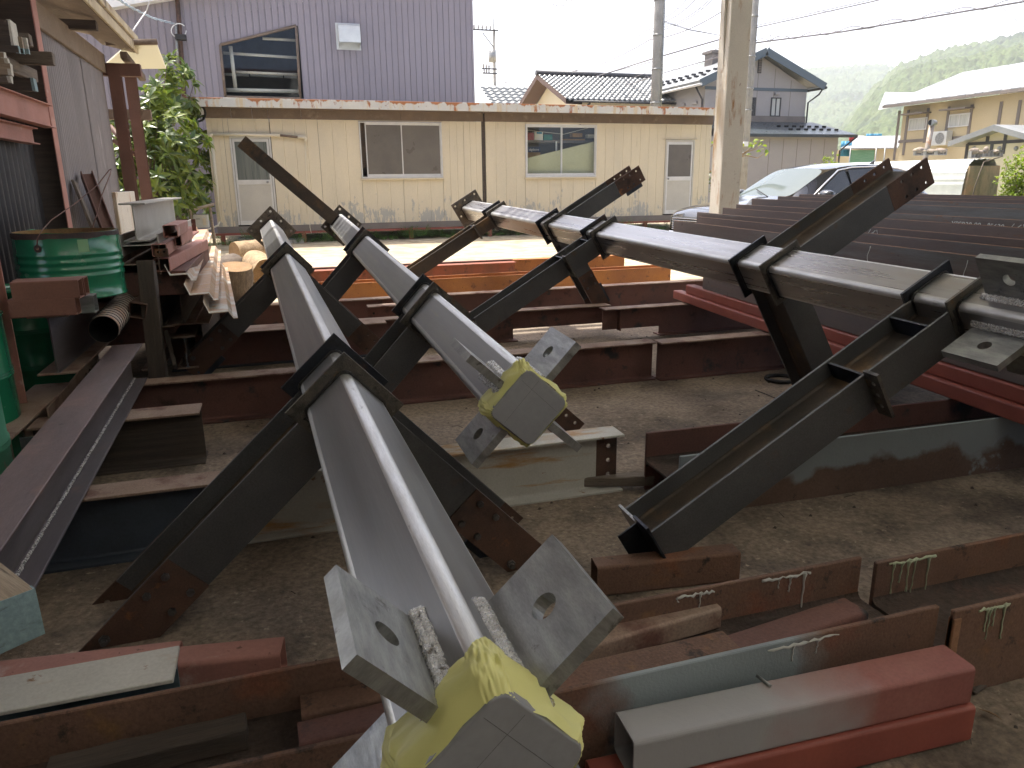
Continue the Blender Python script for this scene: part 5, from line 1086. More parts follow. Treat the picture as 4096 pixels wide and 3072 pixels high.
sqtube('square_tube', (-0.05, 1.59, 0.163), (0.26, 1.60, 0.163), 0.09, 0.06, 'stub of red-brown tube left of the near column, nearer of two in the trough', 'square tube', 'oxide', group=GT)
def timber(name, p0, p1, w, h, label, mat='wood', up=(0, 0, 1), cat='timber', group=None, endmat=None, rough=0.004):
    M, L = frameM(p0, p1, up); mb = MB(); n = 7
    v = []; f = []
    for i in range(n):
        x = L * i / (n - 1)
        for (y, z) in ((-w / 2, 0), (w / 2, 0), (w / 2, h), (-w / 2, h)):
            v.append((x + (random.uniform(-rough, rough) if i in (0, n - 1) else 0), y + random.uniform(-rough, rough), z + random.uniform(-rough, rough)))
    for i in range(n - 1):
        for k in range(4): f.append([i * 4 + k, i * 4 + (k + 1) % 4, i * 4 + 4 + (k + 1) % 4, i * 4 + 4 + k])
    mb.add(v, f); mb.add(v[:4], [[3, 2, 1, 0]])
    if not endmat: mb.add(v[-4:], [[0, 1, 2, 3]])
    o = mb.build(name, mat); o.matrix_world = M; tag(o, label, cat, group)
    bm = bmesh.new(); bm.from_mesh(o.data); bmesh.ops.bevel(bm, geom=[e for e in bm.edges if e.calc_face_angle(0) > .6], offset=0.004, segments=1, affect='EDGES'); bm.to_mesh(o.data); bm.free()
    if endmat:
        e = MB(); e.add([(p[0] + 0.0015, p[1], p[2]) for p in v[-4:]] + [(p[0] - .02, p[1] * 1.002, p[2]) for p in v[-4:]], [(0, 1, 2, 3), (0, 4, 5, 1), (1, 5, 6, 2), (2, 6, 7, 3), (3, 7, 4, 0)])
        e.build('painted_end', endmat, o)
    return o
timber('timber_block', (-0.60, 1.66, 0.162), (-0.17, 1.68, 0.162), 0.07, 0.06, 'dark cracked timber lying inside the front trough beam at lower left', 'wooddark')
timber('timber_block', (-0.66, 2.85, 0.0), (-0.36, 2.91, 0.0), 0.09, 0.06, 'grey weathered timber offcut on the dirt against the navy beam', 'wood', rough=.01)
# red oxide tubes that carry the bolted foot
sqtube('square_tube', (-0.95, 2.235, 0.04), (-0.385, 2.165, 0.04), 0.10, 0.11, 'pinkish red tube end-on to the bracket foot, on its left', 'square tube', 'pinkprimer', group=GT)
sqtube('square_tube', (-0.40, 2.135, 0.04), (-0.085, 2.085, 0.04), 0.10, 0.11, 'pinkish red tube poking out right of the bolted bracket foot', 'square tube', 'pinkprimer', group=GT)
# block under the front bracket
sqtube('square_tube', (1.035, 2.285, 0.0), (1.60, 2.215, 0.0), 0.085, 0.125, 'brown tube block on the dirt under the lowered end plate of the long front bracket', 'square tube', 'brownrust', group=GT)
# row 2
b3 = trough('trough_beam', 1.655, 4.6, 2.745, 3.10, 'sideways H beam with flaking blue-grey paint over rust, behind the front bracket', ('upperblue', 'oxide', 'troughweb'), tilt=-0.028)
timber('timber_plank', (1.18, 3.26, 0.02), (1.72, 3.10, 0.02), 0.06, 0.05, 'thin grey batten on the dirt beside the end of the stained cream beam', 'wood')
hbeam('steel_beam', (-0.30, 3.19, 0.0), (1.555, 3.175, 0.0), 0.3, 0.145, 'stained cream beam with three bolt holes in its dark end, below the middle column', 'steel beam', ('creamsteel', 'creamsteel', 'creamsteel'), group=GB)
_c = bpy.data.objects[-1] if False else None
def web_end(root, x0, x1, h, mat, holes, tw=0.010):
    MB().plate([(x0, 0.02), (x1, 0.02), (x1, h - 0.02), (x0, h - 0.02)], holes, -tw / 2 - .001, tw / 2 + .001, Matrix(((1, 0, 0, 0), (0, 0, 1, 0), (0, 1, 0, 0), (0, 0, 0, 1))) , 16, 'z').build('bolted_end', mat, root)
def beam_x(x0, x1, y, label, mats, h=0.3, b=0.15, dy=0.0, z=0.0, **k):
    return hbeam('steel_beam', (x0, y, z), (x1, y + dy, z), h, b, label, 'steel beam', mats, group=GB, **k)[0]
# the dark bolted end of the cream beam: web plate with holes that let the light through
cb = [o for o in bpy.data.objects if o.get('label', '').startswith('stained cream beam')][0]
for ch in list(cb.children):
    if ch.name.startswith('web'): bpy.data.objects.remove(ch)
MB().prism([(y, z + .15) for y, z in webpoly(.276, .008, .013)], 0, 1.735, 'x').build('web', 'creamsteel', cb)
web_end(cb, 1.7355, 1.845, 0.3, 'splice', [(1.80, 0.075, .0115), (1.80, .15, .0115), (1.80, .225, .0115)])
beam_x(-1.4, -0.31, 3.185, 'beam with a pale rusty top and dark navy web, under the long purple beam', ('oxidetop', 'navy', 'navy'))
beam_x(-1.3, -0.47, 4.30, 'stubby brown box-like beam with a dusty top, left of the near column', ('oxidetop', 'wooddark', 'wooddark'), b=0.2)
# row 3
b5 = beam_x(-1.2, 2.735, 5.035, 'long red oxide beam with black scorched patches, crossing under all the middle of the yard', ('oxidetop', 'oxide', 'oxide'))
for xs_ in (2.63, 4.08): MB().box(xs_, xs_ + 0.01, -0.07, -0.006, 0.013, 0.287).build('stiffener', 'oxide', b5) if xs_ < 3.9 else None
beam_x(2.75, 4.9, 4.985, 'red oxide beam continuing the scorched one to the right after a narrow gap', ('oxidetop', 'oxide', 'oxide'))
# row 4, two beams with pieces sawn out of their webs at facing ends
L4 = 3.16 - (-0.6)
beam_x(-0.6, 3.16, 6.77, 'red oxide beam whose right end has its lower half sawn away', ('oxidetop', 'oxide', 'oxide'), web_cut=(2.75, 3.76, 0.175), flange_cut=(0, 2.78))
bR = beam_x(2.99, 5.6, 6.53, 'red oxide beam whose left end has its lower half sawn away, under the red channels', ('oxidetop', 'oxide', 'oxide'), web_cut=(0.0, 0.62, 0.20), flange_cut=(0.60, 2.61))
MB().box(0.16, 0.172, -0.07, 0.07, 0.08, 0.286).build('stiffener', 'oxide', bR)
beam_x(-0.9, 0.9, 6.62, 'dark beam with a pale top edge seen through the bracket legs of the near column', ('oxidetop', 'oxide', 'navy'), z=0.0)
# row 5
beam_x(-0.9, 5.4, 8.06, 'maroon beam whose right half has a sun-yellowed top edge', ('oxidetop', 'oxide', 'oxide'))
b5r = beam_x(0.85, 1.55, 7.55, 'short maroon beam with three bolt holes in its left end', ('oxidetop', 'oxide', 'oxide'), z=0.0)
for zz in (.08, .15, .22):
    MB().tube([(0.06, -0.0055, zz), (0.06, -0.0045, zz)], 0.012, 12).build('bolt_hole', 'black', b5r)
# rows 6 and 7, out in the sun
trough('trough_beam', 0.3, 5.4, 9.38, 9.70, 'bright orange rusted beam on its side, lit by the sun', ('orust', 'orust', 'orust'), tilt=0.02)
beam_x(0.0, 3.55, 11.05, 'red streaked beam at the back edge of the row, left of a step', ('redrust', 'redrust', 'redrust'), b=.2)
beam_x(3.58, 5.6, 11.40, 'orange-brown beam at the back edge of the row, right of a step', ('orust', 'orust', 'orust'), b=.2)
beam_x(0.2, 3.6, 11.34, 'thin maroon beam hidden behind the red streaked one', ('oxide', 'oxide', 'oxide'), b=.1, h=.31)
# long purple beam lying along the left side, on top of the rows
r_, _ = hbeam('steel_beam', (-0.84, 1.05, 0.315), (-0.895, 5.05, 0.305), 0.215, 0.15, 'long purple-grey scratched beam slanting from the far left pile to the lower left corner', 'steel beam', ('purpleflange', 'purpleweb', 'purpleweb'), group=GB) if False else (None, None)
MA['purpleflange'] = surf('scratched_purple_flange', (0.18, 0.125, 0.12), (0.14, 0.11, 0.115), 2.5, 0.5, 0.2, 0.15, 90, stretch=(.5, 2, 2), spots=[((0.24, 0.16, 0.14), 4, 0.62, 0.08), ((0.45, 0.42, 0.40), 26, 0.745, 0.015, (0.3, 3, 1)), ((0.05, 0.04, 0.04), 7, 0.70, 0.03)], bump=0.12)
MA['purpleweb'] = surf('purple_grey_web', (0.155, 0.14, 0.15), (0.12, 0.105, 0.115), 1.6, 0.42, 0.35, 0.1, 90, stretch=(.4, 2, 2), spots=[((0.2, 0.155, 0.145), 4, 0.64, 0.06)], bump=0.06)
lb, _ = hbeam('steel_beam', (-0.93, 5.06, 0.308), (-0.845, 0.95, 0.312), 0.235, 0.17, 'long purple-grey scratched beam slanting from the far left pile to the lower left corner', 'steel beam', ('purpleflange', 'purpleweb', 'purpleweb'), group=GB)
mb = MB(); pts = []
for k in range(180): pts.append((0.02 + k * 0.0225, 0.017 + random.uniform(-.0015, .0015), 0.0185 + random.uniform(-.001, .001)))
mb.tube(pts, [0.0062 + random.uniform(-.0012, .0012) for _ in pts], 6); mb.build('weld_bead', 'weld', lb)
# timber with a blue painted end, resting on that beam
timber('timber_block', (-1.285, 2.62, 0.553), (-0.60, 1.64, 0.553), 0.105, 0.115, 'grained timber with a blue painted end, poking in over the long purple beam', 'woodlight', endmat='blueend', rough=.003)
# rubber rings
def ring(name, loc, rad, r, label, rot=None):
    mb = MB(); pts = [(rad * math.cos(R(12 * k)), rad * math.sin(R(12 * k)), 0) for k in range(31)]
    mb.tube(pts, r, 8, caps=False); o = mb.build(name, 'rubber'); o.matrix_world = Matrix.Translation(loc) @ (rot or Matrix.Identity(4)); tag(o, label, 'rubber ring')
ring('rubber_ring', (3.62, 4.62, 0.016), 0.105, 0.014, 'flat black rubber ring on the dirt under the dark column')

# ------------------------------------------------------------------ red C channels and the stack of purple-grey beams, far right
pd = Vector((math.sin(R(6.2)), math.cos(R(6.2)), 0)); pn = Vector((pd.y, -pd.x, 0))   # along the stack (away), across it (right)
def SP(s, q, z): return Vector((0, 0, 0)) + pd * s + pn * q + Vector((0, 0, z))
def cchannel(name, p0, p1, w, h, label, mat, group):
    M, L = frameM(p0, p1); t = 0.006
    o = MB().prism([(-w / 2, 0), (w / 2, 0), (w / 2, h), (w / 2 - .02, h), (w / 2 - .02, h - t), (w / 2 - t, h - t), (w / 2 - t, t), (-w / 2 + t, t), (-w / 2 + t, h - t), (-w / 2 + .02, h - t), (-w / 2 + .02, h), (-w / 2, h)][::-1], 0, L, 'x')
    o = o.build(name, mat); o.matrix_world = M; tag(o, label, 'steel channel', group); return o
GC = 'brick-red channels under the beam stack'
sqtube('red_channel', SP(7.17, 3.20, 0.31), SP(0.6, 3.20, 0.31), 0.10, 0.085, 'brick-red channel at the bottom of the right-hand stack, lower and nearer of the pair', 'steel channel', 'primer', group=GC)
sqtube('red_channel', SP(6.95, 3.235, 0.396), SP(0.5, 3.235, 0.396), 0.10, 0.085, 'brick-red channel lying on top of the nearer one under the right-hand stack', 'steel channel', 'primer', group=GC)
sqtube('red_channel', SP(6.9, 3.45, 0.31), SP(0.5, 3.45, 0.31), 0.10, 0.17, 'brick-red channel packed behind the visible pair under the stack', 'steel channel', 'primer', group=GC)
GP = 'purple-grey beams stacked at the right'
def stack_beam(s0, s1, q0, q1, z, h, label, chalk=None):
    M = Matrix(((-pd.x, pn.x, 0, 0), (-pd.y, pn.y, 0, 0), (0, 0, 1, 0), (0, 0, 0, 1))); M.translation = SP(s1, q0, z)
    # local x: towards the camera from the far end; local y: to the right across the stack
    r = empty('stacked_beam', M=M); tag(r, label, 'steel beam', GP); L = s1 - s0; tf = 0.018; W = q1 - q0
    for a, b in ((0, tf), (W - tf, W)):
        f = MB().box(0, L, a, b, 0, h, 0.002).build('flange', 'pile', r)
        MB().box(0.002, L - .002, a + .001, b - .001, h - 0.0005, h + 0.0012).build('rusty_edge', 'rustedge', f)
    MB().box(0, L, tf, W - tf, h / 2 - .006, h / 2 + .006).build('web', 'pile', r)
    return r
def stack_beam2(s0, s1, q0, q1, zb, za, zf, label, chalk=()):
    M = Matrix(((-pd.x, pn.x, 0, 0), (-pd.y, pn.y, 0, 0), (0, 0, 1, 0), (0, 0, 0, 1))); M.translation = SP(s1, q0, zb)
    r = empty('stacked_beam', M=M); tag(r, label, 'steel beam', GP); L = s1 - s0; tf = 0.018; W = q1 - q0
    for a, b, h in ((0, tf, za - zb), (W - tf, W, zf - zb)):
        f = MB().box(0, L, a, b, 0, h, 0.002).build('flange', 'pile', r)
        MB().box(0.004, L - .004, a + .001, b - .001, h - 0.0005, h + 0.0012).build('rusty_edge', 'rustedge', f)
    zm = (min(za, zf) - zb) * 0.55
    MB().box(0.001, L - .001, tf, W - tf, zm - .006, zm + .006).build('web', 'pile', r)
    return r
sb1 = stack_beam2(1.75, 7.36, 3.20, 3.49, 0.785, 1.09, 1.125, 'front beam of the upper layer of the purple-grey stack')
sb2 = stack_beam2(1.9, 7.50, 3.52, 3.83, 0.86, 1.165, 1.205, 'second beam from the front in the purple-grey stack, chalked l5680')
sb3 = stack_beam2(1.8, 7.30, 3.86, 4.05, 0.93, 1.245, 1.30, 'third beam in the purple-grey stack, chalked YPSB30-88')
sb4 = stack_beam2(1.4, 6.9, 4.09, 4.34, 1.02, 1.33, 1.345, 'rearmost beam of the purple-grey stack, in front of the dark car')
sb5 = stack_beam2(1.3, 5.9, 4.37, 4.62, 1.04, 1.355, 1.36, 'shorter purple-grey beam at the back right of the stack by the grass')
stack_beam2(1.5, 6.62, 3.205, 3.53, 0.487, 0.778, 0.775, 'front beam of the lower layer, on the brick-red channels')
stack_beam2(1.5, 6.7, 3.56, 3.90, 0.487, 0.848, 0.92, 'second beam of the lower layer, tucked behind the front one')
stack_beam2(1.5, 6.7, 3.93, 4.60, 0.487, 1.0, 1.01, 'rear beam of the lower layer of the purple-grey stack')
MA['chalk'] = plain('chalk', (0.8, 0.88, 0.88), 0.9)
def lettering(txt, parent, loc, size, mat, rot=None, shear=0.1, name='chalk_marking', align='LEFT', extr=0.0006):
    cu = bpy.data.curves.new(name, 'FONT'); cu.body = txt; cu.size = size; cu.extrude = extr; cu.shear = shear; cu.align_x = align
    o = bpy.data.objects.new(name, cu); col.objects.link(o); bpy.context.view_layer.update()
    dg = bpy.context.evaluated_depsgraph_get(); me = bpy.data.meshes.new_from_object(o.evaluated_get(dg)); bpy.data.objects.remove(o)
    me.materials.clear(); me.materials.append(MA[mat] if isinstance(mat, str) else mat)
    o = bpy.data.objects.new(name, me); col.objects.link(o); o.parent = parent
    o.matrix_basis = Matrix.Translation(loc) @ (rot or Matrix.Identity(4)); return o
RX = Matrix.Rotation(math.pi / 2, 4, 'X')
lettering('YPSB30-88   \u21135630 \u3008\u30A4\u3009', sb3, (2.95, -0.0012, 0.247), 0.055, 'chalk', RX, 0.15)
lettering('\u21135680 \u3008\u30A4\u3009', sb2, (2.6, -0.0012, 0.243), 0.055, 'chalk', RX, 0.15)
lettering('YPSB30-88', sb1, (3.0, -0.0012, -0.12), 0.05, 'chalk', RX, 0.15)
ck = MB()
for x0, z0, l in ((3.1, 0.13, .16), (3.9, 0.02, .26)):
    ck.tube([(x0 + .01 * math.sin(k), -0.001, z0 + l * k / 8) for k in range(9)], 0.0018, 4)
ck.build('chalk_marking', 'chalk', sb1)

# rusted white crane column behind the stack
_q = py(2882, 760, 8.6); colr = empty('crane_column', (_q.x, 8.6, 0.02)); tag(colr, 'tall white steel column streaked with rust, standing behind the beam stack', 'column')
MB().box(0, 0.29, 0, 0.012, 0, 7.2, 0.003).build('front_plate', 'columnpaint', colr)
MB().box(-0.001, 0.012, 0.013, 0.227, 0, 7.2, 0.003).build('side_plate', 'columnpaint', colr)
MB().box(0.278, 0.291, 0.013, 0.227, 0, 7.2, 0.003).build('side_plate', 'columnpaint', colr)
MB().box(0, 0.29, 0.228, 0.24, 0, 7.2, 0.003).build('back_plate', 'columnpaint', colr)
MB().prism([(-0.035, 3.4), (0.0, 2.75), (0.0, 7.2), (-0.035, 7.2)], 0.10, 0.16, 'y').build('stiffener', 'columnpaint', colr)
MB().tube([(0.30, .03, 0), (0.30, .03, 7.2)], 0.008, 6).build('conduit', 'columnpaint', colr)
MB().box(-.1, .39, -.1, .34, -0.02, 0.0).build('base_plate', 'columnpaint', colr)
# ------------------------------------------------------------------ left side: lean-to rack, drums, pile of sections
WU = -2.0
def at_depth(x, y, D): return CAM + ray(x, y) * D
# corrugated shed
shed = empty('corrugated_shed', (WU, 8.32, 0)); tag(shed, 'grey corrugated iron shed with a peeling cream eave at the left', 'shed')
def corr(y0, y1, z0, z1, pitch, amp, T=None, n=6, wobble=0.0):
    mb = MB(); v = []; f = []; k = int((y1 - y0) / pitch * n)
    for i in range(k + 1):
        y = y0 + (y1 - y0) * i / k; x = amp * math.sin(2 * math.pi * y / pitch)
        v += [(x, y, z0), (x, y, z1)]
    for i in range(k): f.append([2 * i, 2 * i + 2, 2 * i + 3, 2 * i + 1])
    return mb.add(v, f, T, True)
edges = [0.10, 0.83, 1.56, 2.29, 3.0, 3.62]
for i in range(5):
    corr(edges[i], edges[i + 1] + 0.02, 0.0, 3.06, 0.076, 0.012, Matrix.Translation((0.004 * (i % 2), 0, 0))).build('wall_sheet', 'greycorr', shed, fixn=False)
MB().box(-0.06, -0.02, 0.1, 3.6, 0, 3.05).build('wall_lining', 'black', shed)
MB().box(-3, -0.06, 3.5, 3.6, 0, 3.3).build('end_wall', 'greycorr', shed)
MB().box(0.012, 0.05, -0.02, 3.66, 2.98, 3.22, 0.004).build('eave_board', 'eaveboard', shed)
roofl = MB(); roofl.prism([(-3.2, 4.1), (0.42, 3.42), (0.42, 3.45), (-3.2, 4.13)], -5.0, 4.1, 'y'); roofl.build('roof', 'eaveboard', shed)
MB().box(0.395, 0.425, -5.0, 4.1, 3.30, 3.415, 0.004).build('fascia_board', 'peelcream', shed)
MB().box(0.40, 0.445, -5.0, 4.1, 3.44, 3.53, 0.006).build('fascia_board', 'peelcream', shed)
MB().prism([(-0.02, 3.40), (0.385, 3.305), (0.385, 3.32), (-.02, 3.42)], -5.0, 4.05, 'y').build('soffit', 'eaveboard', shed)
for yy in (1.7, -0.4, -2.4): MB().box(-0.1, 0.33, yy, yy + 0.10, 3.19, 3.29, 0.004).build('rafter_end', 'wooddark', shed)
# its pink-primed near corner post
def hpost(name, loc, h, b, w, label, mats, rz=0.0, group=None, tf=0.01):
    r = empty(name, loc, rz); tag(r, label, 'steel post', group)
    MB().box(-w / 2, -w / 2 + tf, -b / 2, b / 2, 0, h, .002).build('flange', mats[0], r)
    MB().box(w / 2 - tf, w / 2, -b / 2, b / 2, 0, h, .002).build('flange', mats[0], r)
    MB().box(-w / 2 + tf, w / 2 - tf, -.004, .004, 0, h).build('web', mats[1], r)
    return r
hpost('steel_post', (-2.02, 8.24, 0), 3.3, 0.16, 0.34, 'dark steel post with a pink edge at the near corner of the corrugated shed', ('pinkprimer', 'wooddark'))
hpost('steel_post', (-1.475, 4.55, 0), 2.6, 0.15, 0.175, 'maroon H post with a pink lit edge, in front of the cut green drum', ('pinkprimer', 'maroon'), rz=R(90))
# black corrugated panel between the posts
blk = empty('ribbed_cladding', (-2.05, 4.6, 0)); tag(blk, 'black wide-ribbed corrugated panel between the two red posts at left', 'corrugated panel')
corr(0, 3.55, 0, 2.15, 0.13, 0.02).build('panel_sheet', 'darkcorr', blk, fixn=False)
MB().box(-0.05, -0.03, 0, 3.55, 0, 2.15).build('panel_back', 'black', blk)
# rack beams carrying timber
hbeam('rack_beam', (-1.86, 3.0, 2.02), (-1.86, 8.15, 2.02), 0.2, 0.1, 'pink-red rack beam under the timber stack, upper of two', 'steel beam', ('pinkprimer', 'pinkprimer', 'pinkprimer'), tf=0.01)
hbeam('rack_beam', (-1.93, 3.0, 1.86), (-1.93, 7.8, 1.86), 0.14, 0.1, 'pink-red rack beam close beneath the timber rack, lower of two', 'steel beam', ('pinkprimer', 'pinkprimer', 'pinkprimer'), tf=0.01)
GTm = 'timbers stacked on the rack at upper left'
def rt(xe, ye, Y, w, h, mat, lab, end=None, L=2.0, dv=None):
    """Timber whose far (right-hand) end is at the given sight line on plane y=Y."""
    e = py(xe, ye, Y)
    d = Vector(dv) if dv else Vector((1, 0.05, 0))
    timber('timber', e - d.normalized() * L, e, w, h, lab, mat, group=GTm, endmat=end, rough=.003)
rt(72, 205, 6.9, .2, .2, 'wooddark', 'thick dark timber with a pale end, top of the rack stack', 'whiteend')
rt(97, 203, 7.0, .05, .095, 'wooddark', 'dark timber with a tan end on the rack', 'woodlight')
rt(117, 209, 7.1, .05, .10, 'wooddark', 'dark timber with a white end on the rack, next to the blue ends', 'whiteend')
rt(128, 184, 7.3, .10, .085, 'wood', 'brown block of timber resting behind the white-ended one', None)
rt(80, 216, 6.8, .05, .055, 'wooddark', 'blue-ended batten, leftmost of the three on the rack', 'blueend')
rt(98, 217, 6.9, .05, .04, 'wooddark', 'blue-ended batten, middle of the three on the rack', 'blueend')
rt(118, 218, 7.0, .05, .035, 'wooddark', 'blue-ended batten, rightmost of the three on the rack', 'blueend')
rt(219, 262, 7.2, .10, .095, 'wood', 'longest brown timber sticking out to the right from the rack', None)
rt(22, 235, 6.3, .06, .04, 'woodlight', 'short pale batten with a white end, top of the left bundle on the rack', 'whiteend')
rt(36, 258, 6.3, .06, .04, 'woodlight', 'pale batten second from the top of the left bundle on the rack', 'whiteend')
rt(46, 280, 6.3, .06, .04, 'woodlight', 'pale batten third from the top of the left bundle on the rack', 'whiteend')
rt(52, 304, 6.3, .06, .045, 'woodlight', 'pale batten fourth from the top of the left bundle on the rack', 'whiteend')
rt(50, 335, 6.3, .06, .05, 'wood', 'white-ended batten lowest of the left bundle on the rack', 'whiteend')
rt(142, 330, 7.6, .05, .10, 'wood', 'wide grey timber lying lengthwise on the rack', None, 3.0, (0.02, 1, 0))
rt(146, 366, 7.4, .11, .10, 'wooddark', 'dark timber with a blue end on the rack beam', 'blueend')

# drums
def drum(name, c, r, z0, h, mat, label, cut=False, group='green steel drums at the left'):
    ro = empty(name, (c.x, c.y, z0)); tag(ro, label, 'drum', group); N = 48
    ribs = [(h * a) for a in ((.36, .46, .57, .68) if cut else (.33, .345, .36, .64, .655, .67))]
    prof = [(0.0, 0.012), (r * .97, 0.012), (r * 1.0, 0.0), (r * 1.018, 0.004), (r * 1.018, 0.012), (r, 0.018)]
    for zr in ribs: prof += [(r, zr - 0.018), (r * 1.022, zr - 0.008), (r * 1.022, zr + 0.002), (r, zr + .012)]
    v = []; f = []
    if cut:
        prof += [(r, h - .03), (r, h), (r - .004, h), (r - .006, h - .02), (r - .008, 0.02), (0, .02)]
    else: prof += [(r, h - .02), (r * 1.018, h - .01), (r * 1.018, h), (r * .98, h), (r * .97, h - .015), (0, h - .015)]
    mb = MB().lathe(prof, N)
    if cut:
        mb.v = [Vector((p.x, p.y, p.z + (0.009 * noise.noise(Vector((p.x * 14, p.y * 14, 0))) + 0.005 * noise.noise(Vector((p.x * 45, p.y * 45, 4)))) if p.z > h - .025 and Vector((p.x, p.y)).length > r - .007 else p.z)) for p in mb.v]
    body = mb.build('shell', mat, ro, fixn=False)
    if cut:
        band = MB(); k = 64; vv = []
        for i in range(k):
            a = 2 * math.pi * i / k; d = 0.032 + 0.02 * noise.noise(Vector((math.cos(a) * 2, math.sin(a) * 2, 1))) + .006 * noise.noise(Vector((math.cos(a) * 14, math.sin(a) * 14, 1)))
            vv += [((r + .0015) * math.cos(a), (r + .0015) * math.sin(a), h - d), ((r + .0015) * math.cos(a), (r + .0015) * math.sin(a), h - .001), ((r - .009) * math.cos(a), (r - .009) * math.sin(a), h + .001), ((r - .010) * math.cos(a), (r - .010) * math.sin(a), 0.05)]
        band.add(vv, [[4 * i, (4 * i + 4) % (4 * k), (4 * i + 5) % (4 * k), 4 * i + 1] for i in range(k)], None, True); band.build('scorched_rim', 'burnt', body, fixn=False)['kind'] = 'stuff'
        b2 = MB().add(vv, [[4 * i + 2, (4 * i + 6) % (4 * k), (4 * i + 7) % (4 * k), 4 * i + 3] for i in range(k)], None, True); b2.build('inside_wall', 'drumin', body, fixn=False)
    return ro
dc = at_depth(268, 960, 4.62)
d1 = drum('oil_drum', dc, 0.292, 0.835, 0.40, 'green', 'glossy green drum with its top cut off, hung behind the stub red tubes', cut=True)
def on_drum(x, y): # angle towards a sight line
    p = at_depth(x, y, 4.3) - Vector((dc.x, dc.y, 0)); return math.atan2(p.y, p.x)
pa = on_drum(374, 975)
lp = MB(); vv = []; rr_ = 0.2935
for k in range(5):
    a = pa - 0.10 + 0.05 * k
    vv += [(rr_ * math.cos(a), rr_ * math.sin(a), 0.285), (rr_ * math.cos(a), rr_ * math.sin(a), 0.36)]
MA['sticker'] = plain('pale_green_sticker', (0.22, 0.42, 0.22), 0.6)
lp.add(vv, [[2 * k, 2 * k + 2, 2 * k + 3, 2 * k + 1] for k in range(4)], None, True).build('pale_label', 'sticker', d1, fixn=False)
ha = on_drum(130, 1003); T = Matrix.Translation((0.292 * math.cos(ha), 0.292 * math.sin(ha), 0.315)) @ Matrix.Rotation(ha, 4, 'Z') @ Matrix.Rotation(math.pi / 2, 4, 'Y')
MB().tube([(0, 0, 0), (0, 0, 0.003)], 0.023, 16, T).build('burnt_lifting_hole', 'burnt', d1)
MB().tube([(0, 0, 0.0031), (0, 0, 0.0045)], 0.009, 10, T).build('lifting_eye', 'galv', d1)
wr = MB(); hp_ = Vector((dc.x + 0.30 * math.cos(ha), dc.y + 0.30 * math.sin(ha), 0.835 + .315))
w1 = [hp_, at_depth(150, 952, 4.25), at_depth(165, 925, 4.3), at_depth(205, 880, 4.5), at_depth(300, 815, 5.0), at_depth(395, 735, 5.3), at_depth(437, 680, 5.5), at_depth(446, 676, 5.5), at_depth(440, 700, 5.4), at_depth(408, 780, 5.2), at_depth(390, 850, 5.0), at_depth(372, 905, 4.9), at_depth(366, 945, 4.85)]
wr.tube(w1, 0.0035, 6); o = wr.build('steel_wire', 'canopysteel'); tag(o, 'rusty lifting wire looping up from the hole in the cut green drum', 'wire')
drum('oil_drum', at_depth(140, 1300, 5.35), 0.29, 0.0, 0.82, 'green', 'dark green drum standing in the shade under the cut drum')
drum('oil_drum', at_depth(-260, 1330, 3.7), 0.29, 0.0, 0.88, 'green', 'green drum in deep shade behind the maroon post at the left edge')
dl = Vector((-1.44, 3.45, 0)); drum('oil_drum', dl, 0.29, 0.0, 0.70, 'greenold', 'peeling pale green drum cut off by the left edge of the picture')
# stub tubes on a short I beam in front of the cut drum
ib = py(232, 1500, 4.72)
hbeam('steel_beam', (ib.x, 4.72, ib.z), (ib.x + 0.02, 7.4, ib.z), 0.345, 0.21, 'upright I beam, end-on, carrying the four stub tubes in front of the drum', 'steel beam', ('oxidetop', 'purpleweb', 'oxidetop'))
GS = 'stub tubes on the I beam by the drum'
def stub(x0, y0, x1, y1, Y, s, lab, mat='browntube', dy=0.0, t=0.006, endring=None):
    a, b = py(x0, y0, Y), py(x1, y1, Y + dy); a.z = b.z = (a.z + b.z) / 2
    return sqtube('square_tube', a, b, s, s, lab, 'square tube', mat, group=GS, t=t, r=0.008)
st1 = stub(64, 1202, 330, 1188, 4.42, 0.098, 'brown stub tube, upper front of the four by the drum')
stub(72, 1195, 352, 1176, 4.56, 0.098, 'brown stub tube, upper rear of the four, against the drum')
stub(54, 1271, 318, 1254, 4.42, 0.098, 'brown stub tube, lower front of the four by the drum')
s4 = stub(180, 1266, 388, 1240, 4.56, 0.098, 'stub tube with a bare grey end, lower rear of the four by the drum', 'lug')
# spiral duct
sp0 = py(415, 1318, 4.85); sp1 = sp0 + Vector((-0.10, 2.3, 0.02))
du = empty('spiral_duct', M=frameM(sp0, sp1)[0]); tag(du, 'rusty spiral duct lying with its dark open end towards the camera', 'duct')
rD = 0.082; MB().tube([(0, 0, 0), (2.2, 0, 0)], rD, 28, caps=False).build('duct_wall', 'spiral', du, fixn=False)
MB().tube([(0.0, 0, 0), (2.2, 0, 0)], rD - .004, 28, caps=False).build('duct_lining', 'black', du, fixn=False)
hx = MB(); pts = [(0.03 + 0.07 * k / 24, (rD + .001) * math.cos(2 * math.pi * k / 24), (rD + .001) * math.sin(2 * math.pi * k / 24)) for k in range(24 * 28)]
hx.tube(pts, 0.0028, 4).build('spiral_seam', 'black', du)
b_ = py(540, 1245, 5.35); sqtube('square_tube', b_ + Vector((0, 0, -0.05)), b_ + Vector((0.05, 1.6, -.05)), 0.105, 0.105, 'dark open tube end tilted against the spiral duct', 'square tube', 'splice', up=(0.25, 0, 1), t=.006, r=.008)
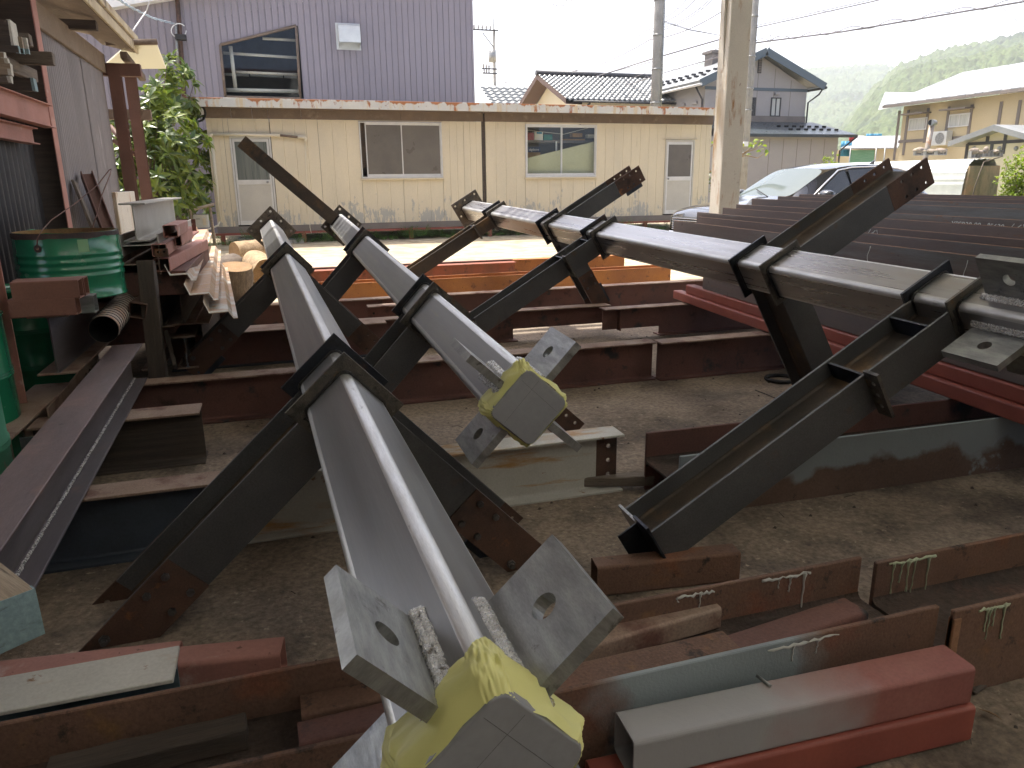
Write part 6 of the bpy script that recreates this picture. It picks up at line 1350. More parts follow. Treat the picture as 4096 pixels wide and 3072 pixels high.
# timber post standing in front of the pile
tp0 = py(640, 1520, 5.42); tp1 = py(588, 1046, 5.55)
timber('timber_post', tp0, tp1, 0.105, 0.11, 'grey weathered timber post standing in front of the pile at left', 'wooddark', up=(0, -1, 0.1), rough=.004)
timber('timber_plank', py(655, 1330, 5.8), py(692, 1470, 5.55), 0.05, 0.03, 'thin dark plank leaning behind the grey timber post', 'wooddark', up=(1, 0, 0))

# pile of sections: near ends on one plane, running away
PY = 5.75
def pp(x, y, Y=PY): return py(x, y, Y)
GPl = 'sections heaped in the pile at left'
def pile_h(xc, ybot, h, b, lab, mats, L=2.6, Y=PY, dx=0.0):
    p = pp(xc, ybot, Y); return hbeam('steel_beam', p, p + Vector((dx, L, 0)), h, b, lab, 'steel beam', mats, group=GPl)[0]
pile_h(548, 968, 0.262, 0.165, 'pale grey beam standing on top of the pile at left, its web lit', ('lightweb', 'lightweb', 'lightweb'), 2.35)
def pile_trough(xl, xr, ytop, H, lab, mat, L=2.4, Y=PY):
    a, b = pp(xl, ytop, Y), pp(xr, ytop, Y); W = b.x - a.x
    r = empty('trough_beam', (a.x, Y, a.z - H)); tag(r, lab, 'steel beam', GPl); tf = 0.011
    for x0 in (0, W - tf): MB().box(x0, x0 + tf, 0, L, 0, H, .002).build('flange', mat, r)
    MB().box(tf, W - tf, 0, L, H * .48, H * .48 + .008).build('web', mat, r)
pile_trough(472, 632, 941, 0.148, 'pale sideways beam under the tall grey one on the pile', 'lightweb')
pile_trough(467, 634, 1018, 0.15, 'rust-edged sideways beam, second layer down in the pile', 'oxidetop')
p = pp(548, 1180); sq = MB().box(-0.35, 0.33, 0, 2.2, -0.02, 0.15, .004).build('steel_box', 'oxide'); sq.matrix_world = Matrix.Translation(p + Vector((0, 0.05, 0))); tag(sq, 'dark maroon box section across the middle of the pile at left', 'box section')
p = pp(560, 1330); sq = MB().box(-0.32, 0.02, 0.1, 2.2, -0.10, 0.22, .004).build('steel_box', 'oxide'); sq.matrix_world = Matrix.Translation(p); tag(sq, 'red-brown section low in the pile behind the spiral duct', 'box section')
def pile_box(x0, x1, y0, y1, lab, mat='pinkprimer', L=1.2, Y=PY, dx=0.0, t=.005):
    a, b = pp(x0, y1, Y), pp(x1, y0, Y)
    return sqtube('square_tube', ((a.x + b.x) / 2, Y, a.z), ((a.x + b.x) / 2 + dx, Y + L, a.z), b.x - a.x, b.z - a.z, lab, 'square tube', mat, group=GPl, t=t, r=.01)
pile_box(655, 707, 899, 951, 'open pink tube on top of the pile, right of the pale grey beam', L=.75)
pb = pile_box(610, 665, 975, 1027, 'pink tube closed by a dark tab with two holes, front of the pile', L=.8, Y=PY - .06)
a = pp(621, 1029, PY - .07); b = pp(671, 994, PY - .07)
tb_ = MB().plate([(a.x, a.z), (b.x, a.z), (b.x, b.z), (a.x, b.z)], [(a.x + .025, (a.z + b.z) / 2 + .005, .009), (b.x - .025, (a.z + b.z) / 2 + .005, .009)], PY - .07, PY - .062, None, 12, 'y').build('end_tab', 'splice', pb)
tb_.matrix_parent_inverse = pb.matrix_world.inverted()
pile_box(618, 676, 1032, 1089, 'open pink tube lowest in the front of the pile', L=1.9, Y=PY - .02, dx=.12)
pile_box(702, 722, 930, 985, 'narrow pink tube end behind the tabbed one on the pile', L=.9, Y=PY + .35)
ta = pp(730, 960, 7.1); f_ = MB().box(-.2, .02, 0, 1.4, -.02, 0.0, .003).build('pink_plate', 'pinkprimer'); f_.matrix_world = Matrix.Translation(ta); tag(f_, 'flat pink plate at the back of the pile with an upright bolted tab', 'steel plate')
MB().plate([(-.18, 0), (.0, 0), (.0, .12), (-.18, .12)], [(-.14, .07, .01), (-.04, .07, .01)], 1.38, 1.39, None, 10, 'y').build('bolted_tab', 'oxide', f_)
# three folded galvanised channels stepping down to the right
GF = 'folded white channels on the pile at left'
def folded(x0, y0, xf, yf, Y0, Y1, w, lab):
    a = py(x0, y0, Y0); b = py(xf, yf, Y1); M, L = frameM(b, a)
    prof = [(-w * .62, 0.075), (-w * .45, 0.0), (w * .28, 0.004), (w * .45, -0.045), (w * .62, -0.045)]
    th = 0.004; poly = prof + [(p[0], p[1] - th) for p in prof[::-1]]
    mb = MB(); mb.prism([(p[0], p[1]) for p in poly], 0, L, 'x'); o = mb.build('folded_channel', 'galv'); o.matrix_world = M; tag(o, lab, 'folded channel', GF)
    e = MB(); e.prism([(p[0], p[1] + .0012) for p in prof] + [(p[0], p[1] + .0004) for p in prof[::-1]], L - 0.075, L - .002, 'x'); e.build('whitewashed_end', 'whiteend', o)
    return o
folded(722, 1100, 815, 918, 5.70, 10.9, .155, 'folded white channel with rust inside, top left of the three')
folded(806, 1178, 846, 985, 5.45, 9.7, .165, 'folded white channel with a whitewashed end, middle of the three')
folded(884, 1250, 868, 1055, 5.25, 8.6, .165, 'folded white channel nearest the logs, lowest of the three')
pile_h(734, 1300, 0.27, 0.155, 'dark I beam end-on beneath the folded white channels', ('oxidetop', 'wooddark', 'oxidetop'), 2.4, PY + .15)
pile_h(655, 1310, 0.27, 0.155, 'dark I beam end-on behind the grey timber post', ('oxidetop', 'wooddark', 'oxidetop'), 2.4, PY + .25)
pile_h(752, 1475, 0.25, 0.155, 'bottom I beam of the pile, under the one beneath the folded channels', ('oxidetop', 'bluegrey', 'oxidetop'), 2.4, PY + .2)
pile_h(822, 1440, 0.30, 0.12, 'rusty beam at the right foot of the pile beside the log', ('oxidetop', 'wooddark', 'oxidetop'), 2.0, PY + .4)
pile_h(610, 1480, 0.30, 0.15, 'dark beam at the foot of the pile, left of the timber post', ('oxidetop', 'oxide', 'oxidetop'), 2.4, PY + .3)
# beams lying along the left wall, low
fl = pz(212, 1533, 0.33); nl = pz(-80, 1790, 0.33)
hbeam('steel_beam', fl - Vector((0, 0, .30)), Vector((fl.x - .05, 2.0, .03)), 0.3, 0.20, 'wide dusty tan beam top running along the left wall below the I beam', 'steel beam', ('oxidetop', 'oxidetop', 'oxidetop'), group=GB)
cf = pz(420, 1400, .36); cn = pz(232, 1628, .36)
M, L = frameM(cf - Vector((0, 0, .10)), cn - Vector((0, 0, .10)))
ch = MB().prism([(-.055, .1), (-.055, 0), (.055, 0), (.055, .1), (.047, .1), (.047, .008), (-.047, .008), (-.047, .1)][::-1], 0, L, 'x').build('dirt_filled_channel', 'oxidetop'); ch.matrix_world = M; tag(ch, 'channel filled with dirt and leaves, left of the long purple beam', 'steel channel')
MA['dirt'] = surf('dead_leaf_dirt', (0.20, 0.155, 0.11), (0.12, 0.09, 0.065), 8, 0.95, 0, 0.4, 60, bump=1.0, bscale=40)
db = MB(); v = []; f = []
for i in range(80):
    for j in range(6):
        x = L * (0.02 + .96 * i / 79); y = -.046 + .092 * j / 5; v.append((x, y, 0.03 + (0.022 if i < 45 else .006) * (noise.noise(Vector((x * 22, y * 30, 0))) + .5)))
for i in range(79):
    for j in range(5): f.append([i * 6 + j, i * 6 + j + 1, i * 6 + j + 7, i * 6 + j + 6])
tag(db.add(v, f, None, False).build('leaf_litter', 'dirt', ch, fixn=False), kind='stuff')
for k, (xa, ya, w_, h_) in enumerate(((120, 1745, .15, .12), (240, 1655, .13, .11), (300, 1600, .10, .08), (355, 1505, .09, .06), (395, 1475, .07, .05))):
    p = pz(xa + 30, ya, .36)
    o = MB().plate([(-w_ / 2, -h_), (w_ / 2, -h_), (w_ / 2, 0), (-w_ / 2, 0)], [(0.0, -h_ * .6, .018)] if k == 0 else [], -.004, .004, None, 12, 'y').build('steel_cleat', 'mill'); o.matrix_world = Matrix.Translation(p); tag(o, ['dark cleat plate with a round hole, nearest of the row beside the purple beam', 'dark cleat plate second nearest beside the purple beam', 'dark cleat plate midway along the dirt-filled channel', 'small dark cleat with rounded corner near the bark pieces', 'smallest dark cleat, at the far end beside the purple beam'][k], 'steel cleat', 'cleats beside the long purple beam')
# things leaning on the shed wall
def lean(x0, y0, x1, y1, U0, U1, w, h, lab, mat):
    a, b = px(x0, y0, U0), px(x1, y1, U1); return timber('leaning_plank', a, b, w, h, lab, mat, up=(1, 0, 0.2), rough=.002)
lean(375, 935, 290, 728, -1.80, -1.97, .12, .03, 'grey wooden plank leaning against the corrugated wall', 'wood')
lb2, _ = hbeam('leaning_beam', px(415, 945, -1.70), px(322, 698, -1.95), .12, .10, 'maroon H section leaning on the corrugated wall beside the wooden plank', 'steel beam', ('canopysteel', 'canopysteel', 'canopysteel'), up=(1, 0.3, 0))
rp = px(508, 915, -1.62); o = MB().box(-.02, .02, -.5, .75, -.30, .42, .005).build('rusty_panel', 'columnpaint'); o.matrix_world = Matrix.Translation(rp); tag(o, 'rust-spotted white panel standing between the shed and the pile', 'metal panel')

# canopy beyond the shed
cano = empty('canopy', (-1.75, 11.6, 0)); tag(cano, 'brown steel canopy with yellowed corrugated roofing beyond the shed', 'canopy')
def wl(p): return Vector(p) - Vector((-1.75, 11.6, 0))
ca = py(532, 809, 12.0); ct_ = py(498, 262, 12.0); cb_ = py(590, 805, 13.3); cc_ = py(556, 300, 13.3)
for (bt, tp) in ((ca, ct_), (cb_, cc_)):
    q = wl((bt.x, bt.y, 0)); h = tp.z
    for y0 in (-.075, .065): MB().box(q.x - .075, q.x + .075, q.y + y0, q.y + y0 + .01, 0, h, .002).build('post', 'canopysteel', cano)
    MB().box(q.x - .004, q.x + .004, q.y - .065, q.y + .065, 0, h).build('post_web', 'canopysteel', cano)
q0, q1 = wl(ct_), wl(cc_)
MB().box(-0.6, q0.x + .2, q0.y - .06, q0.y + .06, q0.z - .14, q0.z + .02, .003).build('cross_beam', 'canopysteel', cano)
MB().box(-0.6, q1.x + .1, q1.y - .06, q1.y + .06, q1.z - .65, q1.z - .50, .003).build('cross_beam', 'browntrim', cano)
MB().tube([tuple(q0 + Vector((0.02, -.1, .12))), tuple(q1 + Vector((.02, .2, -.02)))], 0.06, 4).build('edge_beam', 'browntrim', cano)
MB().tube([tuple(wl(py(440, 505, 12.2))), tuple(wl(py(520, 600, 12.0)))], 0.035, 6).build('brace', 'canopysteel', cano)
MB().tube([tuple(wl(py(450, 560, 13.2))), tuple(wl(py(575, 640, 13.3)))], 0.035, 6).build('brace', 'canopysteel', cano)
rc = [py(500, 186, 12.0), py(628, 176, 12.2), py(664, 272, 15.0), py(400, 275, 15.0)]
n = 46
for s in range(5):
    mb = MB(); v = []; f = []
    for i in range(n + 1):
        u = (s + i / n * 1.02) / 5; 
        for t in (0, 1):
            a = (rc[0].lerp(rc[3], u)) if t == 0 else rc[1].lerp(rc[2], u)
            v.append(wl(a + Vector((0, 0, 0.014 * math.sin(u * 5 * 2 * math.pi * 5)))))
    for i in range(n): f.append([2 * i, 2 * i + 2, 2 * i + 3, 2 * i + 1])
    mb.add(v, f, None, True).build('roof_sheet', 'polycarb', cano, fixn=False)
MB().tube([tuple(wl(py(420, 170, 12.0))), tuple(wl(py(628, 168, 12.15)))], 0.05, 4).build('eave_beam', 'browntrim', cano)
for o_, tx_, loc_, sz_ in lettering_todo: lettering(tx_, o_, loc_, sz_, 'whitebox', Matrix.Rotation(math.pi / 2, 4, 'X'), .15, 'box_lettering')
# ------------------------------------------------------------------ logs
GL = 'cut logs on the sunlit yard'
def log(p0, p1, r, lab, mat='bark', cut='sawn'):
    M, L = frameM(p0, p1, (0, 0, 1) if abs((Vector(p1) - Vector(p0)).normalized().z) < .9 else (0, 1, 0)); n, m = 30, 14; v = []; f = []
    for i in range(m):
        for k in range(n):
            a = 2 * math.pi * k / n; rr = r * (1 + .07 * noise.noise(Vector((math.cos(a) * 2.5, math.sin(a) * 2.5, i * .35 + p0[0]))) + .035 * noise.noise(Vector((math.cos(a) * 9, math.sin(a) * 9, i * 1.2))))
            v.append((L * i / (m - 1), rr * math.cos(a), rr * math.sin(a)))
    for i in range(m - 1):
        for k in range(n): f.append([i * n + k, i * n + (k + 1) % n, (i + 1) * n + (k + 1) % n, (i + 1) * n + k])
    o = MB().add(v, f, None, True).build('log', mat, fixn=False); o.matrix_world = M; tag(o, lab, 'log', GL)
    for j, e in ((0, -.001), (m - 1, L + .001)):
        c = MB(); ring = v[j * n:(j + 1) * n]; cv = [(e, 0, 0)] + [(e, q[1] * .5, q[2] * .5) for q in ring] + [(e, q[1] * .985, q[2] * .985) for q in ring]
        c.add(cv, [[0, 1 + k, 1 + (k + 1) % n] for k in range(n)] + [[1 + k, 1 + n + k, 1 + n + (k + 1) % n, 1 + (k + 1) % n] for k in range(n)]).build('sawn_face', cut, o, fixn=False)
lp_ = pz(958, 1195, 0.02)
log(lp_ + Vector((-.03, .0, 0.0)), lp_ + Vector((0.0, -.10, .44)), .215, 'upright log with a tan sawn top, beside the folded channels', 'bark')
q = pz(905, 1090, .2); log(q + Vector((-.25, -.25, .0)), q + Vector((.1, .55, .04)), .2, 'grey-barked log lying behind the upright one')
q = pz(1035, 1085, .2); log(q + Vector((.15, -.55, 0)), q + Vector((-.05, .55, .05)), .23, 'pale dry-barked log lying right of the upright one', 'palebark')
q = pz(1000, 1020, .2); log(q + Vector((-.3, .5, 0)), q + Vector((.3, .85, .02)), .22, 'pale dry-barked log farthest back in the sun', 'palebark')
# ------------------------------------------------------------------ utility poles and wires
def upole(name, p, h, r0, r1, lab):
    r = empty(name, p); tag(r, lab, 'utility pole', 'utility poles and lines'); MB().tube([(0, 0, -1), (0, 0, h)], [r0, r1], 14).build('shaft', 'concrete', r); return r
g1 = ray(1980, 420); V1 = 78.0; b1_ = py(1980, 420, V1); t1_ = py(1978, 118, V1)
u1 = upole('utility_pole', (b1_.x, V1, 0), t1_.z, .19, .14, 'distant utility pole with crossarms and a grey transformer, right of the warehouse')
MB().tube([(0, 0, t1_.z), (0, 0, py(1978, 63, V1).z)], .05, 6).build('mast', 'lug', u1)
for (xa, xb, y, n_) in ((1888, 1990, 120, 5), (1925, 1985, 276, 3), (1928, 1985, 294, 3)):
    a, b = py(xa, y, V1), py(xb, y, V1); arm_ = MB().box(a.x - b1_.x, b.x - b1_.x, -.35, -.23, a.z - .06, a.z + .06).build('crossarm', 'darktrim', u1)
    for k in range(n_): x = a.x - b1_.x + .15 + (b.x - a.x - 1.0) * k / max(1, n_ - 1); MB().lathe([(.0, 0), (.09, 0), (.05, .1), (.11, .16), (.05, .24), (.09, .32), (0, .42)], 8, Matrix.Translation((x, -.29, a.z + .06))).build('insulator', 'greybrown', arm_)
a, b = py(1953, 250, V1), py(1981, 205, V1); MB().tube([(a.x - b1_.x + .35, -.35, a.z), (a.x - b1_.x + .35, -.35, b.z)], .38, 14).build('transformer', 'lug', u1)
MB().tube([tuple(py(1930, 130, V1 - .3) - Vector((b1_.x, V1, 0))), tuple(py(1975, 190, V1 - .3) - Vector((b1_.x, V1, 0)))], .05, 5).build('brace', 'darktrim', u1)
for k in range(12): z = 6 + k * .45; MB().tube([(-.24, -.05, z), (.24, -.05, z)], .015, 4).build('step_bolt', 'lug', u1)
V2 = 25.0; b2_ = py(2620, 420, V2)
u2 = upole('utility_pole', (b2_.x + .02, V2, 0), 13.5, .185, .155, 'thick grey concrete pole standing right behind the office roof')
MB().tube([(.13, -.14, 2), (.12, -.13, 9.6)], .035, 6).build('conduit', 'lug', u2)
for z in (3.2, 4.1, 5.2, 6.3, 7.4, 8.4, 9.2): MB().tube([(0, 0, z), (0, 0, z + .05)], .19, 14).build('steel_band', 'lug', u2)
V3 = 30.0; b3_ = py(2990, 420, V3)
u3 = upole('utility_pole', (b3_.x, V3, 0), 14.5, .21, .165, 'grey concrete pole half hidden behind the rusted white column')
for z in (2.6, 4.4, 5.3, 6.6, 8.2, 9.4, 10.2, 10.8): MB().tube([(0, 0, z), (0, 0, z + .05)], .215, 14).build('steel_band', 'lug', u3)
MB().box(-.22, .0, -.26, -.17, 2.9, 3.1).build('number_tag', 'whiteline', u3)
GW = 'overhead wires'
MA['wire'] = plain('grey_wire', (0.16, 0.15, 0.165), .6); MA['wirelight'] = plain('pale_wire', (0.55, 0.55, 0.55), .6)
def wire(pts, r, lab, mat='wire', sag=0.0, n=18):
    q = []
    for i in range(len(pts) - 1):
        a, b = py(*pts[i]), py(*pts[i + 1])
        for k in range(n + (i == len(pts) - 2)): t = k / n; c = a.lerp(b, t); c.z -= sag * 4 * t * (1 - t); q.append(c)
    o = MB().tube(q, r, 5).build('overhead_wire', mat); tag(o, lab, 'wire', GW); return o
def lashed(pts, r, lab, mat='wire', amp=.07):
    o = wire(pts, r, lab, mat); q = []
    a_, b_ = [], []
    P = [py(*p) for p in pts]
    for i in range(len(P) - 1):
        m = int((P[i + 1] - P[i]).length * 5)
        for k in range(m): t = k / m; c = P[i].lerp(P[i + 1], t); ph = k * .9; q.append(c + Vector((0, amp * .4 * math.cos(ph), .05 + amp * math.sin(ph))))
    MB().tube(q, r * .5, 4).build('lashing_coil', mat, o); return o
wire([(1500, -22, 60), (2300, 25, 60), (3640, 52, 60)], .016, 'thin single wire running level across the top of the sky')
for k, (ya, xb) in enumerate(((104, 2246), (110, 2270), (117, 2292))): wire([(1987, ya, V1), (xb, 0, 50), (xb + 160, -75, 42)], .02, ['topmost', 'middle', 'lowest'][k] + ' of three wires rising right from the top crossarm of the distant pole', sag=.25)
for k, (ya, xm, ym, xb) in enumerate(((268, 2600, 72, 2745), (276, 2600, 92, 2780), (284, 2606, 115, 2838), (296, 2606, 125, 2850))): wire([(1989, ya, V1), (xm, ym, 38), (xb, 0, 32)], .017, ['first', 'second', 'third', 'fourth'][k] + ' from the top of four long wires leaving the distant pole', sag=.3)
wire([(1990, 320, V1), (2310, 283, 50), (2600, 158, 34), (2890, 44, 28)], .02, 'sloping wire passing the aerials above the tiled house', sag=.2)
lashed([(1991, 330, V1), (2150, 322, 62), (2310, 280, 50)], .025, 'looped cable sagging from the distant pole towards the aerials', amp=.2)
wire([(1992, 326, V1), (2130, 345, 62), (2400, 300, 46), (2615, 245, 33)], .02, 'low cable sagging from the distant pole past the tiled ridge')
wire([(1940, 395, V1), (2260, 345, 56), (2620, 232, V2 + 5), (2885, 156, V3)], .03, 'pair cable climbing past the thick pole to the rusted column, upper strand')
lashed([(2500, 345, 40), (2640, 296, 33), (2880, 226, V3)], .02, 'lashed cable above the grey house roof, left of the rusted column', amp=.08)
wire([(2500, 322, 40), (2700, 250, 33), (2880, 192, V3)], .014, 'thin wire above the lashed one left of the rusted column')
for k, dy in enumerate((0, 5)): wire([(2644, 80 + dy, V2), (2760, 118 + dy * .7, 27), (2885, 142, V3)], .012, ['upper', 'lower'][k] + ' thin drop wire from the thick pole to the rusted column')
for k, dy in enumerate((0, 8)): wire([(3012, 105 + dy, V3), (3250, 52 + dy, 27), (3498, -4 + dy, 24), (3900, -100, 20)], .014 + .008 * k, ['thin upper', 'thicker lower'][k] + ' line of the pair leaving the top right of the pole behind the column')
lashed([(3020, 172, V3), (3090, 162, 29), (3363, 128, 26), (3800, 55, 23), (4096, 6, 21), (4400, -60, 19)], .032, 'thick lashed cable bundle sweeping to the upper right corner', amp=.09)
wire([(3012, 140, V3), (3200, 147, 28), (3600, 100, 24)], .008, 'faint wire just above the lashed bundle')
wire([(3995, 18, 22), (4120, 130, 22)], .008, 'thin drop wire near the upper right corner')
def twisted(pts, r, lab, mat):
    P = [py(*p) for p in pts]; o = None
    for s in (0, 1):
        q = []
        for i in range(len(P) - 1):
            for k in range(26): t = k / 26; ph = k * .55 + s * math.pi; q.append(P[i].lerp(P[i + 1], t) + Vector((0, r * math.cos(ph), r * math.sin(ph))))
        x = MB().tube(q, r * .75, 5).build('overhead_wire' if s == 0 else 'twin_strand', mat, o)
        if s == 0: o = x; tag(o, lab, 'wire', GW)
MA['bluewire'] = plain('pale_blue_cable', (0.36, 0.43, 0.48), .5)
twisted([(440, -25, 14), (520, 28, 16), (610, 72, 20), (700, 96, 23.6)], .016, 'twisted pale blue service cable running to the loop on the warehouse wall', 'bluewire')
wire([(603, -8, 16), (585, 45, 16), (530, 125, 15.4), (462, 163, 15)], .012, 'white cable curving down to the canopy roof', 'wirelight')
# ------------------------------------------------------------------ vegetation
def leaf_mesh(name, mat, l, w, fold=.25, n=3):
    v = [(0, 0, 0)]; f = []
    for i in range(1, n + 1):
        t = i / (n + 1); ww = w * math.sin(math.pi * min(1, t * 1.05) ** .8); z = -.25 * l * t * t
        v += [(l * t, -ww / 2, z + fold * ww / 2), (l * t, 0, z), (l * t, ww / 2, z + fold * ww / 2)]
    v.append((l, 0, -.25 * l)); f += [(0, 1, 2), (0, 2, 3)]
    for i in range(n - 1): a = 1 + 3 * i; f += [(a, a + 3, a + 4, a + 1), (a + 1, a + 4, a + 5, a + 2)]
    a = 1 + 3 * (n - 1); k = len(v) - 1; f += [(a, k, a + 1), (a + 1, k, a + 2)]; return v, f
def rotm(yaw, pit, roll=0.0): return Matrix.Rotation(yaw, 4, 'Z') @ Matrix.Rotation(-pit, 4, 'Y') @ Matrix.Rotation(roll, 4, 'X')
rb = random.Random(5)
bush = empty('loquat_tree', (-2.6, 17.2, .1)); tag(bush, 'big glossy-leaved loquat tree between the shed canopy and the office', 'tree')
crown = []
for (x, y, V, rr, n) in ((700, 300, 18.4, .45, 14), (690, 400, 18.4, .6, 20), (640, 400, 17.2, .45, 12), (735, 500, 19.4, .65, 20), (670, 560, 17.0, .85, 26), (560, 560, 17.2, .8, 22), (490, 530, 17.4, .5, 12), (760, 650, 19.6, .8, 26), (640, 690, 16.8, .95, 30), (520, 690, 17.0, .9, 24), (780, 770, 19.6, .6, 18), (660, 800, 17.6, .8, 24), (560, 790, 16.8, .8, 20), (800, 590, 19.8, .5, 12), (600, 640, 17.8, 1.1, 24), (700, 730, 19.0, 1.0, 24), (480, 640, 17.3, .6, 12)):
    c = py(x, y, V) - Vector((-2.6, 17.2, .1))
    for k in range(int(n * 1.25)):
        d = Vector((rb.gauss(0, 1), rb.gauss(0, 1), rb.gauss(0, 1))).normalized() * rr * rb.uniform(.45, 1.0); crown.append((c + d, d.normalized()))
lv, lf = leaf_mesh('leaf', 'leaf', .235, .085)
lm = bpy.data.meshes.new('leaf'); lm.from_pydata(lv, [], lf); lm.materials.append(MA['leaf'])
allv = []
for c, d in crown:
    ax = (d + Vector((0, 0, .75))).normalized(); q = ax.to_track_quat('Z', 'Y').to_matrix().to_4x4()
    for k in range(rb.randint(7, 10)): allv.append(Matrix.Translation(c) @ q @ rotm(k * 2.4 + rb.uniform(-.3, .3), rb.uniform(-.35, .75), rb.uniform(-.3, .3)) @ Matrix.Scale(rb.uniform(.75, 1.25), 4))
allv.sort(key=lambda m: m.translation.y)
for m_ in allv[:280]:
    o = bpy.data.objects.new('leaf', lm); col.objects.link(o); o.parent = bush; o.matrix_basis = m_
fm = MB()
for m_ in allv[280:]: fm.add(lv, lf, m_)
fo = fm.build('foliage', 'leaf', bush, fixn=False); fo['kind'] = 'stuff'
bm_ = MB()
for k in range(46):
    c, d = rb.choice(crown); bm_.tube([(rb.uniform(-.25, .25), rb.uniform(-.1, .3), .0), (c.x * .5, c.y * .5, c.z * .45), tuple(c * .85), tuple(c)], [.035, .022, .012, .007], 5)
bo = bm_.build('branches', 'bark', bush); bo['kind'] = 'stuff'
MB().tube([(0, .1, -.1), (.05, .12, .6), (.1, .1, 1.5)], [.09, .07, .05], 8).build('trunk', 'bark', bush)
# weeds under the office
def weeds(x0, x1, y0, y1, n, h, lab, name='weeds', mat='weed', seed=1, zf=ground_z):
    r = random.Random(seed); mb = MB()
    for k in range(n):
        x, y = r.uniform(x0, x1), r.uniform(y0, y1); hh = h * r.uniform(.35, 1.0) * (.5 + .5 * noise.noise(Vector((x * 1.7, y, seed))) + .25); 
        if hh < .04: continue
        nb = r.randint(5, 9)
        for b in range(nb):
            a = r.uniform(0, 6.28); l = hh * r.uniform(.7, 1.2); w = l * .16; tilt = r.uniform(.15, .9)
            d = Vector((math.cos(a) * math.sin(tilt), math.sin(a) * math.sin(tilt), math.cos(tilt))); s = d.orthogonal().normalized() * w; p = Vector((x, y, zf(y)))
            for j in (0.4, .6, .8, 1.0):   # small paired leaflets up each stalk
                c = p + d * l * j; mb.add([c, c + s * (1.5 - j) + d * .03, c + s * (2.4 - 1.8 * j) + d * w * 1.6], [(0, 1, 2)]); mb.add([c, c - s * (1.5 - j) + d * .03, c - s * (2.4 - 1.8 * j) + d * w * 1.6], [(0, 1, 2)])
    o = mb.build(name, mat, fixn=False); tag(o, kind='stuff'); return o
weeds(-1.3, 11.9, 18.35, 19.3, 420, .34, '', seed=3)
weeds(-4.2, -1.3, 16.6, 18.2, 130, .4, '', seed=4)
MA['grassy'] = leafy('yellow_green_grass', (0.16, 0.26, 0.03), (0.30, 0.36, 0.05), .4, .6)
gp = MB(); gp.add([(13.2, 13.5, .09), (40, 13.5, .09), (40, 24, .142), (15, 24, .142), (40, 18.5, .142), (13.2, 18.5, .142)], [(0, 1, 4, 5), (5, 4, 2, 3)])
tag(gp.build('grass_patch', surf('meadow_ground', (0.14, 0.17, 0.05), (0.19, 0.2, 0.08), .8, .95, 0, .3, 30, bump=.5)), kind='structure')
def tufts(x0, x1, y0, y1, n, h, seed, mat='grassy', name='grass'):
    r = random.Random(seed); mb = MB()
    for k in range(n):
        x, y = r.uniform(x0, x1), r.uniform(y0, y1); l = h * r.uniform(.4, 1.1); a = r.uniform(0, 6.28); t = r.uniform(.05, .5)
        d = Vector((math.cos(a) * math.sin(t), math.sin(a) * math.sin(t), math.cos(t))) * l; s = Vector((-math.sin(a), math.cos(a), 0)) * .012; p = Vector((x, y, ground_z(y)))
        mb.add([p - s, p + s, p + d * .6 + s * .7 + Vector((0, 0, .02)), p + d + Vector((0, 0, -.02))], [(0, 1, 2), (0, 2, 3)])
    o = mb.build(name, mat, fixn=False); tag(o, kind='stuff'); return o
tufts(13.2, 26, 13.5, 17.5, 7000, .5, 8)
tufts(15, 24, 15.5, 18.5, 3500, .7, 9)
def shrub(name, c, rr, n, lab, mat='leafy_young', ls=.09, cat='shrub', sd=1, h=0.0):
    r = random.Random(sd); ro = empty(name, c); tag(ro, lab, cat); v, f = leaf_mesh('l', mat, ls, ls * .6); mb = MB(); br = MB()
    for k in range(n):
        d = Vector((r.gauss(0, 1), r.gauss(0, 1), r.gauss(0, 1))).normalized(); cl = d * (r.random() ** .4); cl *= .75 + .4 * noise.noise(d * 2.2 + Vector((sd, 0, 0)))
        p = Vector((cl.x * rr[0], cl.y * rr[1], h + rr[2] + cl.z * rr[2]))
        for j in range(4): mb.add(v, f, Matrix.Translation(p) @ rotm(r.uniform(0, 6.28), r.uniform(-.6, 1.1), r.uniform(-.6, .6)) @ Matrix.Scale(r.uniform(.6, 1.3), 4))
    fo = mb.build('foliage', mat, ro, fixn=False); fo['kind'] = 'stuff'
    for k in range(9):
        a = r.uniform(0, 6.28); q = r.uniform(.3, .8); br.tube([(0, 0, 0), (math.cos(a) * rr[0] * q * .4, math.sin(a) * rr[1] * q * .4, h + rr[2] * .8), (math.cos(a) * rr[0] * q, math.sin(a) * rr[1] * q, h + rr[2] * (1.2 + .5 * r.random()))], [.03, .018, .006], 5)
    bo = br.build('stems', 'bark', ro); bo['kind'] = 'stuff'; return ro
p = py(3320, 640, 30); shrub('young_tree', (p.x, 30, .1), (.8, .8, 1.4), 420, 'bright yellow-green sapling left of the blue tarpaulins', ls=.13, sd=3, cat='tree')
p = py(4070, 640, 16.0); shrub('young_tree', (p.x + .3, 16.0, .1), (.75, .8, 1.15), 700, 'bright yellow-green young tree at the right edge beside the barrel shed', ls=.09, sd=4, cat='tree')
p = py(4040, 720, 15.6); shrub('shrub', (p.x, 15.6, .1), (.7, .5, .38), 420, 'rounded green shrub low at the right edge, right of the barrel shed', 'weed', ls=.09, sd=6)
p = py(2868, 700, 21.5); shrub('hedge_shrub', (p.x + .2, 21.5, .1), (.55, .5, 1.3), 700, 'dark green clipped bush in the gap between the office and the rusted column', 'leaf', ls=.08, sd=7)
p = py(3170, 740, 24.0); 
lbk = py(3490, 745, 13.2); shrub('shrub', (py(3890, 800, 14.8).x, 14.8, .1), (.5, .3, .22), 260, 'leafy clump of weeds at the foot of the brown plaster end wall', 'leafy_young', ls=.08, sd=12)
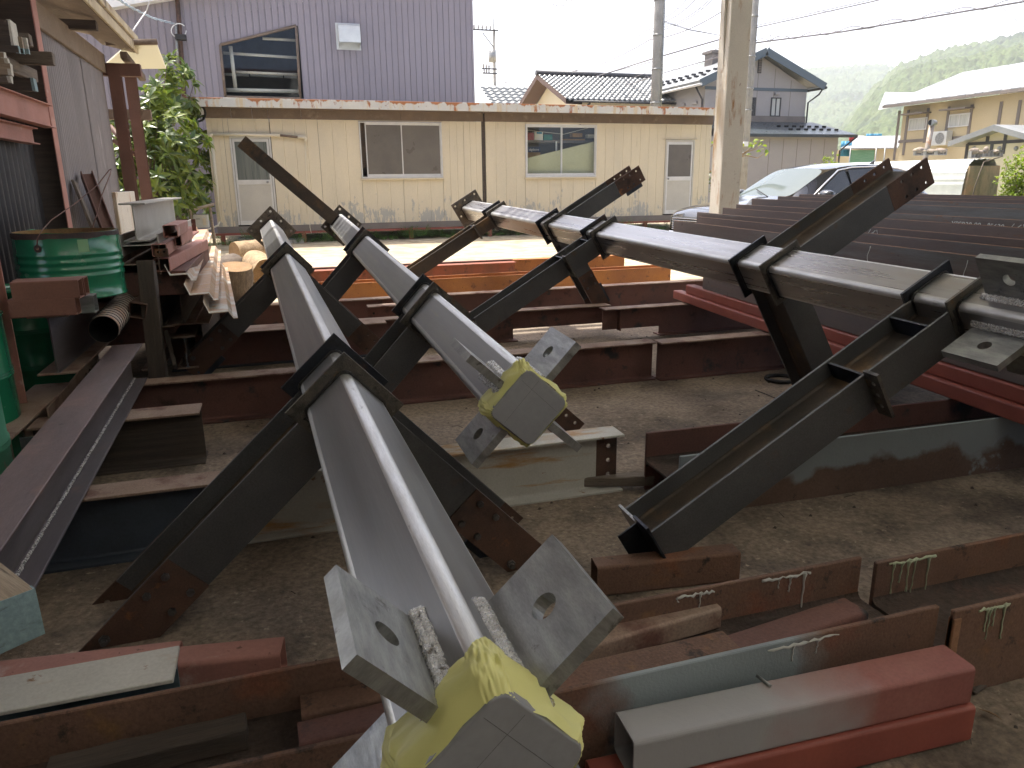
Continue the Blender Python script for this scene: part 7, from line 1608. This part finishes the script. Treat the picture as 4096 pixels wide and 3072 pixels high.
# twiggy branch with fresh leaves beside the column
tw = empty('leafy_branch', (0, 0, 0)); tag(tw, 'thin bare-stemmed branch with fresh yellow leaves poking out right of the rusted column', 'branch')
TVv = 20.0; br = MB()
for pts in (((2940, 640), (2990, 606), (3020, 598), (3045, 575)), ((2940, 632), (2985, 622), (3030, 632), (3072, 605)), ((2960, 622), (3010, 590), (3025, 565)), ((2830, 600), (2850, 580), (2862, 566)), ((2820, 700), (2880, 660), (2945, 632))):
    br.tube([tuple(py(x, y, TVv)) for x, y in pts], [.022, .016, .012, .006][:len(pts)] if len(pts) == 4 else [.02, .012, .006], 5)
br.build('stem', 'palebark', tw)
v, f = leaf_mesh('l', 'leafy_young', .16, .12); r = random.Random(2)
for x, y in ((2992, 588), (3000, 575), (3010, 580), (3022, 566), (3030, 572), (3042, 566), (3050, 572), (3052, 580), (3060, 600), (3072, 600), (3075, 610), (3025, 605), (2985, 620), (3015, 562), (2978, 584), (2850, 566), (2860, 572), (2843, 570)):
    MB().add(v, f, Matrix.Translation(py(x, y, TVv)) @ rotm(r.uniform(0, 6.28), r.uniform(-.8, .6), r.uniform(-1, 1))).build('leaf', 'leafy_young', tw, fixn=False)
# ------------------------------------------------------------------ dark SUV
MA['carpaint'] = surf('dark_blue_grey_car_paint', (0.030, 0.034, 0.042), (0.028, 0.032, 0.04), 1, .16, .35, 0, 1, bump=0, coat=1.0, rvar=.01)
MA['carglass'] = plain('tinted_car_glass', (0.02, 0.025, 0.03), .03, 0, .8); MA['windscreen'] = plain('windscreen_glass', (0.10, 0.125, 0.12), .03, 0, .9)
MA['chrome'] = plain('chrome', (0.8, 0.8, 0.8), .08, 1.0); MA['tyre'] = plain('tyre_rubber', (0.02, 0.02, 0.02), .8); MA['lamp'] = plain('headlamp_lens', (0.75, 0.78, 0.8), .06, .3)
MA['plateyw'] = plain('number_plate', (0.75, 0.75, 0.7), .4)
def car(loc, rz):
    c = empty('parked_car', loc, rz); tag(c, 'dark blue-grey SUV with chrome window trim parked behind the beam stack', 'car')
    # stations from the nose (x=0) to the tail: x, half width, sill z, shoulder z, roof half width, roof z
    st = [(0.02, .62, .42, .74, .40, .80), (.10, .78, .30, .84, .62, .92), (.35, .90, .24, .93, .74, 1.00), (.8, .93, .22, .99, .76, 1.06), (1.25, .94, .22, 1.03, .76, 1.12), (1.5, .945, .22, 1.05, .70, 1.17), (1.95, .95, .22, 1.07, .66, 1.42), (2.35, .95, .22, 1.09, .65, 1.63), (2.8, .95, .22, 1.11, .66, 1.71), (3.4, .95, .22, 1.13, .65, 1.73), (4.0, .95, .22, 1.15, .63, 1.69), (4.4, .94, .24, 1.17, .60, 1.63), (4.72, .92, .28, 1.18, .60, 1.30), (4.88, .86, .36, 1.08, .60, 1.12), (4.92, .74, .48, .9, .55, .95)]
    V = []; per = 11
    for (x, hw, zs, zh, rw, zr) in st:
        half = [(0.0, zr + .02 * (1 if zr > 1.3 else .6)), (rw * .6, zr + .012), (rw, zr - .03), (rw + (hw - rw) * .55, zr - (zr - zh) * .55), (hw - .035, zh + .0), (hw, zh - .06), (hw + .005, (zh + zs) / 2), (hw - .01, zs + .1), (hw - .09, zs)]
        V.append([(x, y, z) for y, z in half])
    def patch(rows, cols_, name, mat, side, lift=0.0):
        v = []; f = []; nc = len(cols_)
        for i in rows:
            for j in cols_:
                x, y, z = V[i][j]; v.append((-x, side * (y + lift * .9), z + lift * .45))
        for a in range(len(rows) - 1):
            for b in range(nc - 1): f.append([a * nc + b, a * nc + b + 1, (a + 1) * nc + b + 1, (a + 1) * nc + b])
        return v, f
    def part(name, mat, specs, parent=c):
        mb = MB()
        for rows, cols_, side, lift in specs: v, f = patch(rows, cols_, name, mat, side, lift); mb.add(v, f, None, True)
        o = mb.build(name, mat, parent); m = o.modifiers.new('sub', 'SUBSURF'); m.levels = m.render_levels = 2; return o
    A = list(range(len(st)))
    part('body', 'carpaint', [(A, list(range(4, 9)), s, 0) for s in (1, -1)])
    part('bonnet', 'carpaint', [(A[0:6], [0, 1, 2, 3, 4], s, 0) for s in (1, -1)])
    part('roof', 'carpaint', [(A[7:12], [0, 1, 2], s, 0) for s in (1, -1)])
    part('tailgate', 'carpaint', [(A[11:15], [0, 1, 2, 3, 4], s, 0) for s in (1, -1)])
    part('pillars', 'carpaint', [(A[5:12], [2, 3, 4], s, -.012) for s in (1, -1)])['kind'] = 'stuff'
    part('windscreen', 'windscreen', [(A[5:8], [0, 1, 2], s, .0) for s in (1, -1)])
    for s in (1, -1):
        for pts in ([(-1.78, 1.10), (-2.55, 1.555), (-2.72, 1.60), (-2.72, 1.13)], [(-2.80, 1.13), (-2.80, 1.605), (-3.35, 1.625), (-3.75, 1.60), (-3.75, 1.15)], [(-3.83, 1.16), (-3.83, 1.59), (-4.25, 1.545), (-4.5, 1.22)]):
            def yy(z): t = (z - 1.1) / .6; return s * (.93 - .27 * t + .012)
            o = MB().add([(x, yy(z), z) for x, z in pts], [list(range(len(pts)))]).build('side_window', 'carglass', c)
        tr = [(-1.70, 1.085), (-2.1, 1.34), (-2.55, 1.60), (-2.9, 1.65), (-3.5, 1.665), (-4.0, 1.63), (-4.32, 1.56), (-4.56, 1.22), (-3.7, 1.125), (-2.7, 1.10), (-1.70, 1.085)]
        MB().tube([(x, s * (.93 - .27 * (z - 1.1) / .6 + .018), z) for x, z in tr], .014, 6).build('chrome_trim', 'chrome', c)
        mi = MB().lathe([(0, -.13), (.05, -.125), (.085, -.06), (.09, .03), (.07, .10), (0, .12)], 16, Matrix.Translation((-1.95, s * 1.10, 1.19)) @ Matrix.Rotation(math.pi / 2, 4, 'X') @ Matrix.Scale(1.35, 4, (1, 0, 0)) @ Matrix.Scale(1.1, 4, (0, 0, 1))).build('wing_mirror', 'carpaint', c)
        MB().tube([(-1.99, s * .93, 1.12), (-1.97, s * 1.04, 1.15)], .025, 6).build('mirror_arm', 'tyre', mi)
        MB().add([(-.10, s * .50, .80), (-.16, s * .74, .78), (-.40, s * .915, .80), (-.62, s * .942, .90), (-.40, s * .90, .91), (-.14, s * .72, .885), (-.06, s * .5, .87)], [(0, 1, 5, 6), (1, 2, 4, 5), (2, 3, 4)]).build('headlight', 'lamp', c)
        MB().add([(-.06, s * .30, .88), (-.07, s * .52, .875), (-.05, s * .52, .80), (-.03, s * .3, .80)], [(0, 1, 2, 3)]).build('lamp_trim', 'chrome', c)
        for x in (-.95, -3.88):
            w = MB().lathe([(.22, -.10), (.33, -.115), (.365, -.08), (.37, 0), (.365, .08), (.33, .115), (.22, .10)], 32, Matrix.Translation((x, s * .84, .37)) @ Matrix.Rotation(math.pi / 2, 4, 'X')).build('wheel', 'tyre', c)
            MB().lathe([(0, -.09), (.21, -.10), (.235, -.06), (.235, .06), (.21, .10), (0, .09)], 24, Matrix.Translation((x, s * .84, .37)) @ Matrix.Rotation(math.pi / 2, 4, 'X')).build('rim', 'lug', w)
    gr = MB().box(-.02, .03, -.52, .52, .60, .84, .02).build('grille', 'tyre', c)
    for k in range(6): MB().box(.028, .045, -.49, .49, .615 + k * .037, .632 + k * .037, .003).build('grille_bar', 'chrome', gr)
    MB().box(.0, .05, -.60, .60, .42, .585, .02).build('bumper_insert', 'chrome', c)
    pl = MB().box(.05, .06, -.165, .165, .50, .60, .003).build('number_plate', 'plateyw', c)
    MB().tube([(-1.40, .3, 1.165), (-1.62, -.25, 1.285)], .009, 5).build('wiper', 'tyre', c)
    MB().prism([(-4.05, 1.70), (-4.22, 1.675), (-4.22, 1.79)], -.012, .012, 'y').build('roof_fin', 'carpaint', c)
    return c
CARL = py(2690, 960, 12.2)
car((6.95, 11.6, .03), R(180 + 6))
# ------------------------------------------------------------------ small litter on the dirt
r = random.Random(21); MA['twig'] = MA['bark']
lit = MB()
for k in range(420):
    x, y = r.uniform(-1.2, 5.5), r.uniform(1.0, 8.0); s = r.uniform(.004, .014) * (1 if y > 2.4 else .7); z = 0.006 * noise.noise(Vector((x * .9, y * .9, 0)))
    lit.add([(x - s, y, z), (x, y - s * .7, z), (x + s, y + s * .2, z), (x + .2 * s, y + s, z), (x, y + .1 * s, z + s * .8)], [(0, 1, 4), (1, 2, 4), (2, 3, 4), (3, 0, 4)])
for k in range(60):
    x, y = r.uniform(-1.0, 5), r.uniform(1.0, 6.5); a = r.uniform(0, 6.28); l = r.uniform(.02, .09); lit.tube([(x, y, .006), (x + l * .5 * math.cos(a), y + l * .5 * math.sin(a), .012), (x + l * math.cos(a + .3), y + l * math.sin(a + .3), .006)], .0016, 4)
tag(lit.build('litter', 'wooddark', fixn=False), kind='stuff')
v, f = leaf_mesh('l', 'deadleaf', .07, .03)
for k, (x, y, lab) in enumerate(((3310, 3005, 'curled dry leaf at the bottom edge under the red tubes'), (4010, 2880, 'dry brown leaf on the dirt in the lower right corner'), (2920, 2545, 'reddish dry leaf inside the front trough beam'))):
    p = pz(x, y, .01 if k < 2 else .17); o = MB().add(v, f, rotm(k * 1.7 + .3, .25, .5)).build('dry_leaf', 'deadleaf', fixn=False); o.location = p; tag(o, lab, 'leaf')
p = pz(3900, 2745, .0); rock_ = MB().box(-.05, .05, -.025, .025, 0, .02, .008).build('bark_chunk', 'wooddark'); rock_.location = p; rock_.rotation_euler = (0, 0, .3); tag(rock_, 'chunk of grey bark on the dirt below the paint-run beam', 'bark')
tag(MB().tube([tuple(pz(x, y, .006)) for x, y in ((3020, 1560), (3060, 1575), (3120, 1600))], .003, 5).build('thin_rod', 'rubber'), 'thin black rod lying on the dirt in the middle of the yard', 'rod')
# ------------------------------------------------------------------ hills
def skyline(pts, D):
    out = []
    for x, y in pts: d = ray(x, y); az = math.atan2(d.x, d.y); out.append((az, d.z / math.hypot(d.x, d.y)))
    return sorted(out)
def hill(name, pts, D, Db, mat, amp, sc, na, nr, seed):
    sk = skyline(pts, D); a0, a1 = sk[0][0], sk[-1][0]; v = []; f = []
    def el(a):
        for (p, e), (q, g) in zip(sk[:-1], sk[1:]):
            if p <= a <= q: t = (a - p) / (q - p); return e + (g - e) * t
        return 0
    for i in range(na + 1):
        a = a0 + (a1 - a0) * i / na; H = el(a) * D + CAMH
        for j in range(nr + 1):
            t = j / nr; rr = Db + (D * 1.12 - Db) * t; tt = min(1, (rr - Db) / (D - Db)); s = tt ** 1.15 if rr <= D else 1 - ((rr - D) / (D * .12)) * .25
            x, y = rr * math.sin(a), rr * math.cos(a)
            rid = noise.fractal(Vector((x / 260 + seed, y / 260, seed)), 1.0, 2.0, 4) * H * .16 * math.sin(math.pi * min(1, tt)) * (1 if rr < D else 0)
            tr_ = amp * (abs(noise.noise(Vector((x / sc, y / sc, seed)))) * 1.6 + .8 * abs(noise.noise(Vector((x / sc * 2.3, y / sc * 2.3, seed + 3)))))
            v.append((x, y, max(-2, H * s + rid + tr_ * min(1, tt * 6))))
    for i in range(na):
        for j in range(nr): k = i * (nr + 1) + j; f.append([k, k + nr + 1, k + nr + 2, k + 1])
    o = MB().add(v, f, None, False).build(name, mat, fixn=False); tag(o, kind='structure'); return o
def forest(name, c1, c2, c3):
    m = surf(name, c1, c2, .012, .95, 0, .35, .22, spots=[(c3, .009, .56, .05), (tuple(x * .5 for x in c1), .12, .60, .08)], bump=0, spec=.1); return m
MA['forest1'] = forest('spring_forest', (0.055, 0.085, 0.028), (0.085, 0.115, 0.038), (0.026, 0.045, 0.026))
MA['forest2'] = forest('far_forest', (0.05, 0.078, 0.03), (0.075, 0.102, 0.038), (0.028, 0.045, 0.028))
hill('near_hill', [(3190, 800), (3262, 640), (3330, 560), (3420, 450), (3480, 370), (3577, 285), (3640, 262), (3710, 230), (3780, 215), (3836, 198), (3900, 190), (3962, 172), (4030, 158), (4096, 138), (4500, 60), (5300, 200), (6500, 500)], 1150, 330, 'forest1', 6, 12, 520, 260, 2)
hill('back_hill', [(2300, 690), (2700, 420), (2790, 262), (2830, 250), (2900, 300), (3050, 300), (3217, 280), (3331, 270), (3400, 272), (3508, 260), (3540, 262), (3577, 280), (3800, 300), (4200, 330)], 1900, 900, 'forest2', 7, 15, 360, 140, 5)
hill('far_mountain', [(-600, 640), (400, 560), (1500, 500), (1800, 420), (1900, 360), (1990, 372), (2080, 338), (2200, 362), (2320, 395), (2500, 440), (2800, 600), (3000, 700)], 4200, 2500, 'forest2', 10, 40, 220, 40, 9)
# ------------------------------------------------------------------ haze
hz = MB().box(-5200, 5200, -600, 5600, -4.0, 640)
ho = hz.build('haze', 'black'); tag(ho, kind='stuff')
hm = bpy.data.materials.new('pale_haze'); hm.use_nodes = True; hn = hm.node_tree; hn.nodes.clear()
out = hn.nodes.new("ShaderNodeOutputMaterial"); pv = hn.nodes.new("ShaderNodeVolumePrincipled")
pv.inputs['Color'].default_value = (0.90, 0.95, 1.0, 1); pv.inputs['Density'].default_value = 0.00034; pv.inputs['Anisotropy'].default_value = 0.2
hn.links.new(pv.outputs[0], out.inputs['Volume']); ho.data.materials.clear(); ho.data.materials.append(hm)
